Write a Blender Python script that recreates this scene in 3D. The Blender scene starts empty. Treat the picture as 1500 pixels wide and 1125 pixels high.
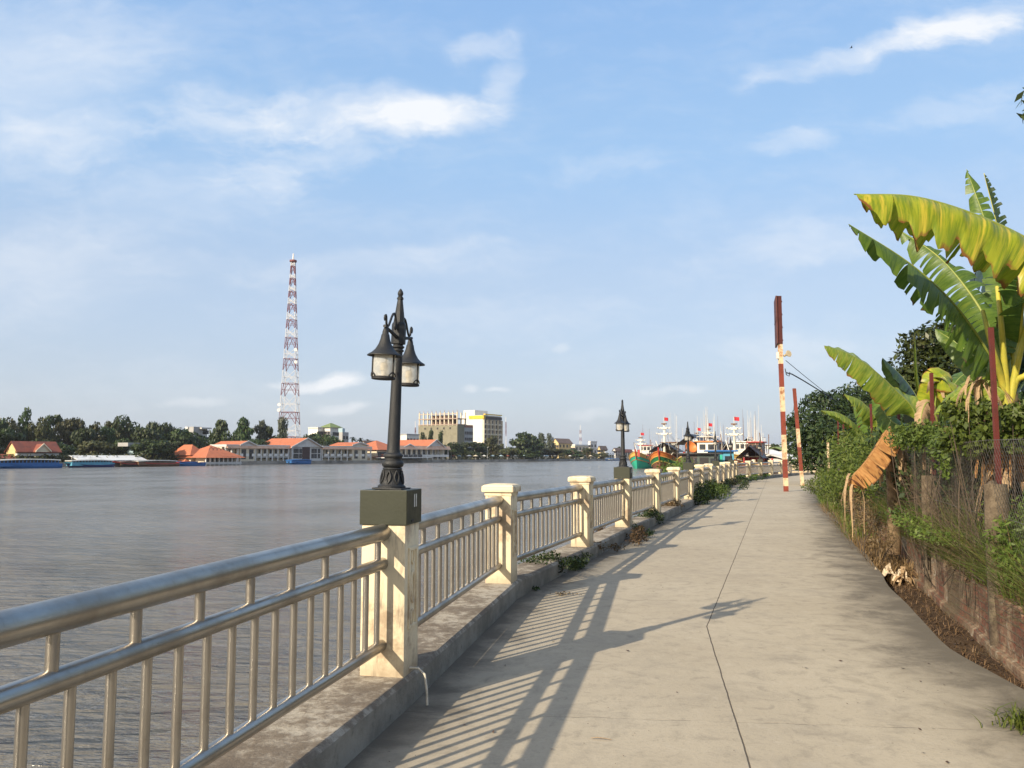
import bpy, bmesh, math, random
import numpy as np
from mathutils import Vector, Matrix

R = math.radians
PI = math.pi
scene = bpy.context.scene
COL = scene.collection
rnd = random.Random(7)

# ------------------------------------------------------------------ camera numbers (used to measure the place from the photograph)
F = 1200.0 / 1500.0            # focal length / image width
TH = math.atan(105.5 / 1200)   # camera pitch
EYE = 1.6
WATER = -1.8

def px(u, v, d):
    """world point at distance d (along +Y) that the photo shows at pixel u, v"""
    xc = (u - 750) / 1200; yc = (562.5 - v) / 1200
    den = math.cos(TH) - yc * math.sin(TH)
    return Vector((xc / den * d, d, EYE + (math.sin(TH) + yc * math.cos(TH)) / den * d))

def gp(u, v, z=0.0):
    p = px(u, v, 1.0)
    k = (z - EYE) / (p.z - EYE)
    return Vector((p.x * k, k, z))

# ------------------------------------------------------------------ objects
def tag(o, label=None, cat=None, group=None, kind=None):
    if label: o['label'] = label
    if cat: o['category'] = cat
    if group: o['group'] = group
    if kind: o['kind'] = kind
    return o

def empty(name, loc, label, cat, group=None, rz=0.0):
    o = bpy.data.objects.new(name, None)
    o.empty_display_size = 0.2
    COL.objects.link(o)
    o.location = loc; o.rotation_euler = (0, 0, rz)
    return tag(o, label, cat, group)

def children(o):
    return list(o.children)

def copy_tree(o, parent=None):
    c = o.copy(); COL.objects.link(c)
    if parent is not None: c.parent = parent
    for ch in list(o.children):
        copy_tree(ch, c)
    return c

class MB:
    """collects faces for ONE mesh object"""
    def __init__(s):
        s.v = []; s.f = []; s.m = []; s.uv = []; s.has_uv = False
    def add(s, vs, fs, mi=0, M=None, uvs=None):
        o = len(s.v)
        for p in vs:
            p = Vector(p)
            s.v.append(M @ p if M is not None else p)
        if uvs is not None: s.has_uv = True
        s.uv.extend(uvs if uvs is not None else [(0, 0)] * len(vs))
        for f in fs:
            s.f.append(tuple(i + o for i in f)); s.m.append(mi)
        return s
    def box(s, c, size, rz=0.0, mi=0, M=None):
        x, y, z = size[0] / 2, size[1] / 2, size[2] / 2
        vs = [(-x, -y, -z), (x, -y, -z), (x, y, -z), (-x, y, -z), (-x, -y, z), (x, -y, z), (x, y, z), (-x, y, z)]
        L = Matrix.Translation(Vector(c)) @ Matrix.Rotation(rz, 4, 'Z')
        if M is not None: L = M @ L
        return s.add(vs, [(3, 2, 1, 0), (4, 5, 6, 7), (0, 1, 5, 4), (1, 2, 6, 5), (2, 3, 7, 6), (3, 0, 4, 7)], mi, L)
    def bbox(s, c, size, bevel=0.01, rz=0.0, mi=0, M=None, seg=2):
        bm = bmesh.new()
        bmesh.ops.create_cube(bm, size=1.0)
        for v in bm.verts: v.co = Vector((v.co.x * size[0], v.co.y * size[1], v.co.z * size[2]))
        bmesh.ops.bevel(bm, geom=list(bm.edges), offset=bevel, segments=seg, affect='EDGES', profile=0.6)
        bm.verts.index_update()
        L = Matrix.Translation(Vector(c)) @ Matrix.Rotation(rz, 4, 'Z')
        if M is not None: L = M @ L
        s.add([v.co.copy() for v in bm.verts], [tuple(v.index for v in f.verts) for f in bm.faces], mi, L)
        bm.free(); return s
    def hexa(s, p, mi=0):
        """8 corners: 4 bottom (ccw), 4 top"""
        return s.add(p, [(3, 2, 1, 0), (4, 5, 6, 7), (0, 1, 5, 4), (1, 2, 6, 5), (2, 3, 7, 6), (3, 0, 4, 7)], mi)
    def tube(s, pts, rad, n=8, mi=0, M=None, caps=True):
        pts = [Vector(p) for p in pts]
        if not hasattr(rad, '__len__'): rad = [rad] * len(pts)
        vs = []; fs = []; prev = None
        for i, p in enumerate(pts):
            if i == 0: t = pts[1] - p
            elif i == len(pts) - 1: t = p - pts[i - 1]
            else: t = (pts[i + 1] - pts[i - 1])
            t = t.normalized() if t.length > 1e-9 else Vector((0, 0, 1))
            if prev is None:
                a = Vector((0, 0, 1)) if abs(t.z) < 0.9 else Vector((1, 0, 0))
                x = t.cross(a).normalized()
            else:
                x = prev - t * prev.dot(t)
                x = x.normalized() if x.length > 1e-6 else t.orthogonal().normalized()
            prev = x; y = t.cross(x)
            for k in range(n):
                a = 2 * PI * k / n
                vs.append(p + (x * math.cos(a) + y * math.sin(a)) * rad[i])
        for i in range(len(pts) - 1):
            for k in range(n):
                fs.append((i * n + k, i * n + (k + 1) % n, (i + 1) * n + (k + 1) % n, (i + 1) * n + k))
        if caps:
            fs.append(tuple(range(n))[::-1]); fs.append(tuple((len(pts) - 1) * n + k for k in range(n)))
        return s.add(vs, fs, mi, M)
    def lathe(s, prof, n=24, c=(0, 0, 0), mi=0, M=None, square=False):
        """prof: list of (r, z) from bottom to top"""
        vs = []; fs = []
        for r, z in prof:
            for k in range(n):
                a = 2 * PI * (k + (0.5 if square else 0)) / n
                vs.append((c[0] + r * math.cos(a), c[1] + r * math.sin(a), c[2] + z))
        for i in range(len(prof) - 1):
            for k in range(n):
                fs.append((i * n + k, i * n + (k + 1) % n, (i + 1) * n + (k + 1) % n, (i + 1) * n + k))
        fs.append(tuple(range(n))[::-1]); fs.append(tuple((len(prof) - 1) * n + k for k in range(n)))
        return s.add(vs, fs, mi, M)
    def ball(s, c, r, n=10, mi=0, M=None, sz=1.0):
        prof = [(max(1e-4, r * math.sin(PI * i / n)), -r * sz * math.cos(PI * i / n)) for i in range(n + 1)]
        return s.lathe(prof, n + 2, c, mi, M)
    def quad(s, a, b, c, d, mi=0, uvs=None):
        return s.add([a, b, c, d], [(0, 1, 2, 3)], mi, None, uvs)
    def build(s, name, mats, parent=None, smooth=False, angle=35, loc=None, base=None):
        me = bpy.data.meshes.new(name)
        vs = s.v
        if base is not None:
            b = Vector(base); vs = [p - b for p in vs]
        me.from_pydata([tuple(p) for p in vs], [], s.f)
        if not isinstance(mats, (list, tuple)): mats = [mats]
        for m in mats: me.materials.append(m)
        me.polygons.foreach_set('material_index', s.m)
        if s.has_uv:
            l = me.uv_layers.new(name='UVMap')
            idx = np.zeros(len(me.loops), dtype=np.int32); me.loops.foreach_get('vertex_index', idx)
            l.data.foreach_set('uv', np.array(s.uv, dtype=np.float32)[idx].ravel())
        if smooth:
            me.polygons.foreach_set('use_smooth', [True] * len(me.polygons))
            me.update()
            try: me.set_sharp_from_angle(angle=R(angle))
            except Exception: pass
        me.update()
        return link(name, me, parent, base if base is not None else loc)

def link(name, me, parent=None, loc=None):
    o = bpy.data.objects.new(name, me)
    COL.objects.link(o)
    if parent is not None: o.parent = parent
    if loc is not None: o.location = loc
    return o

def mesh_np(name, verts, nper, mat):
    """verts: (F*nper, 3) array, each nper in a row one face"""
    me = bpy.data.meshes.new(name)
    nv = len(verts); nf = nv // nper
    me.vertices.add(nv); me.vertices.foreach_set('co', np.asarray(verts, dtype=np.float32).ravel())
    me.loops.add(nv); me.loops.foreach_set('vertex_index', np.arange(nv, dtype=np.int32))
    me.polygons.add(nf)
    me.polygons.foreach_set('loop_start', np.arange(0, nv, nper, dtype=np.int32))
    for m in (mat if isinstance(mat, (list, tuple)) else [mat]): me.materials.append(m)
    me.update(calc_edges=True)
    return me

def unit(a):
    return a / np.maximum(np.linalg.norm(a, axis=1, keepdims=True), 1e-9)

def leaves(name, c, size, mat, rng, bias=None, spread=0.8, asp=0.45, droop=0.0):
    """a mesh of diamond leaves at points c"""
    n = len(c)
    nr = rng.normal(size=(n, 3)) * spread
    if bias is not None: nr = nr + bias
    nr = unit(nr)
    t = rng.normal(size=(n, 3)); t[:, 2] -= droop
    t = unit(t - nr * np.sum(t * nr, axis=1, keepdims=True))
    b = np.cross(nr, t)
    s = np.broadcast_to(np.asarray(size, dtype=float).reshape(-1, 1), (n, 1))
    v = np.stack([c + t * s, c + b * s * asp + t * s * 0.1, c - t * s * 0.8, c - b * s * asp + t * s * 0.1], axis=1)
    return mesh_np(name, v.reshape(-1, 3), 4, mat)

def lobe_points(rng, lobes, n, shell=0.6):
    """lobes: [(cx,cy,cz, rx,ry,rz)] -> points in the outer shell and outward directions"""
    L = np.array(lobes, dtype=float)
    w = L[:, 3] * L[:, 4] + L[:, 3] * L[:, 5]
    k = rng.choice(len(L), size=n, p=w / w.sum())
    d = unit(rng.normal(size=(n, 3)))
    r = shell + (1.08 - shell) * rng.random((n, 1)) ** 0.7
    return L[k, :3] + d * r * L[k, 3:], d

# ------------------------------------------------------------------ materials
MATS = {}
class NB:
    def __init__(s, name):
        m = bpy.data.materials.new(name); m.use_nodes = True
        s.m = m; s.t = m.node_tree; s.t.nodes.clear()
        s.out = s.n('ShaderNodeOutputMaterial')
    def n(s, typ, **kw):
        nd = s.t.nodes.new(typ)
        for k, v in kw.items(): setattr(nd, k, v)
        return nd
    def l(s, a, b): s.t.links.new(a, b)
    def coord(s, kind='Object', scale=None):
        tc = s.n('ShaderNodeTexCoord')
        o = tc.outputs[kind]
        if scale is not None:
            mp = s.n('ShaderNodeMapping'); mp.inputs['Scale'].default_value = scale if hasattr(scale, '__len__') else (scale,) * 3
            s.l(o, mp.inputs[0]); o = mp.outputs[0]
        return o
    def pos(s, scale=None):
        o = s.n('ShaderNodeNewGeometry').outputs['Position']
        if scale is not None:
            mp = s.n('ShaderNodeMapping'); mp.inputs['Scale'].default_value = scale if hasattr(scale, '__len__') else (scale,) * 3
            s.l(o, mp.inputs[0]); o = mp.outputs[0]
        return o
    def noise(s, vec, scale, detail=6, rough=0.6, dist=0.0):
        nd = s.n('ShaderNodeTexNoise'); nd.inputs['Scale'].default_value = scale
        nd.inputs['Detail'].default_value = detail; nd.inputs['Roughness'].default_value = rough
        nd.inputs['Distortion'].default_value = dist
        s.l(vec, nd.inputs['Vector']); return nd.outputs['Fac']
    def ramp(s, fac, lo, hi, a=0.0, b=1.0):
        nd = s.n('ShaderNodeMapRange', interpolation_type='SMOOTHSTEP')
        nd.inputs['From Min'].default_value = lo; nd.inputs['From Max'].default_value = hi
        nd.inputs['To Min'].default_value = a; nd.inputs['To Max'].default_value = b
        s.l(fac, nd.inputs['Value']); return nd.outputs[0]
    def math(s, op, a, b=None, c=None):
        nd = s.n('ShaderNodeMath', operation=op)
        for i, x in enumerate((a, b, c)):
            if x is None: continue
            if hasattr(x, 'is_output'): s.l(x, nd.inputs[i])
            else: nd.inputs[i].default_value = x
        return nd.outputs[0]
    def mix(s, fac, a, b, blend='MIX'):
        nd = s.n('ShaderNodeMix', data_type='RGBA', blend_type=blend)
        for sock, x in ((nd.inputs[0], fac), (nd.inputs[6], a), (nd.inputs[7], b)):
            if hasattr(x, 'is_output'): s.l(x, sock)
            elif hasattr(x, '__len__'): sock.default_value = (*x[:3], 1)
            else: sock.default_value = x
        return nd.outputs[2]
    def bump(s, h, strength=0.3, dist=0.01, normal=None):
        nd = s.n('ShaderNodeBump'); nd.inputs['Strength'].default_value = strength; nd.inputs['Distance'].default_value = dist
        s.l(h, nd.inputs['Height'])
        if normal is not None: s.l(normal, nd.inputs['Normal'])
        return nd.outputs[0]
    def bsdf(s, col, rough=0.6, metal=0.0, normal=None, spec=0.5, **kw):
        b = s.n('ShaderNodeBsdfPrincipled')
        for key, x in (('Base Color', col), ('Roughness', rough), ('Metallic', metal)):
            if hasattr(x, 'is_output'): s.l(x, b.inputs[key])
            elif hasattr(x, '__len__'): b.inputs[key].default_value = (*x[:3], 1)
            else: b.inputs[key].default_value = x
        b.inputs['Specular IOR Level'].default_value = spec
        if normal is not None: s.l(normal, b.inputs['Normal'])
        for k, v in kw.items(): b.inputs[k.replace('_', ' ')].default_value = v
        return b.outputs[0]
    def done(s, sh):
        s.l(sh, s.out.inputs['Surface']); return s.m

def paint(name, c, c2=None, rough=0.55, scale=3.0, lo=0.45, hi=0.7, bump=0.15, metal=0.0, spec=0.4):
    """painted or plain surface with uneven wear; c2 = wear colour"""
    if name in MATS: return MATS[name]
    b = NB(name); v = b.coord('Object')
    n1 = b.noise(v, scale, 8, 0.65); n2 = b.noise(v, scale * 9, 4, 0.6)
    c2 = c2 or tuple(x * 0.6 for x in c)
    f = b.ramp(b.math('ADD', b.math('MULTIPLY', n1, 0.75), b.math('MULTIPLY', n2, 0.25)), lo, hi)
    col = b.mix(f, c, c2)
    MATS[name] = b.done(b.bsdf(col, b.ramp(n1, 0.3, 0.7, rough - 0.08, rough + 0.12), metal, b.bump(n2, bump, 0.01), spec))
    return MATS[name]

def foliage(name, a, bcol, c, trans=0.25, rough=0.5, nscale=0.6):
    """leaf colours: two greens by leaf, a third by patch of the crown"""
    b = NB(name)
    isl = b.n('ShaderNodeNewGeometry').outputs['Random Per Island']
    oi = b.n('ShaderNodeObjectInfo').outputs['Random']
    n = b.noise(b.coord('Object'), nscale, 3, 0.6)
    col = b.mix(b.ramp(isl, 0.1, 0.95), a, bcol)
    col = b.mix(b.ramp(n, 0.5, 0.72, 0, 0.75), col, c)
    hs = b.n('ShaderNodeHueSaturation'); b.l(col, hs.inputs['Color'])
    b.l(b.ramp(oi, 0, 1, 0.75, 1.2), hs.inputs['Value']); b.l(b.ramp(oi, 0, 1, 0.485, 0.512), hs.inputs['Hue'])
    col = hs.outputs[0]
    s1 = b.bsdf(col, rough, 0, None, 0.3)
    t = b.n('ShaderNodeBsdfTranslucent'); b.l(col, t.inputs[0])
    mx = b.n('ShaderNodeMixShader'); mx.inputs[0].default_value = trans
    b.l(s1, mx.inputs[1]); b.l(t.outputs[0], mx.inputs[2])
    MATS[name] = b.done(mx.outputs[0]); return MATS[name]
# ------------------------------------------------------------------ camera
cam = bpy.data.cameras.new('camera'); cam.sensor_width = 36; cam.sensor_fit = 'HORIZONTAL'; cam.lens = 36 * F
cam.clip_start = 0.05; cam.clip_end = 20000
co = bpy.data.objects.new('camera', cam); COL.objects.link(co)
co.location = (0, 0, EYE); co.rotation_euler = (PI / 2 + TH, 0, 0)
scene.camera = co

# ------------------------------------------------------------------ sun and sky
SUN_EL = R(27.0)
SD = Vector((-0.68, -0.733, 0)).normalized() * math.cos(SUN_EL) + Vector((0, 0, math.sin(SUN_EL)))   # towards the sun
sl = bpy.data.lights.new('sun', 'SUN'); sl.energy = 4.95; sl.angle = R(0.55); sl.color = (1.0, 0.86, 0.66)
so = bpy.data.objects.new('sun', sl); COL.objects.link(so)
so.rotation_euler = (-SD).to_track_quat('-Z', 'Y').to_euler(); so.location = (0, 0, 50)

w = bpy.data.worlds.new('World'); scene.world = w; w.use_nodes = True
wt = w.node_tree; wt.nodes.clear()
class WB(NB):
    def __init__(s, t): s.t = t
b = WB(wt)
out = b.n('ShaderNodeOutputWorld'); bg = b.n('ShaderNodeBackground')
sky = b.n('ShaderNodeTexSky'); sky.sky_type = 'NISHITA'; sky.sun_disc = False
sky.sun_elevation = SUN_EL; sky.sun_rotation = math.atan2(SD.x, SD.y)
sky.altitude = 0; sky.air_density = 1.0; sky.dust_density = 1.6; sky.ozone_density = 1.4
d = b.n('ShaderNodeTexCoord').outputs['Generated']
sep = b.n('ShaderNodeSeparateXYZ'); b.l(d, sep.inputs[0])
X, Y, Z = sep.outputs
ay = b.math('MAXIMUM', b.math('ABSOLUTE', Y), 0.12)
cmb = b.n('ShaderNodeCombineXYZ'); b.l(b.math('DIVIDE', X, ay), cmb.inputs[0]); b.l(b.math('DIVIDE', Z, ay), cmb.inputs[1]); b.l(b.math('MULTIPLY', b.math('SIGN', Y), 3.0), cmb.inputs[2])
P = cmb.outputs[0]
warp = b.n('ShaderNodeTexNoise'); warp.inputs['Scale'].default_value = 7; warp.inputs['Detail'].default_value = 5
b.l(P, warp.inputs['Vector'])
wv = b.n('ShaderNodeVectorMath', operation='MULTIPLY_ADD'); b.l(warp.outputs['Color'], wv.inputs[0])
wv.inputs[1].default_value = (0.10, 0.07, 0); wv.inputs[2].default_value = (-0.05, -0.035, 0)
wa = b.n('ShaderNodeVectorMath', operation='ADD'); b.l(wv.outputs[0], wa.inputs[0]); b.l(P, wa.inputs[1])
PW = wa.outputs[0]
ms = b.n('ShaderNodeMapping'); ms.inputs['Scale'].default_value = (1.0, 2.6, 1); ms.inputs['Rotation'].default_value = (0, 0, R(-14)); b.l(PW, ms.inputs[0])
tex = b.noise(ms.outputs[0], 5.5, 8, 0.62)
fine = b.noise(ms.outputs[0], 22, 5, 0.6)
texture = b.math('ADD', b.math('MULTIPLY', tex, 0.88), b.math('MULTIPLY', fine, 0.12))

def cloud_dir(u, v):
    p = px(u, v, 1.0); return (p.x, p.z - EYE)

total = None
# centre u, v, half sizes, rotation (deg, up to the right positive), strength, how much the wisps break it
for (u, v, ru, rv, rot, st, sharp) in [
        (520, 160, 320, 60, 3, 0.60, 0.6), (640, 162, 180, 48, 5, 0.80, 0.45), (738, 115, 50, 90, -8, 0.60, 0.6), (700, 66, 90, 34, 12, 0.45, 0.7),
        (470, 215, 260, 75, 14, 0.40, 1.0), (330, 175, 220, 70, 0, 0.34, 1.0),
        (1290, 75, 340, 36, 13.5, 0.62, 0.7), (1420, 38, 230, 52, 16, 0.55, 0.9), (1165, 212, 110, 32, 6, 0.36, 0.9), (1380, 160, 200, 40, 14, 0.22, 1.0),
        (40, 110, 340, 230, 0, 0.48, 0.35), (120, 200, 180, 80, 0, 0.25, 0.7), (60, 400, 320, 130, 0, 0.22, 0.4), (250, 290, 320, 130, 10, 0.20, 0.6),
        (560, 390, 330, 46, 5, 0.34, 0.8), (880, 250, 260, 34, 7, 0.16, 1.0), (1180, 360, 300, 60, 8, 0.26, 1.0),
        (462, 556, 80, 15, 0, 0.75, 0.7), (500, 552, 42, 17, 0, 0.75, 0.55), (500, 592, 50, 15, 0, 0.55, 0.9), (680, 568, 32, 14, 0, 0.65, 0.7),
        (725, 574, 44, 10, 0, 0.65, 0.8), (275, 590, 80, 14, 0, 0.32, 0.9), (825, 507, 26, 11, 0, 0.35, 0.9), (1010, 568, 80, 12, 0, 0.40, 0.9),
        (880, 603, 60, 11, 0, 0.45, 0.9), (1150, 500, 220, 50, 6, 0.22, 1.0), (760, 470, 300, 60, 4, 0.20, 1.0)]:
    cx, cy = cloud_dir(u, v)
    mp = b.n('ShaderNodeMapping', vector_type='TEXTURE')
    mp.inputs['Location'].default_value = (cx, cy, 3.0); mp.inputs['Rotation'].default_value = (0, 0, R(rot))
    mp.inputs['Scale'].default_value = (ru / 1200, rv / 1200, 1)
    b.l(PW, mp.inputs[0])
    ln = b.n('ShaderNodeVectorMath', operation='LENGTH'); b.l(mp.outputs[0], ln.inputs[0])
    core = b.ramp(ln.outputs['Value'], 0.0, 1.1, 1.0, 0.0)
    br_ = b.math('ADD', core, b.math('MULTIPLY', b.math('SUBTRACT', texture, 0.52), sharp * 2.6))
    m = b.math('MULTIPLY', b.math('MULTIPLY', b.ramp(br_, 0.05, 1.15), b.ramp(core, 0.0, 0.45)), st * 0.85)
    total = m if total is None else b.math('ADD', total, m)
veil = b.math('MULTIPLY', b.ramp(texture, 0.40, 0.78), 0.16)      # thin high cirrus everywhere
total = b.math('MINIMUM', b.math('ADD', total, veil), 0.93)
# the clear sky: the sky texture under a pale humid haze, whiter on the side of the sun
def rgb(c):
    nd = b.n('ShaderNodeRGB'); nd.outputs[0].default_value = (*c, 1); return nd.outputs[0]
air = rgb((2.75, 3.10, 3.65))
for (lo, hi, c) in ((0.02, 0.20, (2.50, 3.12, 4.05)), (0.18, 0.36, (1.85, 2.95, 4.45)), (0.34, 0.56, (1.48, 2.60, 4.45)), (0.6, 0.95, (0.95, 2.0, 4.1))):
    air = b.mix(b.ramp(Z, lo, hi), air, c)
dt = b.n('ShaderNodeVectorMath', operation='DOT_PRODUCT'); b.l(d, dt.inputs[0]); dt.inputs[1].default_value = tuple(SD)
air = b.mix(b.ramp(dt.outputs['Value'], -0.1, 0.95, 0, 0.9), air, (4.6, 4.1, 3.4))
skyc = b.mix(0.8, sky.outputs[0], air)
CLOUD = (4.75, 4.85, 5.0)
colr = b.mix(total, skyc, CLOUD)
b.l(colr, bg.inputs['Color']); bg.inputs['Strength'].default_value = 0.15
b.l(bg.outputs[0], out.inputs['Surface'])

scene.view_settings.view_transform = 'Standard'; scene.view_settings.look = 'None'
scene.view_settings.exposure = 0.45; scene.view_settings.gamma = 1.0
scene.cycles.max_bounces = 6; scene.cycles.transparent_max_bounces = 12; scene.cycles.caustics_reflective = False; scene.cycles.caustics_refractive = False
# ------------------------------------------------------------------ the line of the railing posts and of the path
POSTS = [Vector((-1.57, 1.88)), Vector((-0.81, 5.55)), Vector((-0.12, 9.4)), Vector((1.11, 13.1)), Vector((2.24, 16.6)), Vector((3.45, 20.1)), Vector((4.65, 23.65))]
for i in range(8): POSTS.append(POSTS[-1] + Vector((1.175, 3.53)))
for i in range(5): POSTS.append(POSTS[-1] + Vector((1.78, 3.25)))
for s in ((2.6, 2.6), (3.2, 1.8), (3.4, 1.2), (3.5, 0.9)): POSTS.append(POSTS[-1] + Vector(s))
KERB_Z = 0.19

def interp(y, tab):
    for (a, xa), (c, xc) in zip(tab, tab[1:]):
        if y <= c: return xa + (xc - xa) * (y - a) / (c - a)
    return tab[-1][1]

def offset_line(pts, off):
    out = []
    for i, p in enumerate(pts):
        a = pts[max(0, i - 1)]; c = pts[min(len(pts) - 1, i + 1)]
        t = (c - a).normalized(); out.append(p + Vector((t.y, -t.x)) * off)
    return out
LINE = [POSTS[0] + (POSTS[0] - POSTS[1]) * 2] + POSTS
BANK = [Vector((-2.6, -60.0))] + LINE
K_IN = offset_line(LINE, 0.18); K_OUT = offset_line(LINE, -0.27)
LEFT_TAB = [(p.y, p.x) for p in K_IN]
RIGHT_TAB = [(-5, 0.3), (3.0, 2.86), (4.4, 3.27), (5.6, 3.50), (6.9, 3.63), (7.2, 3.70), (8.9, 4.24), (11.1, 4.95), (15.7, 6.45), (20.9, 8.3), (28, 10.5), (35.5, 13.1), (42, 15.8), (50, 19.5), (56, 25), (60, 36), (63, 60), (74, 62)]
JOINT_TAB = [(-5, 0.25), (4.2, 1.2), (7.87, 1.83), (60, 18.6), (80, 26)]

# ------------------------------------------------------------------ concrete path
b = NB('path_concrete')
v = b.pos()
uvn = b.n('ShaderNodeUVMap'); us = b.n('ShaderNodeSeparateXYZ'); b.l(uvn.outputs[0], us.inputs[0])
big = b.noise(v, 0.55, 7, 0.62); mid = b.noise(v, 2.2, 8, 0.66, 0.4); fin = b.noise(v, 38, 6, 0.7)
stretch = b.noise(b.pos((0.8, 0.8, 1)), 1.4, 7, 0.62, 1.2)
col = b.mix(b.ramp(big, 0.32, 0.68), (0.39, 0.338, 0.252), (0.45, 0.395, 0.298))
col = b.mix(b.ramp(mid, 0.46, 0.72, 0, 0.65), col, (0.31, 0.272, 0.21))
m7 = b.noise(v, 6.5, 8, 0.7, 0.6)
col = b.mix(b.ramp(m7, 0.49, 0.68, 0, 0.42), col, (0.22, 0.195, 0.155))
col = b.mix(b.ramp(m7, 0.44, 0.30, 0, 0.35), col, (0.50, 0.45, 0.36))
col = b.mix(b.ramp(stretch, 0.54, 0.68, 0, 0.4), col, (0.30, 0.265, 0.21))
col = b.mix(b.ramp(fin, 0.50, 0.78, 0, 0.6), col, (0.24, 0.21, 0.17))
# dark damp growth along both edges, broken up by its own patches (UV y: distance from the nearer edge)
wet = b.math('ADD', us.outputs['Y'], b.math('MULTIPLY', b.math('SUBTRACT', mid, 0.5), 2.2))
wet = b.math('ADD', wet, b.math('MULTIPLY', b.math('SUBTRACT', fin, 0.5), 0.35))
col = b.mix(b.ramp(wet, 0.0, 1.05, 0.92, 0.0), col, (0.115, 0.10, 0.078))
pits = b.n('ShaderNodeTexVoronoi'); pits.inputs['Scale'].default_value = 9; b.l(b.pos(), pits.inputs['Vector'])
col = b.mix(b.math('MULTIPLY', b.ramp(pits.outputs['Distance'], 0.03, 0.07, 1, 0), b.ramp(big, 0.45, 0.6)), col, (0.12, 0.10, 0.08))
# cut joints: one down the middle, one across every few metres
wob = b.noise(v, 3.0, 4, 0.6)
jl = b.math('ABSOLUTE', b.math('ADD', us.outputs['X'], b.math('MULTIPLY', b.math('SUBTRACT', wob, 0.5), 0.018)))
jm = b.ramp(jl, 0.0025, 0.0065, 1, 0)
py = b.n('ShaderNodeSeparateXYZ'); b.l(v, py.inputs[0])
jy = b.math('ADD', b.math('SUBTRACT', py.outputs['Y'], b.math('MULTIPLY', py.outputs['X'], -0.10)), b.math('MULTIPLY', b.math('SUBTRACT', wob, 0.5), 0.10))
jy = b.math('PINGPONG', b.math('ADD', jy, 3.16), 2.1)
jx = b.math('MULTIPLY', b.ramp(jy, 0.002, 0.008, 1, 0), b.ramp(mid, 0.42, 0.62, 0.05, 0.55))
jj = b.math('MAXIMUM', jm, jx)
col = b.mix(b.math('MULTIPLY', jj, 0.9), col, (0.075, 0.06, 0.045))
h = b.math('SUBTRACT', b.math('ADD', b.math('MULTIPLY', mid, 0.5), b.math('MULTIPLY', fin, 0.45)), b.math('MULTIPLY', jj, 0.8))
M_PATH = b.done(b.bsdf(col, 0.85, 0, b.bump(h, 0.55, 0.012), 0.25))
mb = MB(); ys = []
y = -5.0
while y < 74: ys.append(y); y += 0.3 if y < 14 else (0.8 if y < 40 else 1.6)
NL = 14
idx = []
for y in ys:
    xl, xr, xj = interp(y, LEFT_TAB), interp(y, RIGHT_TAB), interp(y, JOINT_TAB)
    if y > 8: xr += 0.03 * math.sin(y * 1.1) + 0.012 * math.sin(y * 2.9)
    row = []
    for k in range(NL + 1):
        t = k / NL; x = xl - 0.05 + (xr - xl + 0.05) * t
        row.append(len(mb.v)); mb.v.append(Vector((x, y, 0.0))); mb.uv.append((x - xj, min((x - xl) * 2.1, xr - x)))
    row.append(len(mb.v)); mb.v.append(Vector((xr + 0.02, y, -0.26))); mb.uv.append((xr - xj, 0))
    idx.append(row)
mb.has_uv = True
for a, c in zip(idx, idx[1:]):
    for k in range(NL + 1): mb.f.append((a[k], a[k + 1], c[k + 1], c[k])); mb.m.append(0)
tag(mb.build('path', M_PATH), 'long concrete riverside path with a dark joint down its middle', 'path', None, 'structure')

# ------------------------------------------------------------------ near bank, garden soil, far bank, river
b = NB('soil'); v = b.pos()
n1 = b.noise(v, 1.5, 8, 0.7); n2 = b.noise(v, 22, 6, 0.7)
col = b.mix(b.ramp(n1, 0.35, 0.65), (0.06, 0.04, 0.027), (0.11, 0.075, 0.048))
col = b.mix(b.ramp(n2, 0.55, 0.75, 0, 0.7), col, (0.22, 0.15, 0.085))
M_SOIL = b.done(b.bsdf(col, 0.95, 0, b.bump(b.math('ADD', n1, n2), 0.9, 0.04), 0.15))
b = NB('garden_ground'); v = b.pos()
n1 = b.noise(v, 0.7, 8, 0.7); n2 = b.noise(v, 14, 6, 0.7)
col = b.mix(b.ramp(n1, 0.4, 0.6), (0.055, 0.07, 0.025), (0.12, 0.09, 0.05))
col = b.mix(b.ramp(n2, 0.5, 0.75, 0, 0.6), col, (0.16, 0.13, 0.07))
M_GARDEN = b.done(b.bsdf(col, 0.95, 0, b.bump(n2, 0.8, 0.04), 0.15))

def wall_x(y): return 4.07 + 0.32 * (y - 6.5)
bank_pts = [(p.x, p.y) for p in offset_line(BANK, -0.1)]
lx, ly = bank_pts[-1]
last14 = POSTS[19]
shore_near = bank_pts[:21] + [(27, 84), (36, 115), (54, 170), (78, 250), (150, 500), (330, 1100), (1500, 5000)]
mb = MB()
n = len(shore_near)
for (x, y) in shore_near: mb.v.append(Vector((x, y, -0.22)))
for (x, y) in shore_near: mb.v.append(Vector((x + 6000, y, -0.22)))
for (x, y) in shore_near: mb.v.append(Vector((x, y, -4.2)))
mb.uv = [(0, 0)] * len(mb.v)
for i in range(n - 1):
    mb.f.append((i, n + i, n + i + 1, i + 1)); mb.m.append(0)
    mb.f.append((i, i + 1, 2 * n + i + 1, 2 * n + i)); mb.m.append(0)
tag(mb.build('near_bank', M_SOIL), 'bare brown soil of the near river bank', 'ground', None, 'structure')
mb = MB()
gy = [-6, -3, 2, 4, 7, 10, 13, 17, 22, 28, 34]
for a, c in zip(gy, gy[1:]):
    mb.quad((wall_x(a) + 0.12, a, 0.12), (wall_x(a) + 45, a, 0.2), (wall_x(c) + 45, c, 0.2), (wall_x(c) + 0.12, c, 0.12))
tag(mb.build('garden_ground', M_GARDEN), 'grassy garden soil behind the low brick wall', 'ground', None, 'structure')

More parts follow.
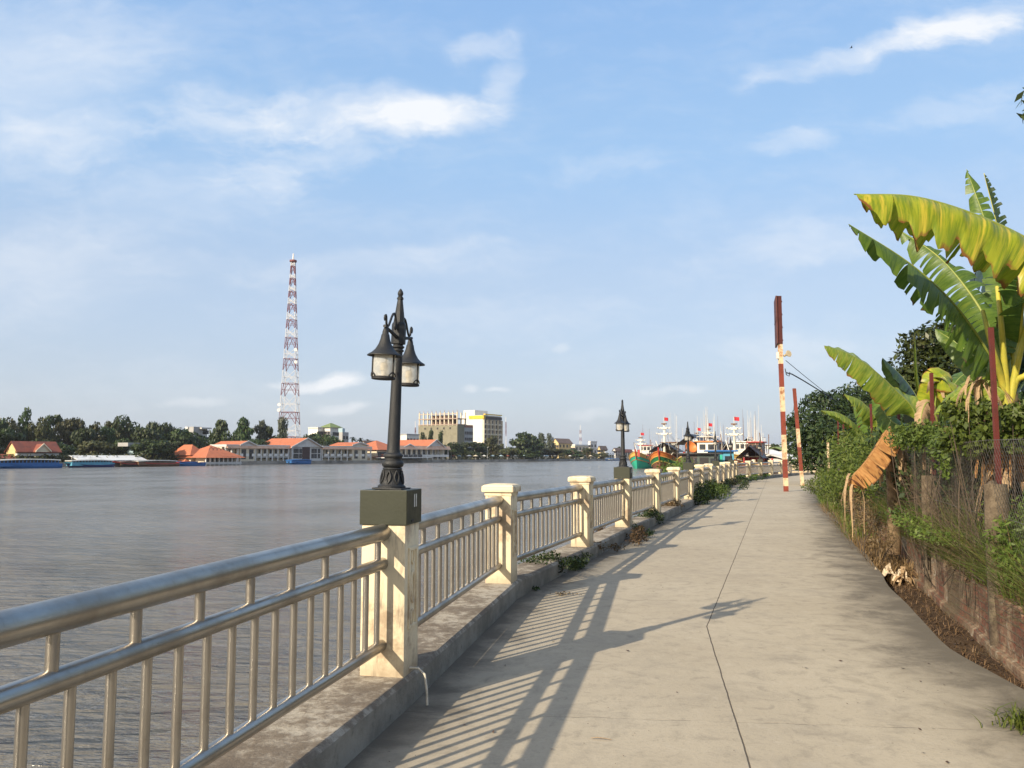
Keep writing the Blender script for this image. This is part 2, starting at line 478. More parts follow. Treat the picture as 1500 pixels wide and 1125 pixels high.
# far shore: a straight line through two buildings, receding to the right
P0 = Vector((-100.0, 333.0)); E = Vector((0.5145, 0.8575)); NI = Vector((-0.8575, 0.5145))   # along the shore, inland
def fs(s, bo=0.0): return P0 + E * s + NI * bo
def sh(u, bo=0.0):
    """position along the shore line (offset bo inland) seen at column u"""
    k = (u - 750) / 1200; p = P0 + NI * bo
    return (k * p.y - p.x) / (E.x - k * E.y)
def fu(u, bo=0.0): return fs(sh(u, bo), bo)
def hz(v, d): return px(750, v, d).z
M_BANKFAR = paint('far_bank_soil', (0.16, 0.13, 0.10), (0.07, 0.075, 0.04), 0.95, 0.15, 0.4, 0.6)
mb = MB()
a, c = fs(-1500), fs(4000); a2, c2 = fs(-1500, 6000), fs(4000, 6000)
mb.hexa([(a.x, a.y, -4), (c.x, c.y, -4), (c2.x, c2.y, -4), (a2.x, a2.y, -4), (a.x, a.y, -0.7), (c.x, c.y, -0.7), (c2.x, c2.y, 3), (a2.x, a2.y, 3)])
tag(mb.build('far_bank', M_BANKFAR), 'low far river bank carrying the town', 'ground', None, 'structure')
M_QUAY = paint('quay_concrete', (0.30, 0.28, 0.25), (0.13, 0.12, 0.11), 0.9, 0.2, 0.45, 0.65)
mb = MB()
a, c, a2, c2 = fs(-1500, -1), fs(1500, -1), fs(-1500, 1.2), fs(1500, 1.2)
mb.hexa([(a.x, a.y, -4), (c.x, c.y, -4), (c2.x, c2.y, -4), (a2.x, a2.y, -4), (a.x, a.y, -0.45), (c.x, c.y, -0.45), (c2.x, c2.y, -0.45), (a2.x, a2.y, -0.45)])
tag(mb.build('quay', M_QUAY), 'low grey quay edge along the far shore', 'quay', None, 'structure')

b = NB('river_water')
v = b.pos((1.0, 1.0, 1.0))
mp = b.n('ShaderNodeMapping'); mp.inputs['Rotation'].default_value = (0, 0, R(-28)); mp.inputs['Scale'].default_value = (0.55, 1.5, 1); b.l(v, mp.inputs[0])
w1 = b.noise(mp.outputs[0], 1.1, 5, 0.55, 0.6); w2 = b.noise(mp.outputs[0], 3.6, 4, 0.6, 0.4); w3 = b.noise(b.pos(), 0.06, 4, 0.6)
w4 = b.noise(mp.outputs[0], 0.22, 4, 0.6)
hh = b.math('ADD', b.math('ADD', b.math('MULTIPLY', w1, 1.0), b.math('MULTIPLY', w2, 0.30)), b.math('MULTIPLY', w4, 2.0))
col = b.mix(b.ramp(w3, 0.35, 0.65), (0.140, 0.132, 0.113), (0.170, 0.160, 0.138))
M_WATER = b.done(b.bsdf(col, b.ramp(w3, 0.35, 0.65, 0.13, 0.21), 0, b.bump(hh, 1.0, 0.36), 0.5, IOR=1.33))
mb = MB()
mb.quad((-9000, -600, WATER), (3000, -600, WATER), (3000, 9000, WATER), (-9000, 9000, WATER))
tag(mb.build('river', M_WATER), 'wide muddy grey river rippled by the wind', 'water', None, 'structure')

# ------------------------------------------------------------------ kerb that carries the railing
b = NB('kerb_concrete'); v = b.pos()
n1 = b.noise(v, 1.6, 8, 0.68); n2 = b.noise(v, 12, 8, 0.7); g = b.n('ShaderNodeNewGeometry')
ns = b.n('ShaderNodeSeparateXYZ'); b.l(g.outputs['True Normal'], ns.inputs[0])
side = b.mix(b.ramp(n1, 0.35, 0.65), (0.34, 0.315, 0.265), (0.20, 0.185, 0.155))
side = b.mix(b.ramp(n2, 0.55, 0.72, 0, 0.7), side, (0.13, 0.12, 0.10))
tm = b.math('ADD', b.math('MULTIPLY', n2, 0.55), b.math('MULTIPLY', n1, 0.45))
top = b.mix(b.ramp(tm, 0.42, 0.56), (0.42, 0.38, 0.31), (0.20, 0.165, 0.125))
top = b.mix(b.ramp(n1, 0.45, 0.68, 0, 0.8), top, (0.14, 0.115, 0.09))
n5 = b.noise(v, 60, 4, 0.7)
top = b.mix(b.ramp(n5, 0.5, 0.75, 0, 0.5), top, (0.10, 0.075, 0.055))
col = b.mix(b.ramp(ns.outputs['Z'], 0.4, 0.8), side, top)
M_KERB = b.done(b.bsdf(col, 0.9, 0, b.bump(b.math('ADD', n1, n2), 0.6, 0.02), 0.2))
mb = MB()
def dense(pts, step=0.25, far=40):
    out = []
    for p, q in zip(pts, pts[1:]):
        m = max(1, int((q - p).length / (step if p.y < far else 3.0)))
        for k in range(m): out.append(p.lerp(q, k / m))
    out.append(pts[-1]); return out
ki, ko = [], []
for p, q in zip(K_IN, K_OUT): pass
LD = dense(LINE)
ki = offset_line(LD, 0.18); ko = offset_line(LD, -0.27); km = offset_line(LD, 0.158)
rg = random.Random(3)
rows = []
for i in range(len(LD)):
    j = 0.003 * math.sin(i * 0.37); j2 = 0.004 * math.sin(i * 0.21 + 1)
    z = KERB_Z + 0.003 * math.sin(i * 0.23)
    r = []
    for (p, zz) in ((ki[i] + Vector((j, 0)), -0.25), (ki[i] + Vector((j, 0)), z - 0.022 + j2 * 0.5), (km[i] + Vector((j2, 0)), z), (ko[i], KERB_Z), (ko[i], -4.0)):
        r.append(len(mb.v)); mb.v.append(Vector((p.x, p.y, zz))); mb.uv.append((0, 0))
    rows.append(r)
for a, c in zip(rows, rows[1:]):
    for k in range(4): mb.f.append((a[k + 1], a[k], c[k], c[k + 1])); mb.m.append(0)
tag(mb.build('kerb', M_KERB, None, True, 25), 'raised grey concrete kerb under the metal railing, stained brown on top', 'kerb')
# ------------------------------------------------------------------ railing posts
b = NB('cream_paint'); v = b.coord('Object'); oi = b.n('ShaderNodeObjectInfo').outputs['Random']
va = b.n('ShaderNodeVectorMath', operation='ADD'); b.l(v, va.inputs[0])
cx_ = b.n('ShaderNodeCombineXYZ'); b.l(b.math('MULTIPLY', oi, 40), cx_.inputs[0]); b.l(cx_.outputs[0], va.inputs[1]); v2 = va.outputs[0]
n1 = b.noise(v2, 3.2, 8, 0.7); n2 = b.noise(v2, 26, 6, 0.7)
mp = b.n('ShaderNodeMapping'); mp.inputs['Scale'].default_value = (7, 7, 1.1); b.l(v2, mp.inputs[0]); run = b.noise(mp.outputs[0], 2.2, 6, 0.65)
col = b.mix(b.ramp(n2, 0.45, 0.75, 0, 0.5), (0.74, 0.64, 0.45), (0.62, 0.53, 0.37))
col = b.mix(b.ramp(n1, 0.48, 0.66, 0, 0.8), col, (0.36, 0.26, 0.17))
col = b.mix(b.ramp(run, 0.53, 0.70, 0, 0.75), col, (0.24, 0.19, 0.14))
sz = b.n('ShaderNodeSeparateXYZ'); b.l(v, sz.inputs[0])
low = b.math('ADD', b.math('MULTIPLY', b.math('SUBTRACT', n2, 0.5), 0.25), sz.outputs['Z'])
col = b.mix(b.ramp(low, 0.0, 0.16, 0.55, 0), col, (0.35, 0.28, 0.2))
M_CREAM = b.done(b.bsdf(col, 0.75, 0, b.bump(n2, 0.25, 0.006), 0.3))
M_GREENBOX = paint('green_box_paint', (0.026, 0.030, 0.017), (0.035, 0.04, 0.024), 0.5, 6, 0.45, 0.75, 0.08)
M_WHITEMARK = paint('white_mark', (0.75, 0.75, 0.72), (0.5, 0.5, 0.48), 0.6, 20)
M_IRON = paint('dark_cast_iron', (0.015, 0.017, 0.020), (0.030, 0.031, 0.033), 0.55, 14, 0.45, 0.7, 0.35, 0.0, 0.45)
M_IRONRUST = paint('iron_dark', (0.018, 0.018, 0.02), (0.032, 0.026, 0.022), 0.6, 20, 0.5, 0.7, 0.3)

W2 = 0.15
def relief(mb, x, z0, z1):
    """raised frame with an oval drop motif on the face at +x"""
    t = 0.014
    for y in (-0.075, 0.075): mb.bbox((x + t / 2, y, (z0 + z1) / 2), (t, 0.022, z1 - z0), 0.004)
    for z in (z0, z1): mb.bbox((x + t / 2, 0, z), (t, 0.172, 0.022), 0.004)
    pts = []
    zc = (z0 + z1) / 2
    for k in range(17):
        a = 2 * PI * k / 16; pts.append((x + 0.006, 0.035 * math.cos(a), zc + 0.10 * math.sin(a)))
    mb.tube(pts, 0.008, 6, caps=False)
    for k in (-1, 1):
        pts = [(x + 0.006, 0.03 * math.cos(a) * (1 if a < PI else 1), zc + k * 0.2 + 0.05 * math.sin(a)) for a in [2 * PI * q / 12 for q in range(13)]]
        mb.tube(pts, 0.007, 6, caps=False)

def make_post(lamp):
    root = empty('railing_post', (0, 0, 0), 'x', 'post', 'cream posts of the riverside railing')
    H = 0.965 if lamp else 0.975
    mb = MB(); mb.bbox((0, 0, H / 2 - 0.02), (0.30, 0.30, H + 0.04), 0.012)
    sh_ = mb.build('shaft', M_CREAM, root, True, 40)
    mb = MB(); relief(mb, 0.149, 0.30, 0.80)
    mb.build('relief_panel', M_CREAM, root, True, 40)
    if lamp:
        mb = MB(); mb.bbox((0, 0, 1.075), (0.322, 0.322, 0.225), 0.004)
        bx = mb.build('cover_box', M_GREENBOX, root, False)
        mb = MB()
        for y in (-0.042, 0.042): mb.box((0.162, y * 0.45 + 0.02, 1.115), (0.002, 0.012, 0.085))
        mb.build('number_mark', M_WHITEMARK, bx)
        mb = MB(); mb.bbox((0.162, -0.04, 0.985), (0.006, 0.05, 0.016), 0.002)
        mb.build('box_latch', M_IRON, bx)
    else:
        mb = MB()
        mb.bbox((0, 0, 0.985), (0.315, 0.315, 0.04), 0.008)
        mb.bbox((0, 0, 1.035), (0.375, 0.375, 0.062), 0.018)
        prof = [(0.187 * 1.414, 1.063), (0.165 * 1.414, 1.085), (0.11 * 1.414, 1.098), (0.0014, 1.101)]
        mb.lathe(prof, 4, square=True)
        mb.build('cap', M_CREAM, root, True, 30)
    return root

proto_lamp_post = make_post(True); proto_cap_post = make_post(False)
used = {'lamp': False, 'cap': False}
ORD = ['first', 'second', 'third', 'fourth', 'fifth', 'sixth', 'seventh', 'eighth']
def is_lamp(i): return i % 3 == 1
def dirp(i):
    a = POSTS[max(0, i - 1)]; c = POSTS[min(len(POSTS) - 1, i + 1)]
    return math.atan2((c - a).y, (c - a).x)
for i, p in enumerate(POSTS):
    lamp = is_lamp(i); k = 'lamp' if lamp else 'cap'; pr = proto_lamp_post if lamp else proto_cap_post
    o = copy_tree(pr) if used[k] else pr; used[k] = True
    o.location = (p.x, p.y, KERB_Z); o.rotation_euler.z = dirp(i) - PI / 2
    q = (i - 1) // 3
    if i == 0: lb = 'cream railing post nearest of all, at the left edge'
    elif lamp: lb = ['nearest cream post, with a dark green box under the big lamp', 'cream post with a dark green box under the second lamp', 'cream post under the third street lamp', 'cream post under the fourth street lamp', 'cream post under the fifth street lamp', 'cream post under the sixth street lamp, where the path bends'][q] if q < 6 else 'cream post under the %s street lamp, at the far bend' % ('seventh', 'last')[q - 6]
    else:
        lb = ('first' if i % 3 == 2 else 'second') + ' capped cream post beyond the ' + ['nearest', 'second', 'third', 'fourth', 'fifth', 'sixth', 'seventh', 'last'][q] + ' street lamp'
    o['label'] = lb

# ------------------------------------------------------------------ railing spans
b = NB('rail_metal'); v = b.coord('Object')
n1 = b.noise(v, 2.5, 7, 0.65); n2 = b.noise(v, 40, 5, 0.7)
col = b.mix(b.ramp(n1, 0.4, 0.65), (0.41, 0.385, 0.345), (0.30, 0.27, 0.23))
col = b.mix(b.ramp(n2, 0.62, 0.78, 0, 0.5), col, (0.16, 0.12, 0.085))
M_RAIL = b.done(b.bsdf(col, b.ramp(n1, 0.35, 0.7, 0.28, 0.44), 0.88, b.bump(n2, 0.08, 0.004), 0.5))
SPAN = (POSTS[2] - POSTS[1]).length
def make_span():
    root = empty('railing_span', (0, 0, 0), 'x', 'railing', 'metal railing spans along the river')
    e = 0.14
    def rail(name, z, r):
        mb = MB(); mb.tube([(e + (SPAN - 2 * e) * k / 6, 0, z) for k in range(7)], r, 20); return mb.build(name, M_RAIL, root, True, 60)
    rail('top_rail', 0.915, 0.054); rail('middle_rail', 0.715, 0.039); rail('bottom_rail', 0.195, 0.036)
    n = 18; first = None; f2 = None
    for k in range(n):
        x = 0.25 + (SPAN - 0.5) * k / (n - 1)
        if first is None:
            mb = MB(); mb.tube([(0, 0, 0.225), (0, 0, 0.685)], 0.0185, 12); first = mb.build('baluster', M_RAIL, root, True, 60); o = first
        else:
            o = first.copy(); COL.objects.link(o)
        o.location = (x, 0, 0)
    for k in range(9):
        x = 0.35 + (SPAN - 0.60) * k / 8
        if f2 is None:
            mb = MB(); mb.tube([(0, 0, 0.745), (0, 0, 0.870)], 0.021, 12); f2 = mb.build('short_baluster', M_RAIL, root, True, 60); o = f2
        else:
            o = f2.copy(); COL.objects.link(o)
        o.location = (x, 0, 0)
    return root
span0 = make_span(); fu_ = True
for i, (p, q) in enumerate(zip([LINE[0]] + POSTS[:-1], POSTS)):
    if i == 0: continue
    o = span0 if fu_ else copy_tree(span0); fu_ = False
    d = q - p; o.location = (p.x, p.y, KERB_Z); o.rotation_euler = (0, 0, math.atan2(d.y, d.x)); o.scale = (d.length / SPAN, 1, 1)
    j = i
    if i == 1: lb = 'nearest metal railing span, ending at the post of the big lamp'
    else:
        qq = (i - 2) // 3
        lb = ['first', 'second', 'third'][(i - 2) % 3] + ' metal railing span beyond the ' + ['nearest', 'second', 'third', 'fourth', 'fifth', 'sixth', 'seventh', 'last'][qq] + ' street lamp'
    o['label'] = lb

# ------------------------------------------------------------------ street lamps
b = NB('lamp_glass')
g1 = b.n('ShaderNodeBsdfTransparent'); g1.inputs[0].default_value = (1, 0.98, 0.93, 1)
n1 = b.noise(b.coord('Object'), 14, 5, 0.6)
d1 = b.bsdf(b.mix(n1, (0.90, 0.89, 0.84), (0.80, 0.77, 0.68)), 0.12, 0, None, 0.6)
tr = b.n('ShaderNodeBsdfTranslucent'); tr.inputs[0].default_value = (0.85, 0.78, 0.62, 1)
m1 = b.n('ShaderNodeMixShader'); m1.inputs[0].default_value = 0.4; b.l(d1, m1.inputs[1]); b.l(tr.outputs[0], m1.inputs[2])
m2 = b.n('ShaderNodeMixShader'); b.l(b.ramp(n1, 0.35, 0.65, 0.72, 0.45), m2.inputs[0]); b.l(g1.outputs[0], m2.inputs[1]); b.l(m1.outputs[0], m2.inputs[2])
M_GLASS = b.done(m2.outputs[0])
M_BULB = paint('lamp_socket', (0.62, 0.58, 0.5), (0.3, 0.27, 0.22), 0.4, 30)
def spiral(c, r0, r1, a0, a1, n=14):
    return [(c[0] + (r0 + (r1 - r0) * k / n) * math.cos(a0 + (a1 - a0) * k / n), 0, c[1] + (r0 + (r1 - r0) * k / n) * math.sin(a0 + (a1 - a0) * k / n)) for k in range(n + 1)]
LZ = 1.19   # lamp foot above kerb top
def make_lamp():
    root = empty('street_lamp', (0, 0, 0), 'x', 'street lamp', 'twin lantern street lamps on the railing')
    mb = MB()
    mb.bbox((0, 0, 0.004), (0.215, 0.215, 0.012), 0.003)
    mb.lathe([(0.098, 0.010), (0.098, 0.022), (0.086, 0.030), (0.080, 0.050), (0.068, 0.10), (0.066, 0.135), (0.071, 0.142), (0.066, 0.150)], 28)
    for k in range(8):     # leaf relief round the foot
        a = 2 * PI * k / 8
        pts = [((0.082 - 0.016 * t + 0.004) * math.cos(a + s_ * 0.22 * math.sin(t * PI)), (0.082 - 0.016 * t + 0.004) * math.sin(a + s_ * 0.22 * math.sin(t * PI)), 0.04 + 0.09 * t) for s_ in (1,) for t in [q / 7 for q in range(8)]]
        mb.tube(pts, 0.006, 6)
        pts = [((0.082 - 0.016 * t + 0.004) * math.cos(a - 0.22 * math.sin(t * PI)), (0.082 - 0.016 * t + 0.004) * math.sin(a - 0.22 * math.sin(t * PI)), 0.04 + 0.09 * t) for t in [q / 7 for q in range(8)]]
        mb.tube(pts, 0.006, 6)
    mb.build('foot', M_IRON, root, True, 40)
    mb = MB()
    ring = lambda z, r, h: [(r - 0.008, z), (r, z + h * 0.25), (r + 0.002, z + h * 0.5), (r, z + h * 0.75), (r - 0.008, z + h)]
    mb.lathe([(0.058, 0.150)] + ring(0.155, 0.076, 0.045) + [(0.058, 0.203), (0.058, 0.215)] + ring(0.217, 0.068, 0.032) + [(0.050, 0.255), (0.046, 0.275), (0.0455, 0.28), (0.034, 0.97), (0.034, 0.975)] + ring(0.975, 0.042, 0.02) + [(0.034, 1.0)] + ring(1.0, 0.044, 0.022) + [(0.035, 1.025), (0.035, 1.04)], 20)
    mb.build('pole', M_IRON, root, True, 35)
    mb = MB()
    mb.lathe([(0.050, 1.032), (0.052, 1.04), (0.052, 1.17), (0.046, 1.185), (0.041, 1.19), (0.019, 1.355), (0.024, 1.358), (0.024, 1.368), (0.020, 1.370)], 8, square=True)
    mb.lathe([(0.018, 1.366), (0.021, 1.374), (0.014, 1.380), (0.019, 1.39), (0.021, 1.40), (0.018, 1.413), (0.009, 1.428), (0.002, 1.436)], 14)
    mb.build('finial', M_IRON, root, True, 35)
    for s in (1, -1):
        Mx = Matrix.Rotation(0 if s > 0 else PI, 4, 'Z')
        mb = MB()
        mb.tube([(0.03, 0, 1.075), (0.16, 0, 1.098), (0.30, 0, 1.118)], [0.014, 0.012, 0.011], 8, M=Mx)
        # S scroll: curl at the outer end, up to a crest, and down to a curl at the pole
        outer = spiral((0.262, 1.175), 0.010, 0.034, R(60), R(60 + 360 - 110 - 60), 14)
        pts = [(0.272, 0, 1.178), (0.266, 0, 1.190), (0.256, 0, 1.192), (0.246, 0, 1.182), (0.244, 0, 1.162), (0.250, 0, 1.140), (0.235, 0, 1.125), (0.215, 0, 1.135), (0.19, 0, 1.165), (0.16, 0, 1.205), (0.135, 0, 1.228), (0.11, 0, 1.236), (0.09, 0, 1.225), (0.075, 0, 1.195), (0.062, 0, 1.165), (0.064, 0, 1.140), (0.076, 0, 1.130), (0.088, 0, 1.140), (0.088, 0, 1.158), (0.080, 0, 1.164)]
        pts[0:6] = [(0.292, 0, 1.158), (0.300, 0, 1.172), (0.296, 0, 1.190), (0.282, 0, 1.196), (0.272, 0, 1.186), (0.268, 0, 1.16), (0.262, 0, 1.135)]
        mb.tube(pts, 0.0085, 8, M=Mx)
        arm = mb.build('arm', M_IRON, root, True, 50)
        lx_ = 0.272 * s
        lan = empty('lantern', (lx_, 0, 0.0), None, None); lan.parent = root
        mb = MB()
        mb.lathe([(0.014, 1.105), (0.018, 1.095), (0.022, 1.078), (0.0225, 1.066), (0.027, 1.062), (0.033, 1.03), (0.045, 0.995), (0.064, 0.962), (0.088, 0.938), (0.112, 0.924), (0.1185, 0.918), (0.1185, 0.914), (0.110, 0.914), (0.080, 0.930), (0.01, 0.95)][::-1], 32)
        mb.build('lamp_shade', M_IRON, lan, True, 50)
        mb = MB(); mb.lathe([(0.074, 0.772), (0.0775, 0.80), (0.0785, 0.86), (0.077, 0.925)], 28)
        mb.f = mb.f[:-2]; mb.m = mb.m[:-2]
        mb.build('glass', M_GLASS, lan, True, 60)
        mb = MB()
        mb.lathe([(0.074, 0.752), (0.0815, 0.755), (0.0815, 0.766), (0.074, 0.773), (0.02, 0.774)], 28)
        for k in range(3):
            a = 2 * PI * k / 3 + R(250)
            mb.tube([(0.082 * math.cos(a), 0.082 * math.sin(a), z) for z in (0.762, 0.80, 0.86, 0.925)], 0.006, 6)
            for sg in (-1, 1):
                mb.tube([(0.082 * math.cos(a + sg * 0.42), 0.082 * math.sin(a + sg * 0.42), 0.774), (0.0825 * math.cos(a + sg * 0.28), 0.0825 * math.sin(a + sg * 0.28), 0.788), (0.082 * math.cos(a), 0.082 * math.sin(a), 0.802)], 0.005, 6)
        mb.build('frame', M_IRONRUST, lan, True, 40)
        mb = MB(); mb.lathe([(0.018, 0.775), (0.018, 0.81), (0.026, 0.815), (0.026, 0.86), (0.014, 0.872), (0.003, 0.874)], 14)
        mb.build('bulb', M_BULB, lan, True, 40)
    return root
lamp0 = make_lamp(); first = True
for i, p in enumerate(POSTS):
    if not is_lamp(i): continue
    o = lamp0 if first else copy_tree(lamp0); first = False
    o.scale = (0.95, 0.95, 0.95)
    o.location = (p.x, p.y, KERB_Z + LZ); o.rotation_euler = (0, 0, dirp(i) + (0.0 if i == 1 else rnd.uniform(-0.1, 0.1)))
    if i == 1: o.rotation_euler = (R(2.0), 0, dirp(i))
    q = (i - 1) // 3
    o['label'] = ['big black twin lantern street lamp nearest to the camera', 'second black street lamp, smaller, in front of the river', 'third black street lamp, its top among the fishing boats', 'fourth black street lamp, in front of the blue cabin', 'fifth black street lamp, close to the white mast', 'sixth black street lamp, beside the orange boat', 'seventh black street lamp, at the far bend of the railing', 'last black street lamp, beyond the far bend of the railing'][q]

# white hose hanging over the kerb
mb = MB()
c = POSTS[1]
pts = [(c.x + 0.10, c.y - 0.05, 0.22), (c.x + 0.20, c.y - 0.07, 0.222), (c.x + 0.245, c.y - 0.10, 0.19), (c.x + 0.262, c.y - 0.13, 0.10), (c.x + 0.268, c.y - 0.15, 0.012)]
mb.tube(pts, 0.008, 8)
tag(mb.build('hose', paint('hose_white', (0.62, 0.58, 0.48), (0.4, 0.36, 0.28), 0.5, 20), None, True, 60), 'pale plastic hose hanging over the kerb beside the nearest post', 'hose')
# ------------------------------------------------------------------ low brick wall
b = NB('old_brick'); uvn = b.n('ShaderNodeUVMap'); v = uvn.outputs[0]; wp = b.pos()
br = b.n('ShaderNodeTexBrick'); b.l(v, br.inputs['Vector'])
br.inputs['Scale'].default_value = 1.0; br.inputs['Brick Width'].default_value = 0.21; br.inputs['Row Height'].default_value = 0.075
br.inputs['Mortar Size'].default_value = 0.009; br.inputs['Mortar Smooth'].default_value = 0.3; br.inputs['Bias'].default_value = -0.1
br.inputs['Color1'].default_value = (0.23, 0.075, 0.05, 1); br.inputs['Color2'].default_value = (0.15, 0.07, 0.05, 1); br.inputs['Mortar'].default_value = (0.13, 0.105, 0.08, 1)
n1 = b.noise(wp, 2.3, 8, 0.7); n2 = b.noise(wp, 16, 7, 0.7); n3 = b.noise(wp, 0.8, 5, 0.6)
col = b.mix(b.ramp(n2, 0.36, 0.60, 0, 0.8), br.outputs['Color'], (0.14, 0.095, 0.065))
col = b.mix(b.ramp(n1, 0.44, 0.58, 0, 0.88), col, (0.29, 0.215, 0.145))
col = b.mix(b.ramp(b.math('ADD', b.math('MULTIPLY', n2, 0.5), b.math('MULTIPLY', n1, 0.5)), 0.545, 0.60, 0, 0.85), col, (0.46, 0.41, 0.33))
col = b.mix(b.ramp(n3, 0.46, 0.62, 0, 0.8), col, (0.12, 0.095, 0.06))
hh = b.math('ADD', b.math('MULTIPLY', br.outputs['Fac'], -0.6), n2)
M_BRICK = b.done(b.bsdf(col, 0.92, 0, b.bump(hh, 0.8, 0.02), 0.2))
mb = MB(); rg = random.Random(11); rows = []
y = -5.0; s = 0
hw = 0.36
while y < 34:
    x = wall_x(y) + 0.015 * math.sin(y * 3.1) + 0.008 * rg.uniform(-1, 1)
    top = 0.34 + 0.02 * math.sin(y * 1.3) + rg.uniform(-0.014, 0.014)
    if rg.random() < 0.10: top -= 0.06
    r = []
    prof = [(-0.06, -0.35, 0), (-0.058, -0.14, 0.2), (-0.02, -0.125, 0.23), (0.0, -0.12, 0.25), (0.004, 0.1, 0.45), (0.0, top - 0.015, 0.35 + top), (0.015, top, 0.37 + top), (0.11, top, 0.47 + top), (0.12, top - 0.02, 0.5 + top), (0.12, 0.0, 0.8 + top)]
    for (dx, z, uv) in prof:
        r.append(len(mb.v)); mb.v.append(Vector((x + dx + (rg.uniform(-0.006, 0.006) if z > -0.2 else 0), y, z))); mb.uv.append((s, uv))
    rows.append(r); st = 0.105; y += st; s += st * 1.05
mb.has_uv = True
for a, c in zip(rows, rows[1:]):
    for k in range(len(a) - 1): mb.f.append((a[k + 1], a[k], c[k], c[k + 1])); mb.m.append(0)
tag(mb.build('brick_wall', M_BRICK), 'low old red brick wall with crumbling plaster beside the ditch', 'wall')

# ------------------------------------------------------------------ wire fence with posts
M_REDPAINT = paint('red_oxide_steel', (0.12, 0.023, 0.018), (0.065, 0.020, 0.016), 0.65, 8, 0.4, 0.75, 0.25)
M_OLDCONC = paint('old_concrete', (0.16, 0.125, 0.085), (0.07, 0.052, 0.036), 0.95, 7, 0.4, 0.62, 0.8)
M_WIRE = paint('fence_wire', (0.22, 0.20, 0.18), (0.12, 0.085, 0.06), 0.5, 20, metal=0.5)
fence = empty('wire_fence', (wall_x(7.7), 7.7, 0.1), 'wire mesh fence with red steel and rough concrete posts on the brick wall', 'fence')
fb = Vector(fence.location)
FY = [-2.2 + 3.3 * k for k in range(10)]
tops = [2.7, 2.75, 2.8, 2.82, 2.72, 2.62, 2.72, 2.78, 2.75, 2.8]
lean = [0, 0.02, 0, 0.0, 0.02, 0.04, 0.0, 0.03, -0.02, 0.02]
for k, y in enumerate(FY):
    x = wall_x(y) + 0.06
    mb = MB(); zt = 1.34 if k < 5 else 1.15
    pts = [(x, y, -0.2), (x + 0.004, y, 0.4), (x - 0.004, y, 0.9), (x, y, zt)]
    prof = [0.125, 0.118, 0.112, 0.105]
    mb.tube(pts, prof, 8)
    for _ in range(5): mb.ball((x + rnd.uniform(-0.07, 0.07), y + rnd.uniform(-0.07, 0.07), rnd.uniform(0.3, zt)), rnd.uniform(0.04, 0.07), 5)
    for q in mb.v: q += Vector((rnd.uniform(-1, 1), rnd.uniform(-1, 1), 0)) * 0.008
    mb.v = [q - fb for q in mb.v]
    mb.build('concrete_footing', M_OLDCONC, fence, True, 50)
    mb = MB()
    Mx = Matrix.Translation(Vector((x + 0.05, y + 0.02, 0)) - fb) @ Matrix.Rotation(lean[k], 4, 'Y')
    a = 0.032
    mb.box((0, 0, (tops[k] + 0.9) / 2), (a, 0.008, tops[k] - 0.9), M=Mx); mb.box((-a / 2, a / 2 - 0.0045, (tops[k] + 0.9) / 2), (0.008, a, tops[k] - 0.9), M=Mx)
    mb.box((a / 2, a / 2 - 0.0045, (tops[k] + 0.9) / 2), (0.008, a, tops[k] - 0.9), M=Mx)
    mb.build('steel_post', M_REDPAINT, fence)
for k in range(len(FY) - 1):
    y0, y1 = FY[k], FY[k + 1]; a = Vector((wall_x(y0) + 0.03, y0)); c = Vector((wall_x(y1) + 0.03, y1)); L = (c - a).length; dv = (c - a) / L
    mb = MB(); z0, z1 = 0.36, 1.75; H = z1 - z0; cell = 0.075
    nn = int((L + H) / cell)
    rr = 0.0014
    for sgn in (1, -1):
        for q in range(nn):
            s0 = q * cell - H
            ta = max(0, -s0); tb = min(H, L - s0)
            if tb - ta < 0.02: continue
            pts = []
            for t in (ta, (ta + tb) / 2, tb):
                s_ = s0 + t; z = z0 + t if sgn > 0 else z1 - t
                sag = 0.03 * math.sin(s_ * 2.1 + k) + 0.03 * math.sin(z * 3)
                pts.append(Vector((a.x + dv.x * s_ + sag, a.y + dv.y * s_, z)) - fb)
            mb.tube(pts, rr, 3, caps=False)
    for z in (z0 + 0.02, 1.05, z1):
        mb.tube([Vector((a.x + dv.x * L * t + 0.03 * math.sin(L * t * 2.1 + k) + 0.03 * math.sin(z * 3), a.y + dv.y * L * t, z - 0.02 * math.sin(PI * t))) - fb for t in [q / 8 for q in range(9)]], 0.0022, 4, caps=False)
    mb.build('wire_mesh', M_WIRE, fence)

# ------------------------------------------------------------------ red and cream poles, sign board, loudspeaker, wires
M_POLERED = paint('pole_red', (0.25, 0.05, 0.028), (0.12, 0.04, 0.026), 0.7, 4, 0.4, 0.7)
M_POLECREAM = paint('pole_cream', (0.70, 0.55, 0.35), (0.34, 0.15, 0.07), 0.65, 3.5, 0.46, 0.62)
M_SIGNBACK = paint('sign_board', (0.085, 0.020, 0.016), (0.05, 0.015, 0.012), 0.6, 4)
def pole(name, foot, wpx, bands, label, lean_u=0.0, group=None):
    """bands: [(v_top, v_bottom, material)] read on the photograph at the pole's distance"""
    d = foot.y
    root = empty(name, foot, label, 'pole', group)
    names = {id(M_POLERED): 'red_band', id(M_POLECREAM): 'cream_band'}
    for (v0, v1, m) in bands:
        z0, z1 = hz(v1, d), hz(v0, d); mb = MB()
        x0, x1 = lean_u * z0, lean_u * z1; h = wpx / 2
        mb.hexa([(x0 - h, -h, z0), (x0 + h, -h, z0), (x0 + h, h, z0), (x0 - h, h, z0), (x1 - h, -h, z1), (x1 + h, -h, z1), (x1 + h, h, z1), (x1 - h, h, z1)])
        mb.build(names[id(m)], m, root)
    return root
f1 = gp(1151.5, 720); RB, CB = M_POLERED, M_POLECREAM
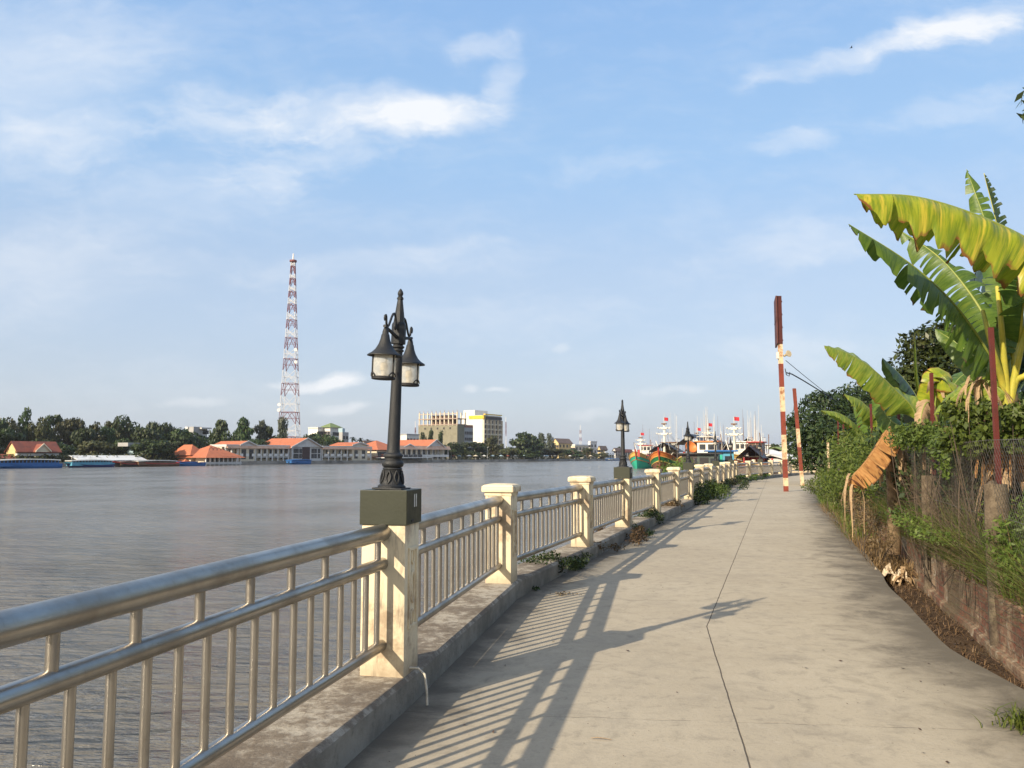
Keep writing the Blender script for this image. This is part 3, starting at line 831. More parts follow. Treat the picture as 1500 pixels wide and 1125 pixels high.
p1 = pole('striped_pole', f1, 0.175, [(712, 722, RB), (700, 712, CB), (673, 700, RB), (637, 673, CB), (603, 637, RB), (567, 603, CB), (533, 567, RB), (436, 533, CB)], 'tall red and cream banded steel pole with a dark sign on top', -0.012)
zt, zb = hz(434, f1.y), hz(504, f1.y)
mb = MB(); SM = Matrix.Translation((-0.012 * 7.7 - 0.14, -0.12, 0)) @ Matrix.Rotation(R(-15), 4, 'Z')
mb.bbox((0, 0.75, (zt + zb) / 2), (0.07, 1.6, zt - zb), 0.01, M=SM)
mb.box((0, 0.75, (zt + zb) / 2), (0.10, 1.4, 0.05), M=SM)
sg = mb.build('sign_board', M_SIGNBACK, None, False, base=None)
sg.location = f1; tag(sg, 'dark red sign board seen edge on at the top of the banded pole', 'sign')
mb = MB()
mb.box((-0.012 * 7.7 + 0.005, -0.107, (zt + zb) / 2), (0.20, 0.006, zt - zb))
for k in range(4): mb.ball((-0.012 * 7.7 + 0.13, 0, zb + (zt - zb) * (0.08 + 0.27 * k)), 0.04, 6)
mb.build('sign_bracket', M_SIGNBACK, p1)
sp = empty('loudspeaker', f1 + Vector((0.0, 0, hz(520, f1.y))), 'small cream horn loudspeaker clamped to the banded pole', 'loudspeaker')
M_HORN = paint('horn_cream', (0.55, 0.45, 0.28), (0.3, 0.22, 0.13), 0.5, 12)
Mh = Matrix.Translation((0.16, -0.12, 0.0)) @ Matrix.Rotation(R(75), 4, 'X') @ Matrix.Rotation(R(25), 4, 'Y')
mb = MB(); mb.lathe([(0.155, 0.16), (0.16, 0.15), (0.10, 0.06), (0.05, 0.0), (0.035, -0.06), (0.05, -0.07), (0.05, -0.16), (0.02, -0.17)], 18, M=Mh)
mb.build('horn', M_HORN, sp, True, 40)
mb = MB(); mb.box((-0.19, 0, -0.02), (0.12, 0.14, 0.30)); mb.build('housing', paint('housing_white', (0.7, 0.68, 0.62), None, 0.5), sp)
f2 = gp(1175.5, 711)
pole('striped_pole', f2, 0.155, [(690, 712, CB), (655, 690, RB), (628, 655, CB), (569, 628, RB)], 'shorter leaning red and cream steel pole behind the tall banded one', -0.055)
f3 = gp(1214, 692)
f3 = px(1214, 690, 36)
pole('marker_post', Vector((f3.x, 36, -0.1)), 0.075, [(645, 667, CB), (667, 673, RB), (673, 692, CB)], 'thin white marker post in front of the hedge')
M_CABLE = paint('black_cable', (0.02, 0.02, 0.022), (0.03, 0.03, 0.03), 0.6)
for (lab, za, q) in (('thick black cable hanging from the banded pole to the tree', 545, [px(1152, 546, 37), px(1160, 548, 37.5), px(1176, 557, 39.5), px(1202, 573, 43), px(1225, 588, 47)]), ('thin upper wire hanging from the banded pole to the tree', 530, [px(1151, 528, 37), px(1163, 538, 38), px(1180, 552, 40), px(1205, 572, 44), px(1228, 590, 48)])):
    mb = MB(); mb.tube(q, 0.028 if za == 545 else 0.014, 6)
    if za == 545: mb.tube([px(1150, 540, 37), px(1152, 549, 36.9), px(1156, 551, 36.9), px(1157, 545, 36.9)], 0.02, 6)
    tag(mb.build('cable', M_CABLE, None, True, 60), lab, 'cable')

# ------------------------------------------------------------------ banana plants
def banana_mat(name, green, light, yellow, brown, ylo, yhi, edge=0.86, trans=0.35, rough=0.38):
    b = NB(name); uvn = b.n('ShaderNodeUVMap'); s = b.n('ShaderNodeSeparateXYZ'); b.l(uvn.outputs[0], s.inputs[0])
    mp = b.n('ShaderNodeMapping'); mp.inputs['Scale'].default_value = (26, 0.9, 1); b.l(uvn.outputs[0], mp.inputs[0])
    veins = b.noise(mp.outputs[0], 2.0, 5, 0.6)
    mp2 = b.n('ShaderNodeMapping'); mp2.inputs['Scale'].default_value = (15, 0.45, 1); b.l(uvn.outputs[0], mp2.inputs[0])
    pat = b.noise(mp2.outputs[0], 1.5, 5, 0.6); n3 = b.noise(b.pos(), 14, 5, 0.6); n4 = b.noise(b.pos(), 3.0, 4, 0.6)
    col = b.mix(b.ramp(veins, 0.38, 0.62), green, light)
    col = b.mix(b.ramp(pat, ylo, yhi), col, yellow)  # cross bands; on bright and dry leaves they paint pleat light and shade
    e = b.math('ADD', s.outputs['Y'], b.math('MULTIPLY', b.math('SUBTRACT', n4, 0.5), 0.5))
    e = b.math('ADD', e, b.math('MULTIPLY', b.math('SUBTRACT', n3, 0.5), 0.16))
    col = b.mix(b.ramp(e, edge, edge + 0.1), col, brown)
    bs = b.bsdf(col, rough, 0, b.bump(veins, 0.35, 0.012), 0.4)
    t = b.n('ShaderNodeBsdfTranslucent'); b.l(col, t.inputs[0])
    mx = b.n('ShaderNodeMixShader'); mx.inputs[0].default_value = trans; b.l(bs, mx.inputs[1]); b.l(t.outputs[0], mx.inputs[2])
    return b.done(mx.outputs[0])
BL_BRIGHT = banana_mat('banana_leaf_yellow_pleat_light', (0.20, 0.28, 0.02), (0.36, 0.40, 0.03), (0.62, 0.52, 0.06), (0.24, 0.10, 0.03), 0.50, 0.66, 0.92)  # yellow-green blade; lighter yellow bands paint the light catching its pleats
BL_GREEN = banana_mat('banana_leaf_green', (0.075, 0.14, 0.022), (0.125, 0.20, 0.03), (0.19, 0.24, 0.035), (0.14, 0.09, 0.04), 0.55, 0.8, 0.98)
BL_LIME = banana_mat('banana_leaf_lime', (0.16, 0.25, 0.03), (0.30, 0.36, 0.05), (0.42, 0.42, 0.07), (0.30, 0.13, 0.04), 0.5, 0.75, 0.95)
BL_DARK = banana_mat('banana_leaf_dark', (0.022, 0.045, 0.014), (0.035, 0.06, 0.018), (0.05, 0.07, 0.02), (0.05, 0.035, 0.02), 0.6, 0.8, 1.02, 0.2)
BL_DRY = banana_mat('banana_leaf_dry', (0.38, 0.18, 0.06), (0.52, 0.28, 0.10), (0.13, 0.055, 0.025), (0.16, 0.07, 0.03), 0.53, 0.62, 0.92, 0.25, 0.85)  # dry brown blade; dark bands paint the shade in its pleat creases
BL_STRAW = banana_mat('banana_leaf_straw', (0.36, 0.25, 0.14), (0.48, 0.34, 0.20), (0.30, 0.18, 0.10), (0.16, 0.10, 0.06), 0.5, 0.7, 0.95, 0.2, 0.85)
M_RIB = paint('banana_midrib', (0.22, 0.27, 0.06), (0.30, 0.32, 0.07), 0.4, 5)
M_PETIOLE = paint('banana_petiole', (0.48, 0.42, 0.06), (0.32, 0.34, 0.06), 0.4, 4, 0.4, 0.65)
M_PSEUDO = paint('banana_stem', (0.20, 0.15, 0.06), (0.06, 0.04, 0.02), 0.7, 3, 0.4, 0.6, 0.5)

def catmull(P, n):
    P = [Vector(p) for p in P]; P = [P[0] * 2 - P[1]] + P + [P[-1] * 2 - P[-2]]
    out = []; seg = len(P) - 3
    for k in range(n + 1):
        t = k / n * seg; i = min(int(t), seg - 1); t -= i
        p0, p1, p2, p3 = P[i:i + 4]
        out.append(0.5 * ((2 * p1) + (p2 - p0) * t + (2 * p0 - 5 * p1 + 4 * p2 - p3) * t * t + (3 * p1 - p0 - 3 * p2 + p3) * t ** 3))
    return out

def banana_leaf(parent, pts, width, mat, up=(0, 0, 1), droop=(0.5, 0.5), torn=0.3, seed=0, petiole=0.15, rib=0.018, rmat=None, base=None, sag=0.15, ruffle=0.05, taper=0.8, n=84):
    rg = random.Random(seed); P = catmull(pts, n); M_ = 7
    mb = MB(); up = Vector(up).normalized()
    T = [(P[min(i + 1, n)] - P[max(i - 1, 0)]).normalized() for i in range(n + 1)]
    L = sum((P[i + 1] - P[i]).length for i in range(n))
    def wid(t):
        if t < petiole: return 0.0
        q = (t - petiole) / (1 - petiole)
        return width * min(1, (q / 0.12)) ** 0.6 * max(0.0, 1 - q ** (4.5 * taper)) ** 0.75
    for sgn in (1, -1):
        i = int(petiole * n)
        ph = rg.uniform(0, 6)
        while i < n:
            ln = max(1, int(rg.expovariate(1 / (2.2 + 16 * (1 - torn) ** 2)))) + 1
            if torn < 0.12: ln = n
            j = min(n, i + ln)
            dj = rg.uniform(-0.35, 0.35) * torn; gap = ((0.15 + 0.35 * rg.random()) if torn > 0.7 else (0.05 + 0.33 * torn * rg.random())) if torn > 0.1 else 0
            short = 1 - 0.25 * torn * rg.random()
            deep = rg.uniform(0.0, 0.75) if torn < 0.6 else rg.uniform(0, 0.2)
            st = []
            for a in range(i, j + 1):
                t = a / n; w_ = wid(t) * short; S = T[a].cross(up)
                if S.length < 1e-4: S = Vector((1, 0, 0))
                S = S.normalized() * sgn; N = S.cross(T[a]) * sgn
                N = N.normalized()
                if N.dot(up) < 0: N = -N
                row = []; c = (a - (i + j) / 2) / max(1, (j - i) / 2)
                for m in range(M_ + 1):
                    vv = m / M_; an = (droop[0] if sgn > 0 else droop[1]) * (0.55 + 0.75 * vv) + dj * vv
                    g = gap * max(0, (vv - deep) / (1 - deep)) * 1.0
                    rf = ruffle * w_ * math.sin(a * 0.62 + ph + 1.5 * vv) * vv + 0.5 * ruffle * w_ * math.sin(a * 1.37 + ph) * vv
                    p = P[a] + S * w_ * vv * math.cos(an) - N * (w_ * vv * math.sin(an)) + N * rf - T[a] * (c * g * (j - i) / 2 * L / n) - Vector((0, 0, 1)) * sag * w_ * vv * vv + T[a] * w_ * 0.18 * vv
                    row.append(len(mb.v)); mb.v.append(p); mb.uv.append((t * (L / 1.5) + (0 if sgn > 0 else 3.3), vv + (0.1 if t > 0.95 else 0)))
                st.append(row)
            for a, c in zip(st, st[1:]):
                for m in range(M_):
                    mb.f.append((a[m], a[m + 1], c[m + 1], c[m]) if sgn > 0 else (a[m + 1], a[m], c[m], c[m + 1])); mb.m.append(0)
            i = j
    mb.has_uv = True
    rads = [rib * (1.5 if k / n < petiole else 1.0) * (1 - 0.8 * k / n) for k in range(0, n + 1, 3)]
    mb.tube([P[k] - up * 0.004 for k in range(0, n + 1, 3)], rads, 7, mi=1, caps=True)
    if base is not None: mb.v = [q - base for q in mb.v]
    return mb.build('leaf', [mat, rmat or M_RIB], parent, True, 80)

def dry_strips(parent, name, c, n, length, rad, seed, mat, base, down=1.0, wd=0.03):
    rg = random.Random(seed); mb = MB(); mb.has_uv = True
    for k in range(n):
        a = rg.uniform(0, 2 * PI); p = Vector(c) + Vector((math.cos(a) * rad * rg.random(), math.sin(a) * rad * rg.random(), rg.uniform(-0.05, 0.12)))
        d = Vector((math.cos(a), math.sin(a), rg.uniform(-0.4, 0.5))).normalized(); Ls = length * rg.uniform(0.5, 1.1); w_ = wd * rg.uniform(0.4, 1.5)
        tw = rg.uniform(-2, 2); prev = None; S0 = d.cross(Vector((0, 0, 1))).normalized()
        for q in range(9):
            t = q / 8
            S = (S0 * math.cos(tw * t) + Vector((0, 0, 1)).cross(S0) * math.sin(tw * t)) * w_ * (1 - 0.7 * t)
            o = len(mb.v); mb.v += [p - S - base, p + S - base]; mb.uv += [(t + k, 0.1), (t + k, 0.7)]
            if prev is not None: mb.f.append((prev, prev + 1, o + 1, o)); mb.m.append(0)
            prev = o
            d = (d + Vector((rg.uniform(-0.15, 0.15), rg.uniform(-0.15, 0.15), -0.42 * down))).normalized(); p = p + d * Ls / 8
    return mb.build(name, mat, parent, True, 80)

def banana_stem(parent, top, foot, r, base, seed, mat=None):
    rg = random.Random(seed); mb = MB(); n = 14; pts = []; rad = []
    for k in range(n + 1):
        t = k / n; p = Vector(foot).lerp(Vector(top), t) + Vector((0.02 * math.sin(5 * t), 0.02 * math.cos(4 * t), 0)); pts.append(p - base); rad.append(r * (1.25 - 0.55 * t) * (1 + 0.06 * rg.uniform(-1, 1)))
    mb.tube(pts, rad, 14)
    return mb.build('stem', mat or M_PSEUDO, parent, True, 80)

# the big plant at the right edge
c0 = px(1478, 580, 8.7); base = Vector((c0.x, c0.y, 0.12))
bp = empty('banana_plant', base, 'tall banana plant at right with fanned yellow stalks and torn green leaves', 'banana plant', 'banana plants behind the fence')
banana_stem(bp, px(1478, 575, 8.7), (c0.x + 0.05, c0.y, 0.1), 0.13, base, 1)
big = dict(parent=bp, base=base)
top = px(1476, 590, 8.7)
banana_leaf(pts=[top, px(1463, 545, 8.65), px(1425, 482, 8.5), px(1385, 432, 8.4), px(1325, 380, 8.3), px(1243, 328, 8.2)], width=0.34, mat=BL_GREEN, up=(-0.35, -0.45, 0.8), droop=(0.55, 0.35), torn=0.88, seed=3, petiole=0.16, rib=0.024, sag=0.5, **big)
banana_leaf(pts=[top, px(1468, 540, 8.75), px(1445, 470, 8.9), px(1410, 415, 9.05), px(1370, 372, 9.2), px(1316, 336, 9.4)], width=0.30, mat=BL_GREEN, up=(-0.5, -0.3, 0.8), droop=(0.5, 0.5), torn=0.8, seed=5, petiole=0.22, rib=0.022, sag=0.3, **big)
banana_leaf(pts=[top, px(1478, 540, 8.8), px(1470, 440, 9.1), px(1448, 340, 9.5), px(1416, 248, 9.8)], width=0.19, mat=BL_GREEN, up=(-0.3, -0.9, 0.1), droop=(0.2, 0.25), torn=0.75, seed=7, petiole=0.35, rib=0.02, sag=0.05, **big)
banana_leaf(pts=[top, px(1480, 540, 8.85), px(1474, 440, 9.2), px(1462, 340, 9.7), px(1441, 254, 10.0)], width=0.17, mat=BL_DARK, up=(-0.8, 0.3, 0.1), droop=(0.5, 0.5), torn=0.85, seed=9, petiole=0.35, rib=0.024, rmat=M_PETIOLE, sag=0.05, **big)
banana_leaf(pts=[top, px(1474, 570, 8.7), px(1452, 545, 9.0), px(1415, 512, 9.3), px(1370, 482, 9.5)], width=0.21, mat=BL_GREEN, up=(-0.3, -0.75, 0.5), droop=(0.15, 0.2), torn=0.1, seed=11, petiole=0.25, rib=0.02, **big)
banana_leaf(pts=[top, px(1492, 520, 8.6), px(1500, 440, 8.4), px(1520, 390, 8.1), px(1570, 370, 7.8)], width=0.30, mat=BL_GREEN, up=(0.2, -0.6, 0.8), droop=(0.6, 0.6), torn=0.6, seed=13, petiole=0.3, rib=0.026, rmat=M_PETIOLE, **big)
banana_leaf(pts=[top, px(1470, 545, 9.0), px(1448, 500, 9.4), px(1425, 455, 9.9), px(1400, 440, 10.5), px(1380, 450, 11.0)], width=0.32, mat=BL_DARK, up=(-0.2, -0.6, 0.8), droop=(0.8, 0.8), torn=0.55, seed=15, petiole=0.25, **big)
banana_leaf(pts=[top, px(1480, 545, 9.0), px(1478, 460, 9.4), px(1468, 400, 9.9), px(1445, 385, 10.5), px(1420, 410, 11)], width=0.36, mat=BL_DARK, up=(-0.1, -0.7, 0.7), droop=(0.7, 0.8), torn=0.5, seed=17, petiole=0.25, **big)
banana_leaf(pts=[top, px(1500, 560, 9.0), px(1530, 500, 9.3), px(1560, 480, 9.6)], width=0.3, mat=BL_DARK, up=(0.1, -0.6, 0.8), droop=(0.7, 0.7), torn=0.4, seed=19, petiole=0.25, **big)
banana_leaf(pts=[top, px(1470, 575, 8.6), px(1440, 556, 8.7), px(1405, 575, 8.9), px(1368, 607, 9.1)], width=0.19, mat=BL_LIME, up=(-0.2, -0.75, 0.6), droop=(0.35, 0.5), torn=0.3, seed=21, petiole=0.15, **big)
banana_leaf(pts=[top, px(1482, 560, 8.8), px(1486, 470, 8.9), px(1492, 420, 9.0), px(1530, 330, 9.3)], width=0.26, mat=BL_GREEN, up=(0.4, -0.8, 0.3), droop=(0.4, 0.4), torn=0.5, seed=23, petiole=0.45, rib=0.028, rmat=M_PETIOLE, **big)
for k, (u, v_, d_) in enumerate([(1452, 505, 8.4), (1466, 470, 8.45), (1498, 500, 8.5), (1506, 545, 8.5)]):
    mb = MB(); q = catmull([px(1477, 605, 8.65), px(1477 + (u - 1477) * 0.35, 560, 8.6), px(u, v_, d_), px(u + (u - 1477) * 0.5, v_ - 50, d_ + 0.1)], 14)
    mb.tube([p - base for p in q], [0.045 - 0.0018 * i for i in range(15)], 9); mb.build('petiole', M_PETIOLE, bp, True, 80)
dry_strips(bp, 'dry_leaf', px(1478, 610, 8.6), 46, 0.75, 0.16, 4, BL_STRAW, base, 0.9, 0.045)
dry_strips(bp, 'dry_leaf', px(1486, 640, 8.5), 30, 0.7, 0.16, 5, BL_DRY, base, 1.4, 0.045)
dry_strips(bp, 'dry_leaf', px(1440, 565, 8.7), 26, 0.6, 0.12, 6, BL_STRAW, base, 0.9, 0.02)
dry_strips(bp, 'dry_leaf', px(1490, 690, 8.5), 34, 0.8, 0.25, 8, BL_STRAW, base, 1.2, 0.05)

# its neighbour outside the picture whose great leaf reaches in
c0 = px(1660, 600, 8.0); base = Vector((c0.x, c0.y, 0.12))
bp2 = empty('banana_plant', base, 'banana plant at the right edge whose huge yellow-green leaf arches across the others', 'banana plant', 'banana plants behind the fence')
banana_stem(bp2, px(1655, 560, 8.0), (c0.x, c0.y, 0.1), 0.13, base, 2)
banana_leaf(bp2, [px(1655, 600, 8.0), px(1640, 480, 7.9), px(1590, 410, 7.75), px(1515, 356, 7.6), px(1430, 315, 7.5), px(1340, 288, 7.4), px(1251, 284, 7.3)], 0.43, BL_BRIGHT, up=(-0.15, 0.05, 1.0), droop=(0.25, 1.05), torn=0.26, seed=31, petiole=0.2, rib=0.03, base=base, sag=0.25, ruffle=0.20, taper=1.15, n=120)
banana_leaf(bp2, [px(1655, 600, 8.0), px(1680, 480, 8.2), px(1640, 400, 8.6), px(1560, 360, 9.0), px(1480, 352, 9.4)], 0.32, BL_GREEN, up=(0, -0.4, 0.9), droop=(0.7, 0.7), torn=0.5, seed=33, petiole=0.2, base=base)
dry_strips(bp2, 'dry_leaf', px(1655, 640, 8.0), 30, 0.8, 0.15, 9, BL_STRAW, base, 1.0, 0.05)

# second clump, half way along the fence
c0 = px(1345, 640, 13.4); base = Vector((c0.x, c0.y, 0.15))
bp3 = empty('banana_plant', base, 'banana plant in mid fence with one lime leaf arching left and a dark folded leaf', 'banana plant', 'banana plants behind the fence')
banana_stem(bp3, px(1345, 625, 13.4), (c0.x, c0.y, 0.1), 0.12, base, 3)
t3 = px(1345, 640, 13.4)
banana_leaf(bp3, [t3, px(1338, 600, 13.3), px(1312, 572, 13.2), px(1275, 538, 13.0), px(1240, 517, 12.9), px(1207, 506, 12.8)], 0.34, BL_LIME, up=(-0.3, -0.55, 0.8), droop=(0.1, 0.75), torn=0.12, seed=41, petiole=0.12, base=base, ruffle=0.06)
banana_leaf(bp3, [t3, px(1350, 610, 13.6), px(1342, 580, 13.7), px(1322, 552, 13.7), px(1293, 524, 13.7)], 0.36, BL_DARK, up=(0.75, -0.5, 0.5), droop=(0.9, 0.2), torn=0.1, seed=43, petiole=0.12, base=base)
banana_leaf(bp3, [t3, px(1352, 600, 13.2), px(1344, 550, 13.0), px(1340, 488, 12.8)], 0.10, BL_LIME, up=(-0.7, -0.7, 0), droop=(-1.1, -1.1), torn=0.05, seed=45, petiole=0.15, base=base, ruffle=0)
banana_leaf(bp3, [t3, px(1330, 630, 13.9), px(1300, 610, 14.2), px(1278, 560, 14.5)], 0.25, BL_GREEN, up=(-0.4, -0.6, 0.6), droop=(0.5, 0.5), torn=0.5, seed=47, petiole=0.1, base=base)
c0 = px(1392, 640, 11.4); base = Vector((c0.x, c0.y, 0.15))
bp4 = empty('banana_plant', base, 'low banana plant with a bent yellow leaf between two red fence posts', 'banana plant', 'banana plants behind the fence')
banana_stem(bp4, px(1388, 625, 11.4), (c0.x, c0.y, 0.1), 0.11, base, 4)
t4 = px(1388, 650, 11.4)
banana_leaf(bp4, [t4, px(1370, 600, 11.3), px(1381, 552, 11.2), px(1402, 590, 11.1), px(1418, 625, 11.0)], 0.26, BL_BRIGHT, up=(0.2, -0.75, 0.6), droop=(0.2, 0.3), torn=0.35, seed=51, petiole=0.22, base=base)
banana_leaf(bp4, [t4, px(1385, 600, 11.5), px(1400, 560, 11.7), px(1430, 535, 12.0)], 0.24, BL_GREEN, up=(0, -0.6, 0.7), droop=(0.4, 0.4), torn=0.4, seed=53, petiole=0.2, base=base)
banana_leaf(bp4, [t4, px(1375, 620, 11.3), px(1362, 590, 11.2), px(1352, 600, 11.1), px(1345, 640, 11)], 0.16, BL_STRAW, up=(-0.2, -0.8, 0.5), droop=(0.6, 0.6), torn=0.5, seed=55, petiole=0.2, base=base)
dry_strips(bp4, 'dry_leaf', px(1368, 560, 11.3), 9, 0.35, 0.05, 14, BL_STRAW, base, 0.5, 0.05)
dry_strips(bp4, 'dry_leaf', px(1390, 640, 11.3), 24, 0.7, 0.15, 15, BL_STRAW, base, 1.1, 0.05)
# third clump
c0 = px(1288, 660, 19.5); base = Vector((c0.x, c0.y, 0.1))
bp5 = empty('banana_plant', base, 'distant banana plant with small bright green leaves against the dark tree', 'banana plant', 'banana plants behind the fence')
banana_stem(bp5, px(1288, 640, 19.5), (c0.x, c0.y, 0.0), 0.13, base, 6)
t5 = px(1288, 650, 19.5)
for k, (q, wd, m, up) in enumerate([([px(1283, 615, 19.4), px(1262, 588, 19.2), px(1237, 577, 19)], 0.33, BL_LIME, (-0.2, -0.6, 0.8)), ([px(1270, 640, 19.3), px(1245, 615, 19), px(1225, 604, 18.8), px(1203, 601, 18.6)], 0.24, BL_LIME, (-0.2, -0.3, 0.9)), ([px(1292, 610, 19.6), px(1302, 585, 19.7), px(1322, 575, 19.8)], 0.4, BL_GREEN, (0, -0.7, 0.7)), ([px(1280, 620, 19.7), px(1270, 600, 20), px(1250, 592, 20.3)], 0.4, BL_GREEN, (-0.3, -0.7, 0.7))]):
    banana_leaf(bp5, [t5] + q, wd, m, up=up, droop=(0.5, 0.5), torn=0.4, seed=60 + k, petiole=0.15, base=base)
# big withered leaf hanging over the fence
c0 = px(1302, 640, 12.6); base = Vector((c0.x, c0.y, 0.15))
dl = empty('dead_banana_plant', base, 'withered banana plant with a broad orange-brown leaf hanging over the fence', 'banana plant', 'banana plants behind the fence')
banana_stem(dl, px(1303, 640, 12.7), (c0.x + 0.1, c0.y + 0.2, 0.1), 0.09, base, 7, paint('dead_stem', (0.25, 0.17, 0.10), (0.10, 0.07, 0.04), 0.9, 5, 0.4, 0.6, 0.6))
banana_leaf(dl, [px(1304, 626, 12.7), px(1298, 632, 12.5), px(1284, 655, 12.3), px(1266, 680, 12.15), px(1248, 700, 12.1), px(1243, 712, 12.1)], 0.29, BL_DRY, up=(-0.30, -0.90, 0.30), droop=(1.5, 0.12), torn=0.5, seed=71, petiole=0.04, base=base, ruffle=0.17, sag=0.05, rib=0.012, rmat=BL_DRY, taper=1.5)
dry_strips(dl, 'dry_leaf', px(1247, 705, 12.1), 11, 0.8, 0.05, 22, BL_STRAW, base, 2.2, 0.014)
dry_strips(dl, 'dry_leaf', px(1306, 645, 12.55), 30, 0.8, 0.10, 23, BL_STRAW, base, 1.8, 0.03)
# ------------------------------------------------------------------ leaf materials
F_DARK = foliage('leaf_dark', (0.024, 0.041, 0.013), (0.048, 0.070, 0.020), (0.015, 0.026, 0.010), 0.15)
F_MID = foliage('leaf_mid', (0.030, 0.056, 0.018), (0.055, 0.085, 0.024), (0.018, 0.036, 0.014), 0.2)
F_OLIVE = foliage('leaf_olive', (0.050, 0.062, 0.022), (0.085, 0.085, 0.032), (0.07, 0.055, 0.028), 0.2)
F_GREY = foliage('leaf_grey', (0.060, 0.075, 0.048), (0.09, 0.10, 0.065), (0.045, 0.055, 0.038), 0.2)
F_VINE = foliage('leaf_vine', (0.070, 0.115, 0.022), (0.125, 0.18, 0.034), (0.045, 0.078, 0.018), 0.3)
F_FEATHER = foliage('leaf_feathery', (0.085, 0.135, 0.024), (0.145, 0.19, 0.038), (0.06, 0.095, 0.024), 0.3)
F_WEED = foliage('leaf_weed', (0.030, 0.060, 0.016), (0.055, 0.095, 0.022), (0.020, 0.034, 0.012), 0.25, nscale=4)
F_DRYWEED = foliage('leaf_dryweed', (0.13, 0.085, 0.04), (0.20, 0.14, 0.07), (0.07, 0.06, 0.025), 0.2, nscale=4)
F_TWIG = foliage('dry_twig', (0.085, 0.062, 0.042), (0.14, 0.10, 0.07), (0.05, 0.038, 0.026), 0.0, 0.9, nscale=2)
F_NEAR = foliage('leaf_mango', (0.032, 0.056, 0.015), (0.075, 0.10, 0.024), (0.06, 0.062, 0.02), 0.2, 0.4)
F_GRASS = foliage('grass_blade', (0.10, 0.155, 0.025), (0.19, 0.24, 0.05), (0.20, 0.16, 0.07), 0.3, nscale=1.2)
F_DITCH = foliage('ditch_debris', (0.085, 0.052, 0.03), (0.14, 0.09, 0.05), (0.045, 0.03, 0.02), 0.1, nscale=1.5)
F_DRYGRASS = foliage('dry_grass_blade', (0.22, 0.15, 0.07), (0.30, 0.21, 0.10), (0.10, 0.075, 0.035), 0.2, nscale=1.5)
M_BARK = paint('bark', (0.10, 0.075, 0.055), (0.05, 0.04, 0.03), 0.95, 4, 0.4, 0.65, 0.7)
M_PALEBARK = paint('pale_bark', (0.20, 0.17, 0.14), (0.10, 0.085, 0.07), 0.95, 4, 0.4, 0.65, 0.5)

def blades(name, pts, h, w, mat, rng, lean=0.5, seg=3):
    """curved grass blades rooted at pts"""
    n = len(pts); a = rng.random(n) * 2 * PI
    d = np.stack([np.cos(a), np.sin(a), np.zeros(n)], 1); s = np.stack([-np.sin(a), np.cos(a), np.zeros(n)], 1)
    H = (h * (0.5 + 0.8 * rng.random(n)))[:, None]; Ln = (lean * (0.2 + rng.random(n)))[:, None]; W = (w * (0.6 + 0.8 * rng.random(n)))[:, None]
    def at(t): return pts + d * (H * Ln * t * t) + np.array([0, 0, 1.0]) * (H * (t - 0.35 * Ln * t * t))
    out = []
    ts = [0, 0.4, 0.75, 1.0]; ww = [1, 0.85, 0.5, 0.05]
    for i in range(3):
        p0, p1 = at(ts[i]), at(ts[i + 1])
        out.append(np.stack([p0 - s * W * ww[i], p0 + s * W * ww[i], p1 + s * W * ww[i + 1], p1 - s * W * ww[i + 1]], 1))
    v = np.concatenate(out, 1).reshape(n * 3, 4, 3)
    return mesh_np(name, v.reshape(-1, 3), 4, mat)

# ------------------------------------------------------------------ crowns shared by the far trees (radius 1, height 0..1)
def crown_variant(seed, kind):
    rng = np.random.default_rng(seed); lob = []
    if kind == 'round':
        for k in range(15):
            a = rng.random() * 6.28; r = 0.72 * math.sqrt(rng.random()); z = 0.22 + 0.60 * rng.random()
            r *= math.sqrt(max(0.1, 1 - ((z - 0.45) / 0.55) ** 2)); q = 0.24 + 0.16 * rng.random()
            lob.append((r * math.cos(a), r * math.sin(a), z, q, q, q * 0.50))
        n = 2600; sz = 0.062
    elif kind == 'tall':
        for k in range(14):
            z = 0.08 + 0.84 * k / 13; a = rng.random() * 6.28; r = (0.62 * (1 - z) ** 0.7 + 0.05) * rng.random(); q = 0.30 * (1.15 - 0.75 * z) + 0.1 * rng.random()
            lob.append((r * math.cos(a), r * math.sin(a), z, q * 1.3, q * 1.3, q * 0.42))
        n = 2400; sz = 0.066
    elif kind == 'wispy':
        for k in range(20):
            z = 0.08 + 0.88 * rng.random(); a = rng.random() * 6.28; r = 0.75 * rng.random() * (1.1 - 0.8 * z); q = 0.15 + 0.09 * rng.random()
            lob.append((r * math.cos(a), r * math.sin(a), z, q, q, q * 0.9))
        n = 1500; sz = 0.055
    elif kind == 'spread':
        for k in range(17):
            a = rng.random() * 6.28; r = 0.8 * math.sqrt(rng.random()); z = 0.38 + 0.42 * rng.random() * (1 - 0.5 * r); q = 0.26 + 0.12 * rng.random()
            lob.append((r * math.cos(a), r * math.sin(a), z, q, q, q * 0.55))
        n = 2600; sz = 0.058
    c, d = lobe_points(rng, lob, n, 0.55)
    c[:, 2] = np.clip(c[:, 2], 0.0, 1.05)
    size = sz * (0.6 + 0.9 * rng.random(n))
    if kind == 'wispy': return c, size, d, rng
    return c, size, d, rng
CROWN = {}
def crown_mesh(kind, var, mat):
    key = (kind, var, mat.name)
    if key not in CROWN:
        c, size, d, rng = crown_variant(100 + 7 * var + {'round': 0, 'tall': 40, 'wispy': 80, 'spread': 120}[kind], kind)
        CROWN[key] = leaves('crown', c, size, mat, rng, d * 0.9 + np.array([0, 0, 0.4]), 0.55, 0.6)
    return CROWN[key]
mb = MB(); mb.tube([(0, 0, 0), (0.1, 0.05, 0.3), (0, 0, 0.5), (0.1, 0, 0.66)], [1, 0.8, 0.6, 0.25], 7)
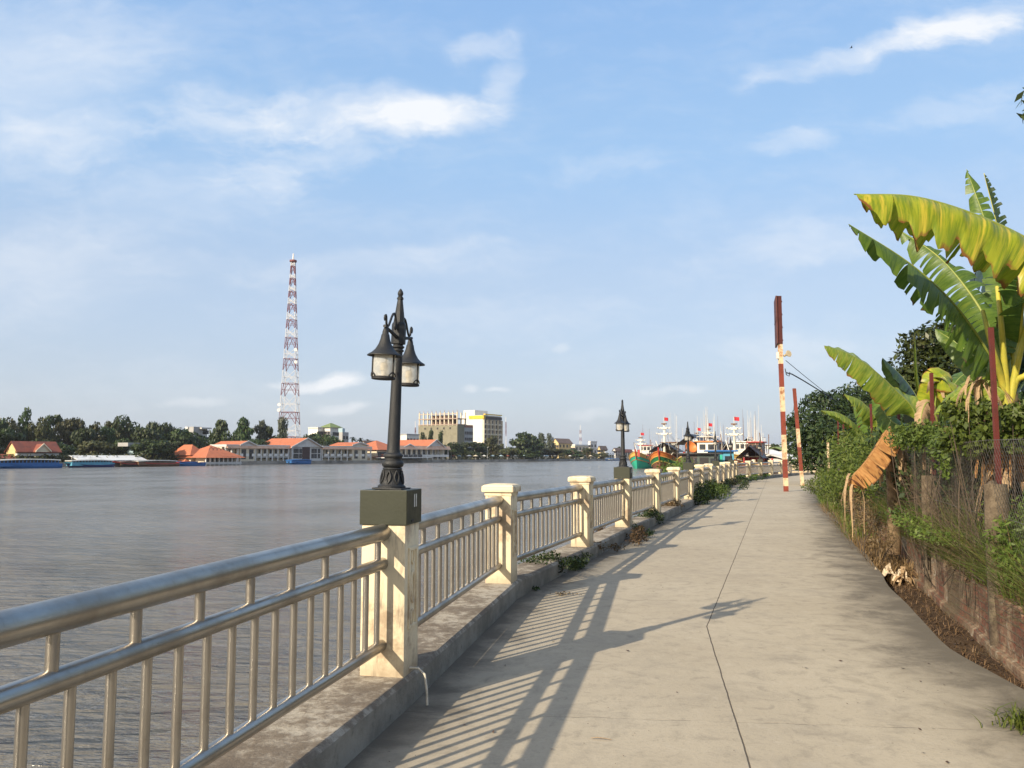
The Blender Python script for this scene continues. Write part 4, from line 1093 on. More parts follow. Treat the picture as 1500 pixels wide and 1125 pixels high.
for k in range(5):
    a = k * 1.3; z = 0.30 + 0.06 * k; mb.tube([(0, 0, z), (1.8 * math.cos(a), 1.8 * math.sin(a), z + 0.08), (3.6 * math.cos(a), 3.6 * math.sin(a), z + 0.13)], [0.5, 0.35, 0.12], 5)
TRUNK = None
def far_tree(p, zg, ztop, rad, kind, var, mat, label, low=0.22, group='trees along the far shore', bark=None):
    """p: ground place; crown from low*height to ztop"""
    global TRUNK
    root = empty('tree', (p[0], p[1], zg), label, 'tree', group)
    H = ztop - zg
    if TRUNK is None: TRUNK = mb_trunk.build('trunk', M_BARK, root, True); t = TRUNK
    else: t = link('trunk', TRUNK.data, root)
    tr = max(0.15, rad * 0.06); t.scale = (tr, tr, H * 0.85)
    c = link('crown', crown_mesh(kind, var, mat), root, (0, 0, low * H)); c.scale = (rad, rad, H * (1 - low)); c.rotation_euler.z = rnd.random() * 6.28
    return root
mb_trunk = mb

# ------------------------------------------------------------------ near trees at the right
def big_tree(name, foot, lobes, n, leaf, mat, seed, label, trunk_r, limbs):
    rng = np.random.default_rng(seed)
    root = empty(name, foot, label, 'tree')
    mb = MB(); zt = max(l[2] for l in lobes) * 0.7
    mb.tube([(0, 0, -0.2), (0.05, 0.02, zt * 0.4), (-0.05, 0, zt * 0.8), (0, 0, zt)], [trunk_r * 1.3, trunk_r, trunk_r * 0.7, trunk_r * 0.3], 10)
    for k in range(limbs):
        l = lobes[k % len(lobes)]; z0 = zt * (0.3 + 0.4 * rng.random())
        mb.tube([(0, 0, z0), (l[0] * 0.5, l[1] * 0.5, (z0 + l[2]) / 2 + 0.2), (l[0], l[1], l[2])], [trunk_r * 0.45, trunk_r * 0.3, trunk_r * 0.08], 6)
    mb.build('trunk', M_BARK, root, True)
    c, d = lobe_points(rng, lobes, n, 0.5)
    link('crown', leaves('crown', c, leaf * (0.6 + 0.8 * rng.random(n)), mat, rng, d * 0.8 + np.array([0, 0, 0.5]), 0.7, 0.38, 0.5), root)
    return root
def lobes_from(foot, items):
    out = []
    for (u, v, d, r, rz) in items:
        p = px(u, v, d) - Vector(foot); out.append((p.x, p.y, p.z, r, r, rz))
    return out
ft = Vector((px(1240, 690, 50).x, 50, -0.2))
big_tree('tree', ft, lobes_from(ft, [(1185, 620, 48, 1.3, 1.0), (1205, 598, 50, 1.4, 1.0), (1232, 590, 51, 1.4, 0.9), (1260, 582, 52, 1.5, 1.0), (1290, 578, 54, 1.6, 1.0), (1178, 648, 47, 1.2, 0.9), (1205, 640, 46, 1.5, 1.1), (1235, 640, 47, 1.7, 1.3), (1265, 630, 49, 1.8, 1.3), (1162, 620, 49, 0.6, 0.4), (1166, 634, 48.5, 0.6, 0.5), (1180, 672, 46.5, 0.9, 0.7), (1215, 672, 45, 1.4, 1.0), (1310, 600, 54, 2.0, 1.4), (1195, 585, 50, 0.7, 0.5), (1250, 660, 46, 1.5, 1.0)]), 15000, 0.15, F_DARK, 1, 'dark broad tree beyond the banded poles', 0.28, 14)
ft = Vector((px(1400, 690, 26).x, 26, 0))
big_tree('tree', ft, lobes_from(ft, [(1345, 540, 26, 0.85, 0.7), (1352, 505, 26, 0.75, 0.55), (1380, 495, 26.5, 0.85, 0.6), (1410, 492, 27, 0.9, 0.6), (1330, 575, 25.5, 0.8, 0.7), (1365, 560, 25.5, 1.0, 0.9), (1400, 545, 26, 1.1, 0.9), (1430, 520, 27, 1.0, 0.8), (1440, 560, 26, 1.0, 0.9), (1318, 600, 25, 0.6, 0.5), (1320, 555, 26, 0.5, 0.35), (1470, 520, 27.5, 1.2, 1.0), (1390, 590, 25.5, 1.0, 0.8), (1345, 610, 25, 0.9, 0.7)]), 12000, 0.115, F_NEAR, 2, 'green mango-like tree standing behind the banana plants', 0.22, 12)
# a tree beside the camera, out of the picture, one twig reaching in
ft = Vector((6.2, 5.4, 0.12)); tip = px(1500, 152, 6.0) - ft
rng = np.random.default_rng(5)
root = empty('tree', ft, 'tree mostly outside the picture, a dark leafy twig at the upper right edge', 'tree')
mb = MB(); mb.tube([(0, 0, -0.2), (0.1, 0, 2), (0.0, 0.1, 4.2), (0.2, 0.2, 5.5)], [0.12, 0.10, 0.08, 0.03], 9)
mb.tube([(0.03, 0.08, 3.9), (-0.6, 0.3, 4.7), (-1.4, 0.45, 5.0), tip + Vector((0.45, -0.05, 0.45)), tip + Vector((0.16, 0, 0.28)), tip + Vector((0.05, 0, 0.1)), tip + Vector((0.0, 0, -0.08))], [0.05, 0.035, 0.02, 0.012, 0.008, 0.006, 0.004], 6)
mb.build('trunk', M_BARK, root, True)
c = np.concatenate([rng.normal(size=(26, 3)) * np.array([0.03, 0.05, 0.10]) + np.array([tip.x + 0.045, tip.y, tip.z + 0.02]), lobe_points(rng, [(-1.1, 0.5, 5.1, 0.9, 0.9, 0.6), (-0.2, 0.2, 5.7, 1.3, 1.3, 0.9), (0.9, 0.0, 5.2, 1.2, 1.2, 0.8), (0.3, 1.0, 5.0, 1.1, 1.1, 0.8), (0.2, -1.0, 5.1, 1.0, 1.0, 0.7)], 9000, 0.35)[0]])
link('crown', leaves('crown', c, 0.06, F_DARK, rng, None, 1.0, 0.35, 1.0), root)

# ------------------------------------------------------------------ vines and shrubs on and behind the fence
def shrub(name, label, cat, items, n, leaf, mat, seed, group=None, stems=10, spread=0.8, asp=0.45, twig=None, zg=0.12, shell=0.35, base=None):
    rng = np.random.default_rng(seed)
    ps = [px(u, v, d) for (u, v, d, r, rz) in items]
    bx = sum((p.x for p in ps)) / len(ps); by = sum((p.y for p in ps)) / len(ps)
    root = empty(name, (bx, by, zg), label, cat, group); B = Vector((bx, by, zg))
    lob = [(p.x - bx, p.y - by, p.z - zg, r, r, rz) for p, (u, v, d, r, rz) in zip(ps, items)]
    c, d = lobe_points(rng, lob, n, shell)
    c[:, 2] = np.maximum(c[:, 2], 0.02)
    link('foliage', leaves('foliage', c, leaf * (0.5 + 0.9 * rng.random(n)), mat, rng, d * 0.5 + np.array([0, -0.2, 0.5]), spread, asp, 0.3), root)
    if stems:
        mb = MB()
        for k in range(stems):
            l = lob[k % len(lob)]; g = Vector((l[0] * 0.6 + rng.normal() * 0.1, l[1] * 0.6 + rng.normal() * 0.1, 0)); e = Vector((l[0] + rng.normal() * 0.15, l[1] + rng.normal() * 0.15, l[2] + 0.2 * rng.random()))
            mb.tube([g, g.lerp(e, 0.5) + Vector((rng.normal() * 0.06, rng.normal() * 0.06, 0)), e], [0.008, 0.006, 0.002], 5)
        mb.build('stem', twig or M_BARK, root, True)
    return root
VG = 'vines and shrubs along the wire fence'
shrub('vine', 'leafy green vine draped over the fence top around the nearest red post', 'vine', [(1400, 600, 8.9, 0.16, 0.12), (1420, 625, 8.6, 0.20, 0.16), (1440, 600, 8.4, 0.14, 0.12), (1455, 640, 8.2, 0.20, 0.15), (1475, 610, 8.0, 0.15, 0.12), (1490, 645, 7.9, 0.20, 0.15), (1430, 655, 8.5, 0.16, 0.12), (1395, 645, 9.0, 0.16, 0.14), (1500, 610, 7.7, 0.2, 0.15)], 2600, 0.042, F_VINE, 21, VG, 14)
shrub('vine', 'fine green creeper on the fence between the two nearest red posts', 'vine', [(1352, 632, 11.0, 0.2, 0.16), (1335, 640, 11.2, 0.25, 0.2), (1370, 640, 10.6, 0.25, 0.2), (1385, 655, 10.0, 0.22, 0.18), (1400, 680, 9.6, 0.2, 0.2), (1410, 650, 9.4, 0.2, 0.15), (1318, 640, 12, 0.2, 0.18)], 3400, 0.032, F_VINE, 22, VG, 14, shell=0.2)
shrub('shrub', 'tall feathery green shrub leaning over the fence far along the path', 'shrub', [(1240, 660, 19, 0.55, 0.5), (1262, 664, 17.5, 0.5, 0.5), (1255, 690, 17, 0.55, 0.45), (1275, 680, 16, 0.45, 0.45), (1282, 664, 16, 0.4, 0.4), (1235, 690, 19, 0.45, 0.4), (1290, 648, 15.5, 0.3, 0.3), (1270, 705, 15.5, 0.4, 0.3), (1225, 705, 20.5, 0.5, 0.35), (1300, 660, 14.8, 0.3, 0.35), (1248, 658, 18.5, 0.4, 0.35)], 7500, 0.055, F_FEATHER, 23, VG, 16, 0.9, 0.28)
shrub('shrub', 'low feathery bush at the right edge of the path before the white marker post', 'shrub', [(1216, 705, 25, 0.5, 0.3), (1200, 712, 28, 0.55, 0.3), (1235, 712, 22, 0.5, 0.3), (1212, 695, 28, 0.4, 0.25), (1240, 728, 19.5, 0.4, 0.3), (1225, 722, 22, 0.4, 0.25)], 4200, 0.055, F_FEATHER, 24, VG, 10, 0.9, 0.28, zg=-0.15)
shrub('shrub', 'dark dense undergrowth behind the fence at the right edge', 'shrub', [(1490, 690, 9.2, 0.45, 0.5), (1470, 720, 9.3, 0.4, 0.4), (1500, 740, 9.0, 0.4, 0.4), (1440, 680, 9.8, 0.35, 0.4), (1520, 690, 8.8, 0.5, 0.5)], 3000, 0.06, F_DARK, 25, VG, 14)
shrub('shrub', 'dark undergrowth in the shade between the banana plants', 'shrub', [(1420, 690, 10.8, 0.45, 0.5), (1390, 700, 11.5, 0.45, 0.45), (1360, 700, 12.3, 0.45, 0.45), (1330, 690, 13.4, 0.4, 0.5), (1410, 650, 11.6, 0.4, 0.4), (1375, 650, 12.8, 0.45, 0.4), (1345, 660, 14, 0.5, 0.4), (1310, 690, 14.5, 0.45, 0.5), (1440, 640, 11, 0.4, 0.4), (1310, 650, 15, 0.45, 0.4)], 6500, 0.06, F_DARK, 26, VG, 18)
shrub('shrub', 'dark shrubbery in front of the green tree', 'shrub', [(1300, 620, 21, 0.7, 0.6), (1330, 625, 19, 0.7, 0.6), (1370, 620, 18, 0.7, 0.6), (1410, 600, 17, 0.8, 0.7), (1450, 590, 16, 0.8, 0.7), (1275, 630, 23, 0.7, 0.6), (1490, 580, 15, 0.8, 0.7), (1500, 640, 14, 0.8, 0.8), (1460, 660, 14, 0.8, 0.8), (1400, 660, 16, 0.9, 0.9), (1340, 670, 18, 0.9, 0.9)], 7000, 0.085, F_MID, 27, VG, 12)
for k, (u, v, d) in enumerate(((1600, 720, 7.5), (1720, 760, 6.8), (1640, 700, 11), (1800, 720, 9))):
    shrub('shrub', 'bushy garden shrub outside the picture beyond its right edge', 'shrub', [(u, v, d, 0.5, 0.4), (u + 50, v + 20, d, 0.45, 0.35), (u - 30, v + 30, d + 0.3, 0.4, 0.3)], 1500, 0.06, (F_VINE, F_FEATHER)[k % 2], 200 + k, 'garden shrubs outside the picture', 6)
# dry stalks behind the mesh
def stalks(label, items, n, h, seed, mat=None):
    rng = np.random.default_rng(seed); mb = MB(); root = None
    ps = [px(u, v, d) for (u, v, d) in items]; b0 = Vector((ps[0].x, ps[0].y, 0.12))
    for k in range(n):
        p = ps[int(rng.integers(len(ps)))]; g = Vector((p.x + rng.normal() * 0.28, p.y + rng.normal() * 0.35, 0.12)) - b0
        g.x = max(g.x, wall_x(g.y + b0.y) + 0.18 - b0.x)
        hh = h * (0.5 + 0.8 * rng.random()); a = rng.random() * 6.28; l = 0.1 + 0.6 * rng.random()
        mid = g + Vector((math.cos(a) * l * 0.35, math.sin(a) * l * 0.35, hh * 0.55)); e = g + Vector((math.cos(a) * l, math.sin(a) * l, hh)); r = 0.002 + 0.003 * rng.random()
        mb.tube([g, mid, e], [r, r * 0.8, r * 0.3], 4, caps=False)
        for q in range(5):
            t = 0.2 + 0.6 * rng.random(); s = g.lerp(e, t); a2 = rng.random() * 6.28; ll = 0.12 + 0.2 * rng.random()
            mb.tube([s, s + Vector((math.cos(a2) * ll, math.sin(a2) * ll, ll * rng.uniform(-0.2, 0.9)))], [r * 0.6, r * 0.2], 3, caps=False)
    o = mb.build('dry_stalks', mat or F_TWIG, None, True, loc=b0)
    return tag(o, label, 'stalks', None, 'stuff')
stalks('tangle of dry brown stalks behind the wire mesh near the second red post', [(1345, 700, 11.8), (1325, 700, 12.6), (1310, 700, 13.2), (1365, 700, 11.2)], 330, 1.2, 31)
stalks('tangle of dry brown stalks behind the wire mesh near the first red post', [(1385, 700, 10.4), (1405, 700, 9.9), (1425, 700, 9.3), (1450, 700, 8.7), (1475, 700, 8.4)], 330, 1.05, 32)
# grass and weeds behind the wall, by the path, in the ditch
rng = np.random.default_rng(41)
def strip(n, y0, y1, x_of, w, z): 
    y = y0 + (y1 - y0) * rng.random(n) ** 0.95; x = np.array([x_of(a) for a in y]) + w * rng.random(n); return np.stack([x, y, np.full(n, z)], 1)
tag(link('grass', blades('grass', strip(25000, -3.0, 17, lambda y: wall_x(y) + 0.07, 1.0, 0.14), 0.92, 0.0055, F_GRASS, rng, 1.0)), 'long green grass growing behind the brick wall', 'grass', None, 'stuff')
tag(link('dry_grass', blades('dry_grass', strip(5500, -3.0, 15, lambda y: wall_x(y) + 0.07, 0.8, 0.14), 0.9, 0.004, F_DRYGRASS, rng, 1.1)), 'dry straw-coloured grass among the green behind the wall', 'grass', None, 'stuff')
tag(link('dry_grass', blades('dry_grass', strip(5200, 11.8, 27, lambda y: wall_x(y) - 0.62, 0.6, -0.2), 0.34, 0.007, F_DRYGRASS, rng, 1.0)), 'dry brown grass along the foot of the far brick wall', 'grass', None, 'stuff')
tag(link('grass', blades('grass', strip(6500, 16, 36, lambda y: interp(y, RIGHT_TAB) - 0.05, 1.3, -0.2), 0.46, 0.010, F_GRASS, rng, 0.9)), 'green grass along the far right edge of the path', 'grass', None, 'stuff')
def strip2(n, y0, y1):
    y = y0 + (y1 - y0) * rng.random(n); x = np.array([interp(a, RIGHT_TAB) for a in y]) + 0.05 + rng.random(n) * np.array([max(0.05, wall_x(a) - interp(a, RIGHT_TAB) - 0.08) for a in y]); return np.stack([x, y, np.full(n, -0.21)], 1)
tag(link('ditch_litter', blades('ditch_litter', strip2(1300, 4.0, 13), 0.10, 0.0028, F_DRYGRASS, rng, 3.0)), 'dead grass and litter on the floor of the ditch', 'grass', None, 'stuff')
c = strip2(1100, 4.0, 13); c[:, 2] = -0.205
tag(link('fallen_leaves', leaves('fallen_leaves', c, 0.008 + 0.03 * rng.random(1100) ** 3, F_DITCH, rng, np.array([0, 0, 1.0]), 0.35, 0.5)), 'small dead leaves lying in the ditch', 'leaves', None, 'stuff')
# low green weeds on top of the wall line
shrub('weed', 'low green weed spilling over the brick wall below the second red post', 'weed', [(1342, 765, 10.9, 0.30, 0.10), (1360, 778, 10.3, 0.30, 0.09), (1378, 785, 9.7, 0.28, 0.09), (1328, 752, 11.6, 0.28, 0.12), (1395, 790, 9.2, 0.2, 0.08)], 1500, 0.028, F_FEATHER, 28, VG, 6)
shrub('weed', 'tall green weeds behind the wall at the right edge of the picture', 'weed', [(1480, 790, 7.5, 0.22, 0.2), (1495, 830, 7.2, 0.2, 0.18), (1470, 750, 7.8, 0.2, 0.2), (1510, 780, 7.2, 0.25, 0.25)], 1300, 0.04, F_FEATHER, 29, VG, 6, 0.9, 0.25)
shrub('weed', 'dry reddish weeds at the path edge below the withered leaf', 'weed', [(1262, 745, 14, 0.25, 0.2), (1275, 765, 13, 0.25, 0.2), (1290, 790, 12.2, 0.2, 0.16), (1250, 730, 15.5, 0.25, 0.2)], 1900, 0.035, F_DRYWEED, 30, VG, 14, 1.0, 0.22, zg=-0.2)
g = gp(1496, 1068)
tag(link('grass_tuft', blades('grass_tuft', np.stack([g.x + 0.12 + 0.10 * rng.normal(size=220), g.y + 0.10 * rng.normal(size=220), np.full(220, -0.004)], 1) - np.array([g.x, g.y, 0]), 0.14, 0.006, F_GRASS, rng, 1.4), None, (g.x, g.y, 0)), 'small bright green grass tuft at the lower right edge of the path', 'grass')

# weeds along the foot of the kerb
WG = 'weeds along the kerb'
def weed(u, v, label, rad, h, n, mat, seed, leaf=0.03, flat=0.6):
    rng = np.random.default_rng(seed); g = gp(u, v)
    root = empty('weed', (g.x, g.y, 0), label, 'weed', WG)
    lob = [(rad * rng.normal() * 0.55, rad * rng.normal() * 0.9, h * (0.25 + 0.45 * rng.random()), rad * 0.42, rad * 0.5, h * 0.35) for _ in range(8)]
    c, d = lobe_points(rng, lob, n, 0.2); c[:, 2] = np.abs(c[:, 2]) + 0.008
    link('foliage', leaves('foliage', c, leaf * (0.5 + rng.random(n)), mat, rng, d * 0.4 + np.array([0, 0, 0.5]), 0.9, 0.4), root)
    mb = MB()
    for l in lob:
        mb.tube([(l[0] * 0.2, l[1] * 0.2, 0), (l[0] * 0.6, l[1] * 0.6, l[2] * 0.7), (l[0], l[1], l[2])], [0.006, 0.004, 0.002], 4)
    mb.build('stem', F_TWIG, root, True)
weed(692, 930, 'small reddish dry weed at the kerb beyond the nearest post', 0.07, 0.06, 110, F_DRYWEED, 50, 0.022)
weed(769, 862, 'small dark weed at the kerb just past the first capped post', 0.13, 0.10, 340, F_WEED, 51, 0.022)
weed(808, 842, 'wide dark green weed clump at the kerb beyond the first capped post', 0.36, 0.30, 1900, F_WEED, 52, 0.024)
weed(838, 832, 'low green weed spreading onto the path beside the wide clump', 0.30, 0.17, 1000, F_WEED, 53, 0.022)
weed(872, 808, 'brownish low weed at the kerb before the second lamp', 0.34, 0.20, 900, F_DRYWEED, 54, 0.026)
weed(905, 790, 'brown withered weed at the kerb beneath the second lamp', 0.42, 0.28, 1100, F_DRYWEED, 55, 0.03)
weed(925, 783, 'dark green weed at the kerb beneath the second lamp', 0.34, 0.24, 900, F_WEED, 56, 0.03)
weed(950, 768, 'green bushy weed at the kerb right past the second lamp', 0.35, 0.40, 1300, F_WEED, 57, 0.03)
weed(985, 750, 'brown dry bush at the kerb beyond the second lamp', 0.42, 0.40, 1500, F_DRYWEED, 58, 0.03)
weed(1010, 738, 'dark bush at the kerb, left half of the big green thicket', 0.6, 0.75, 2200, F_WEED, 59, 0.04)
weed(1032, 731, 'bright green bush in the middle of the thicket on the kerb', 0.75, 0.85, 3000, F_VINE, 60, 0.045)
weed(1046, 722, 'green bush at the right end of the thicket on the kerb', 0.7, 0.7, 2000, F_WEED, 61, 0.045)
weed(1062, 713, 'low olive weeds at the kerb beyond the thicket', 0.9, 0.5, 1500, F_OLIVE, 62, 0.05)
weed(1080, 706, 'low green weeds at the kerb where the path bends', 1.1, 0.45, 1500, F_WEED, 63, 0.06)
weed(1105, 701, 'far low green weeds along the bend of the kerb', 1.4, 0.4, 1500, F_VINE, 64, 0.06)
# green growth on the river side of the railing beyond the second lamp
shrub('shrub', 'green bush on the river side of the railing in front of the brown fishing boat', 'shrub', [(995, 688, 31, 0.5, 0.4), (1005, 684, 33, 0.5, 0.4), (986, 692, 30, 0.4, 0.3), (975, 690, 29, 0.4, 0.4)], 1400, 0.06, F_FEATHER, 70, None, 6, 0.9, 0.3, zg=-1.8)

# litter on the path
rng = np.random.default_rng(77)
def litter(u, v, label, n, rx, sz, mat, seed, name='dead_leaves'):
    rng = np.random.default_rng(seed); g = gp(u, v)
    c = np.stack([rng.normal(size=n) * rx, rng.normal(size=n) * rx * 0.5, 0.012 + 0.02 * rng.random(n)], 1)
    tag(link(name, leaves(name, c, sz, mat, rng, np.array([0, 0, 1.0]), 0.45, 0.35), None, (g.x, g.y, 0)), label, 'leaves')
litter(826, 872, 'heap of dead brown leaves lying on the path inside the railing shadow', 60, 0.075, 0.022, F_DRYWEED, 80)
litter(762, 868, 'dark dead leaves at the kerb in front of the first capped post', 40, 0.06, 0.02, F_WEED, 81)
mb = MB(); mb.has_uv = True
g = gp(880, 1084)
pts = [Vector((-0.055, 0.012, 0.006)), Vector((-0.02, 0.004, 0.012)), Vector((0.02, -0.004, 0.010)), Vector((0.062, -0.012, 0.005))]
for k, p in enumerate(pts):
    w_ = (0.002, 0.0055, 0.005, 0.001)[k]; mb.v += [p + Vector((0, -w_, 0)), p + Vector((0, w_, 0.002))]; mb.uv += [(k / 4, 0.1), (k / 4, 0.5)]
    if k: mb.f.append((2 * k - 2, 2 * k - 1, 2 * k + 1, 2 * k)); mb.m.append(0)
tag(mb.build('straw', BL_STRAW, None, True, loc=(g.x, g.y, 0)), 'single pale straw leaf lying in the middle of the path', 'leaf')
n = 260; rr = np.random.default_rng(123); yy = 3.6 + 30 * rr.random(n) ** 1.8
xx = np.array([interp(a, LEFT_TAB) + 0.05 + (interp(a, RIGHT_TAB) - interp(a, LEFT_TAB) - 0.1) * t for a, t in zip(yy, rr.random(n))])
tag(link('fallen_leaves', leaves('fallen_leaves', np.stack([xx, yy, np.full(n, 0.008)], 1), 0.006 + 0.016 * rr.random(n) ** 2, F_DITCH, rr, np.array([0, 0, 1.0]), 0.18, 0.45)), 'small dark leaf scraps scattered over the concrete path', 'leaves', None, 'stuff')
# crumpled pale wrapping in the ditch
g = gp(1298, 832, 0.0); rng = np.random.default_rng(90)
rt = empty('litter', (g.x, g.y, -0.18), 'crumpled pale sheet and dry scraps dumped in the ditch', 'litter')
M_SHEET = paint('pale_sheet', (0.62, 0.52, 0.38), (0.35, 0.24, 0.15), 0.8, 12, 0.45, 0.7, 0.3)
mb = MB()
nx, ny = 16, 9
for i in range(nx):
    for j in range(ny):
        x = -0.28 + 0.56 * i / (nx - 1); y = -0.16 + 0.32 * j / (ny - 1)
        z = 0.10 + 0.09 * math.sin(i * 0.9 + j * 0.6) * math.cos(j * 1.1 - i * 0.3) + 0.03 * rng.normal() - 0.05 * abs(x) / 0.28
        mb.v.append(Vector((x + 0.02 * rng.normal(), y + 0.02 * rng.normal(), max(0.01, z)))); mb.uv.append((0, 0))
for i in range(nx - 1):
    for j in range(ny - 1): mb.f.append((i * ny + j, (i + 1) * ny + j, (i + 1) * ny + j + 1, i * ny + j + 1)); mb.m.append(0)
mb.build('sheet', M_SHEET, rt)
mb = MB()
dry_strips(rt, 'dry_scraps', (0.2, -0.1, 0.1), 16, 0.35, 0.12, 33, BL_STRAW, Vector((0, 0, 0)), 1.0, 0.025)
# a bird
p = px(1247, 70, 40)
mb = MB(); mb.tube([(-0.06, 0, 0), (-0.02, 0, 0.0), (0.03, 0, 0.005), (0.07, 0, 0.012)], [0.006, 0.022, 0.02, 0.006], 8)
for s in (-1, 1):
    mb.add([(0.03, 0, 0.01), (-0.02, 0, 0.01), (-0.03, s * 0.09, 0.05), (0.015, s * 0.09, 0.055), (-0.02, s * 0.16, 0.03)], [(0, 1, 2, 3), (3, 2, 4)])
tag(mb.build('bird', M_IRON, None, True, loc=p), 'tiny dark bird high in the sky at upper right', 'bird')
# ------------------------------------------------------------------ far shore: buildings
def wall_mat(name, c, c2=None): return paint(name, c, c2 or tuple(x * 0.72 for x in c), 0.8, 0.35, 0.42, 0.72, 0.1)
W_WHITE = wall_mat('wall_white', (0.72, 0.70, 0.66)); W_CREAM = wall_mat('wall_cream', (0.66, 0.58, 0.44)); W_YELLOW = wall_mat('wall_yellow', (0.66, 0.52, 0.26))
W_GREY = wall_mat('wall_grey', (0.36, 0.36, 0.36)); W_PALE = wall_mat('wall_pale', (0.58, 0.57, 0.55)); W_BRICK = wall_mat('wall_brick', (0.30, 0.13, 0.085))
W_RAWDARK = wall_mat('raw_dark', (0.17, 0.11, 0.085)); W_BLUE = wall_mat('wall_blue', (0.34, 0.46, 0.52)); W_NET = wall_mat('scaffold_netting', (0.23, 0.215, 0.155), (0.16, 0.148, 0.105)); W_RAW = wall_mat('raw_concrete', (0.42, 0.33, 0.27), (0.27, 0.20, 0.16))
def tile_mat(name, c, c2):
    b = NB(name); v = b.coord('Object'); n = b.noise(v, 0.5, 6, 0.65); n2 = b.noise(v, 5, 4, 0.6)
    wv = b.n('ShaderNodeTexWave', wave_type='BANDS', bands_direction='Z'); wv.inputs['Scale'].default_value = 3.0; wv.inputs['Distortion'].default_value = 0.5; b.l(v, wv.inputs['Vector'])
    col = b.mix(b.ramp(n, 0.4, 0.7), c, c2); col = b.mix(b.ramp(n2, 0.5, 0.75, 0, 0.5), col, tuple(x * 0.6 for x in c))
    return b.done(b.bsdf(col, 0.75, 0, b.bump(wv.outputs['Fac'], 0.4, 0.05), 0.3))
T_ORANGE = tile_mat('roof_orange', (0.50, 0.165, 0.08), (0.40, 0.135, 0.07)); T_RED = tile_mat('roof_red', (0.27, 0.085, 0.055), (0.17, 0.065, 0.05)); T_GREEN = tile_mat('roof_green', (0.20, 0.26, 0.10), (0.14, 0.19, 0.08))
T_BROWN = tile_mat('roof_brown', (0.20, 0.14, 0.11), (0.14, 0.10, 0.08)); T_METAL = paint('roof_metal', (0.52, 0.52, 0.48), (0.36, 0.36, 0.33), 0.5, 0.4); T_WHITE = paint('roof_white', (0.72, 0.72, 0.70), (0.5, 0.5, 0.48), 0.5, 0.4)
M_WIN = paint('dark_window', (0.035, 0.035, 0.04), (0.07, 0.055, 0.045), 0.25, 1.0); M_DOOR = paint('dark_door', (0.06, 0.03, 0.028), (0.03, 0.02, 0.02), 0.5, 1); M_YEL = paint('yellow_band', (0.75, 0.50, 0.04), None, 0.6, 1); M_DARKBAND = paint('dark_band', (0.05, 0.04, 0.045), None, 0.5, 1)
M_OCHRE = paint('ochre_roof', (0.62, 0.42, 0.30), (0.5, 0.25, 0.16), 0.7, 0.4)
RZ = math.atan2(E.y, E.x)

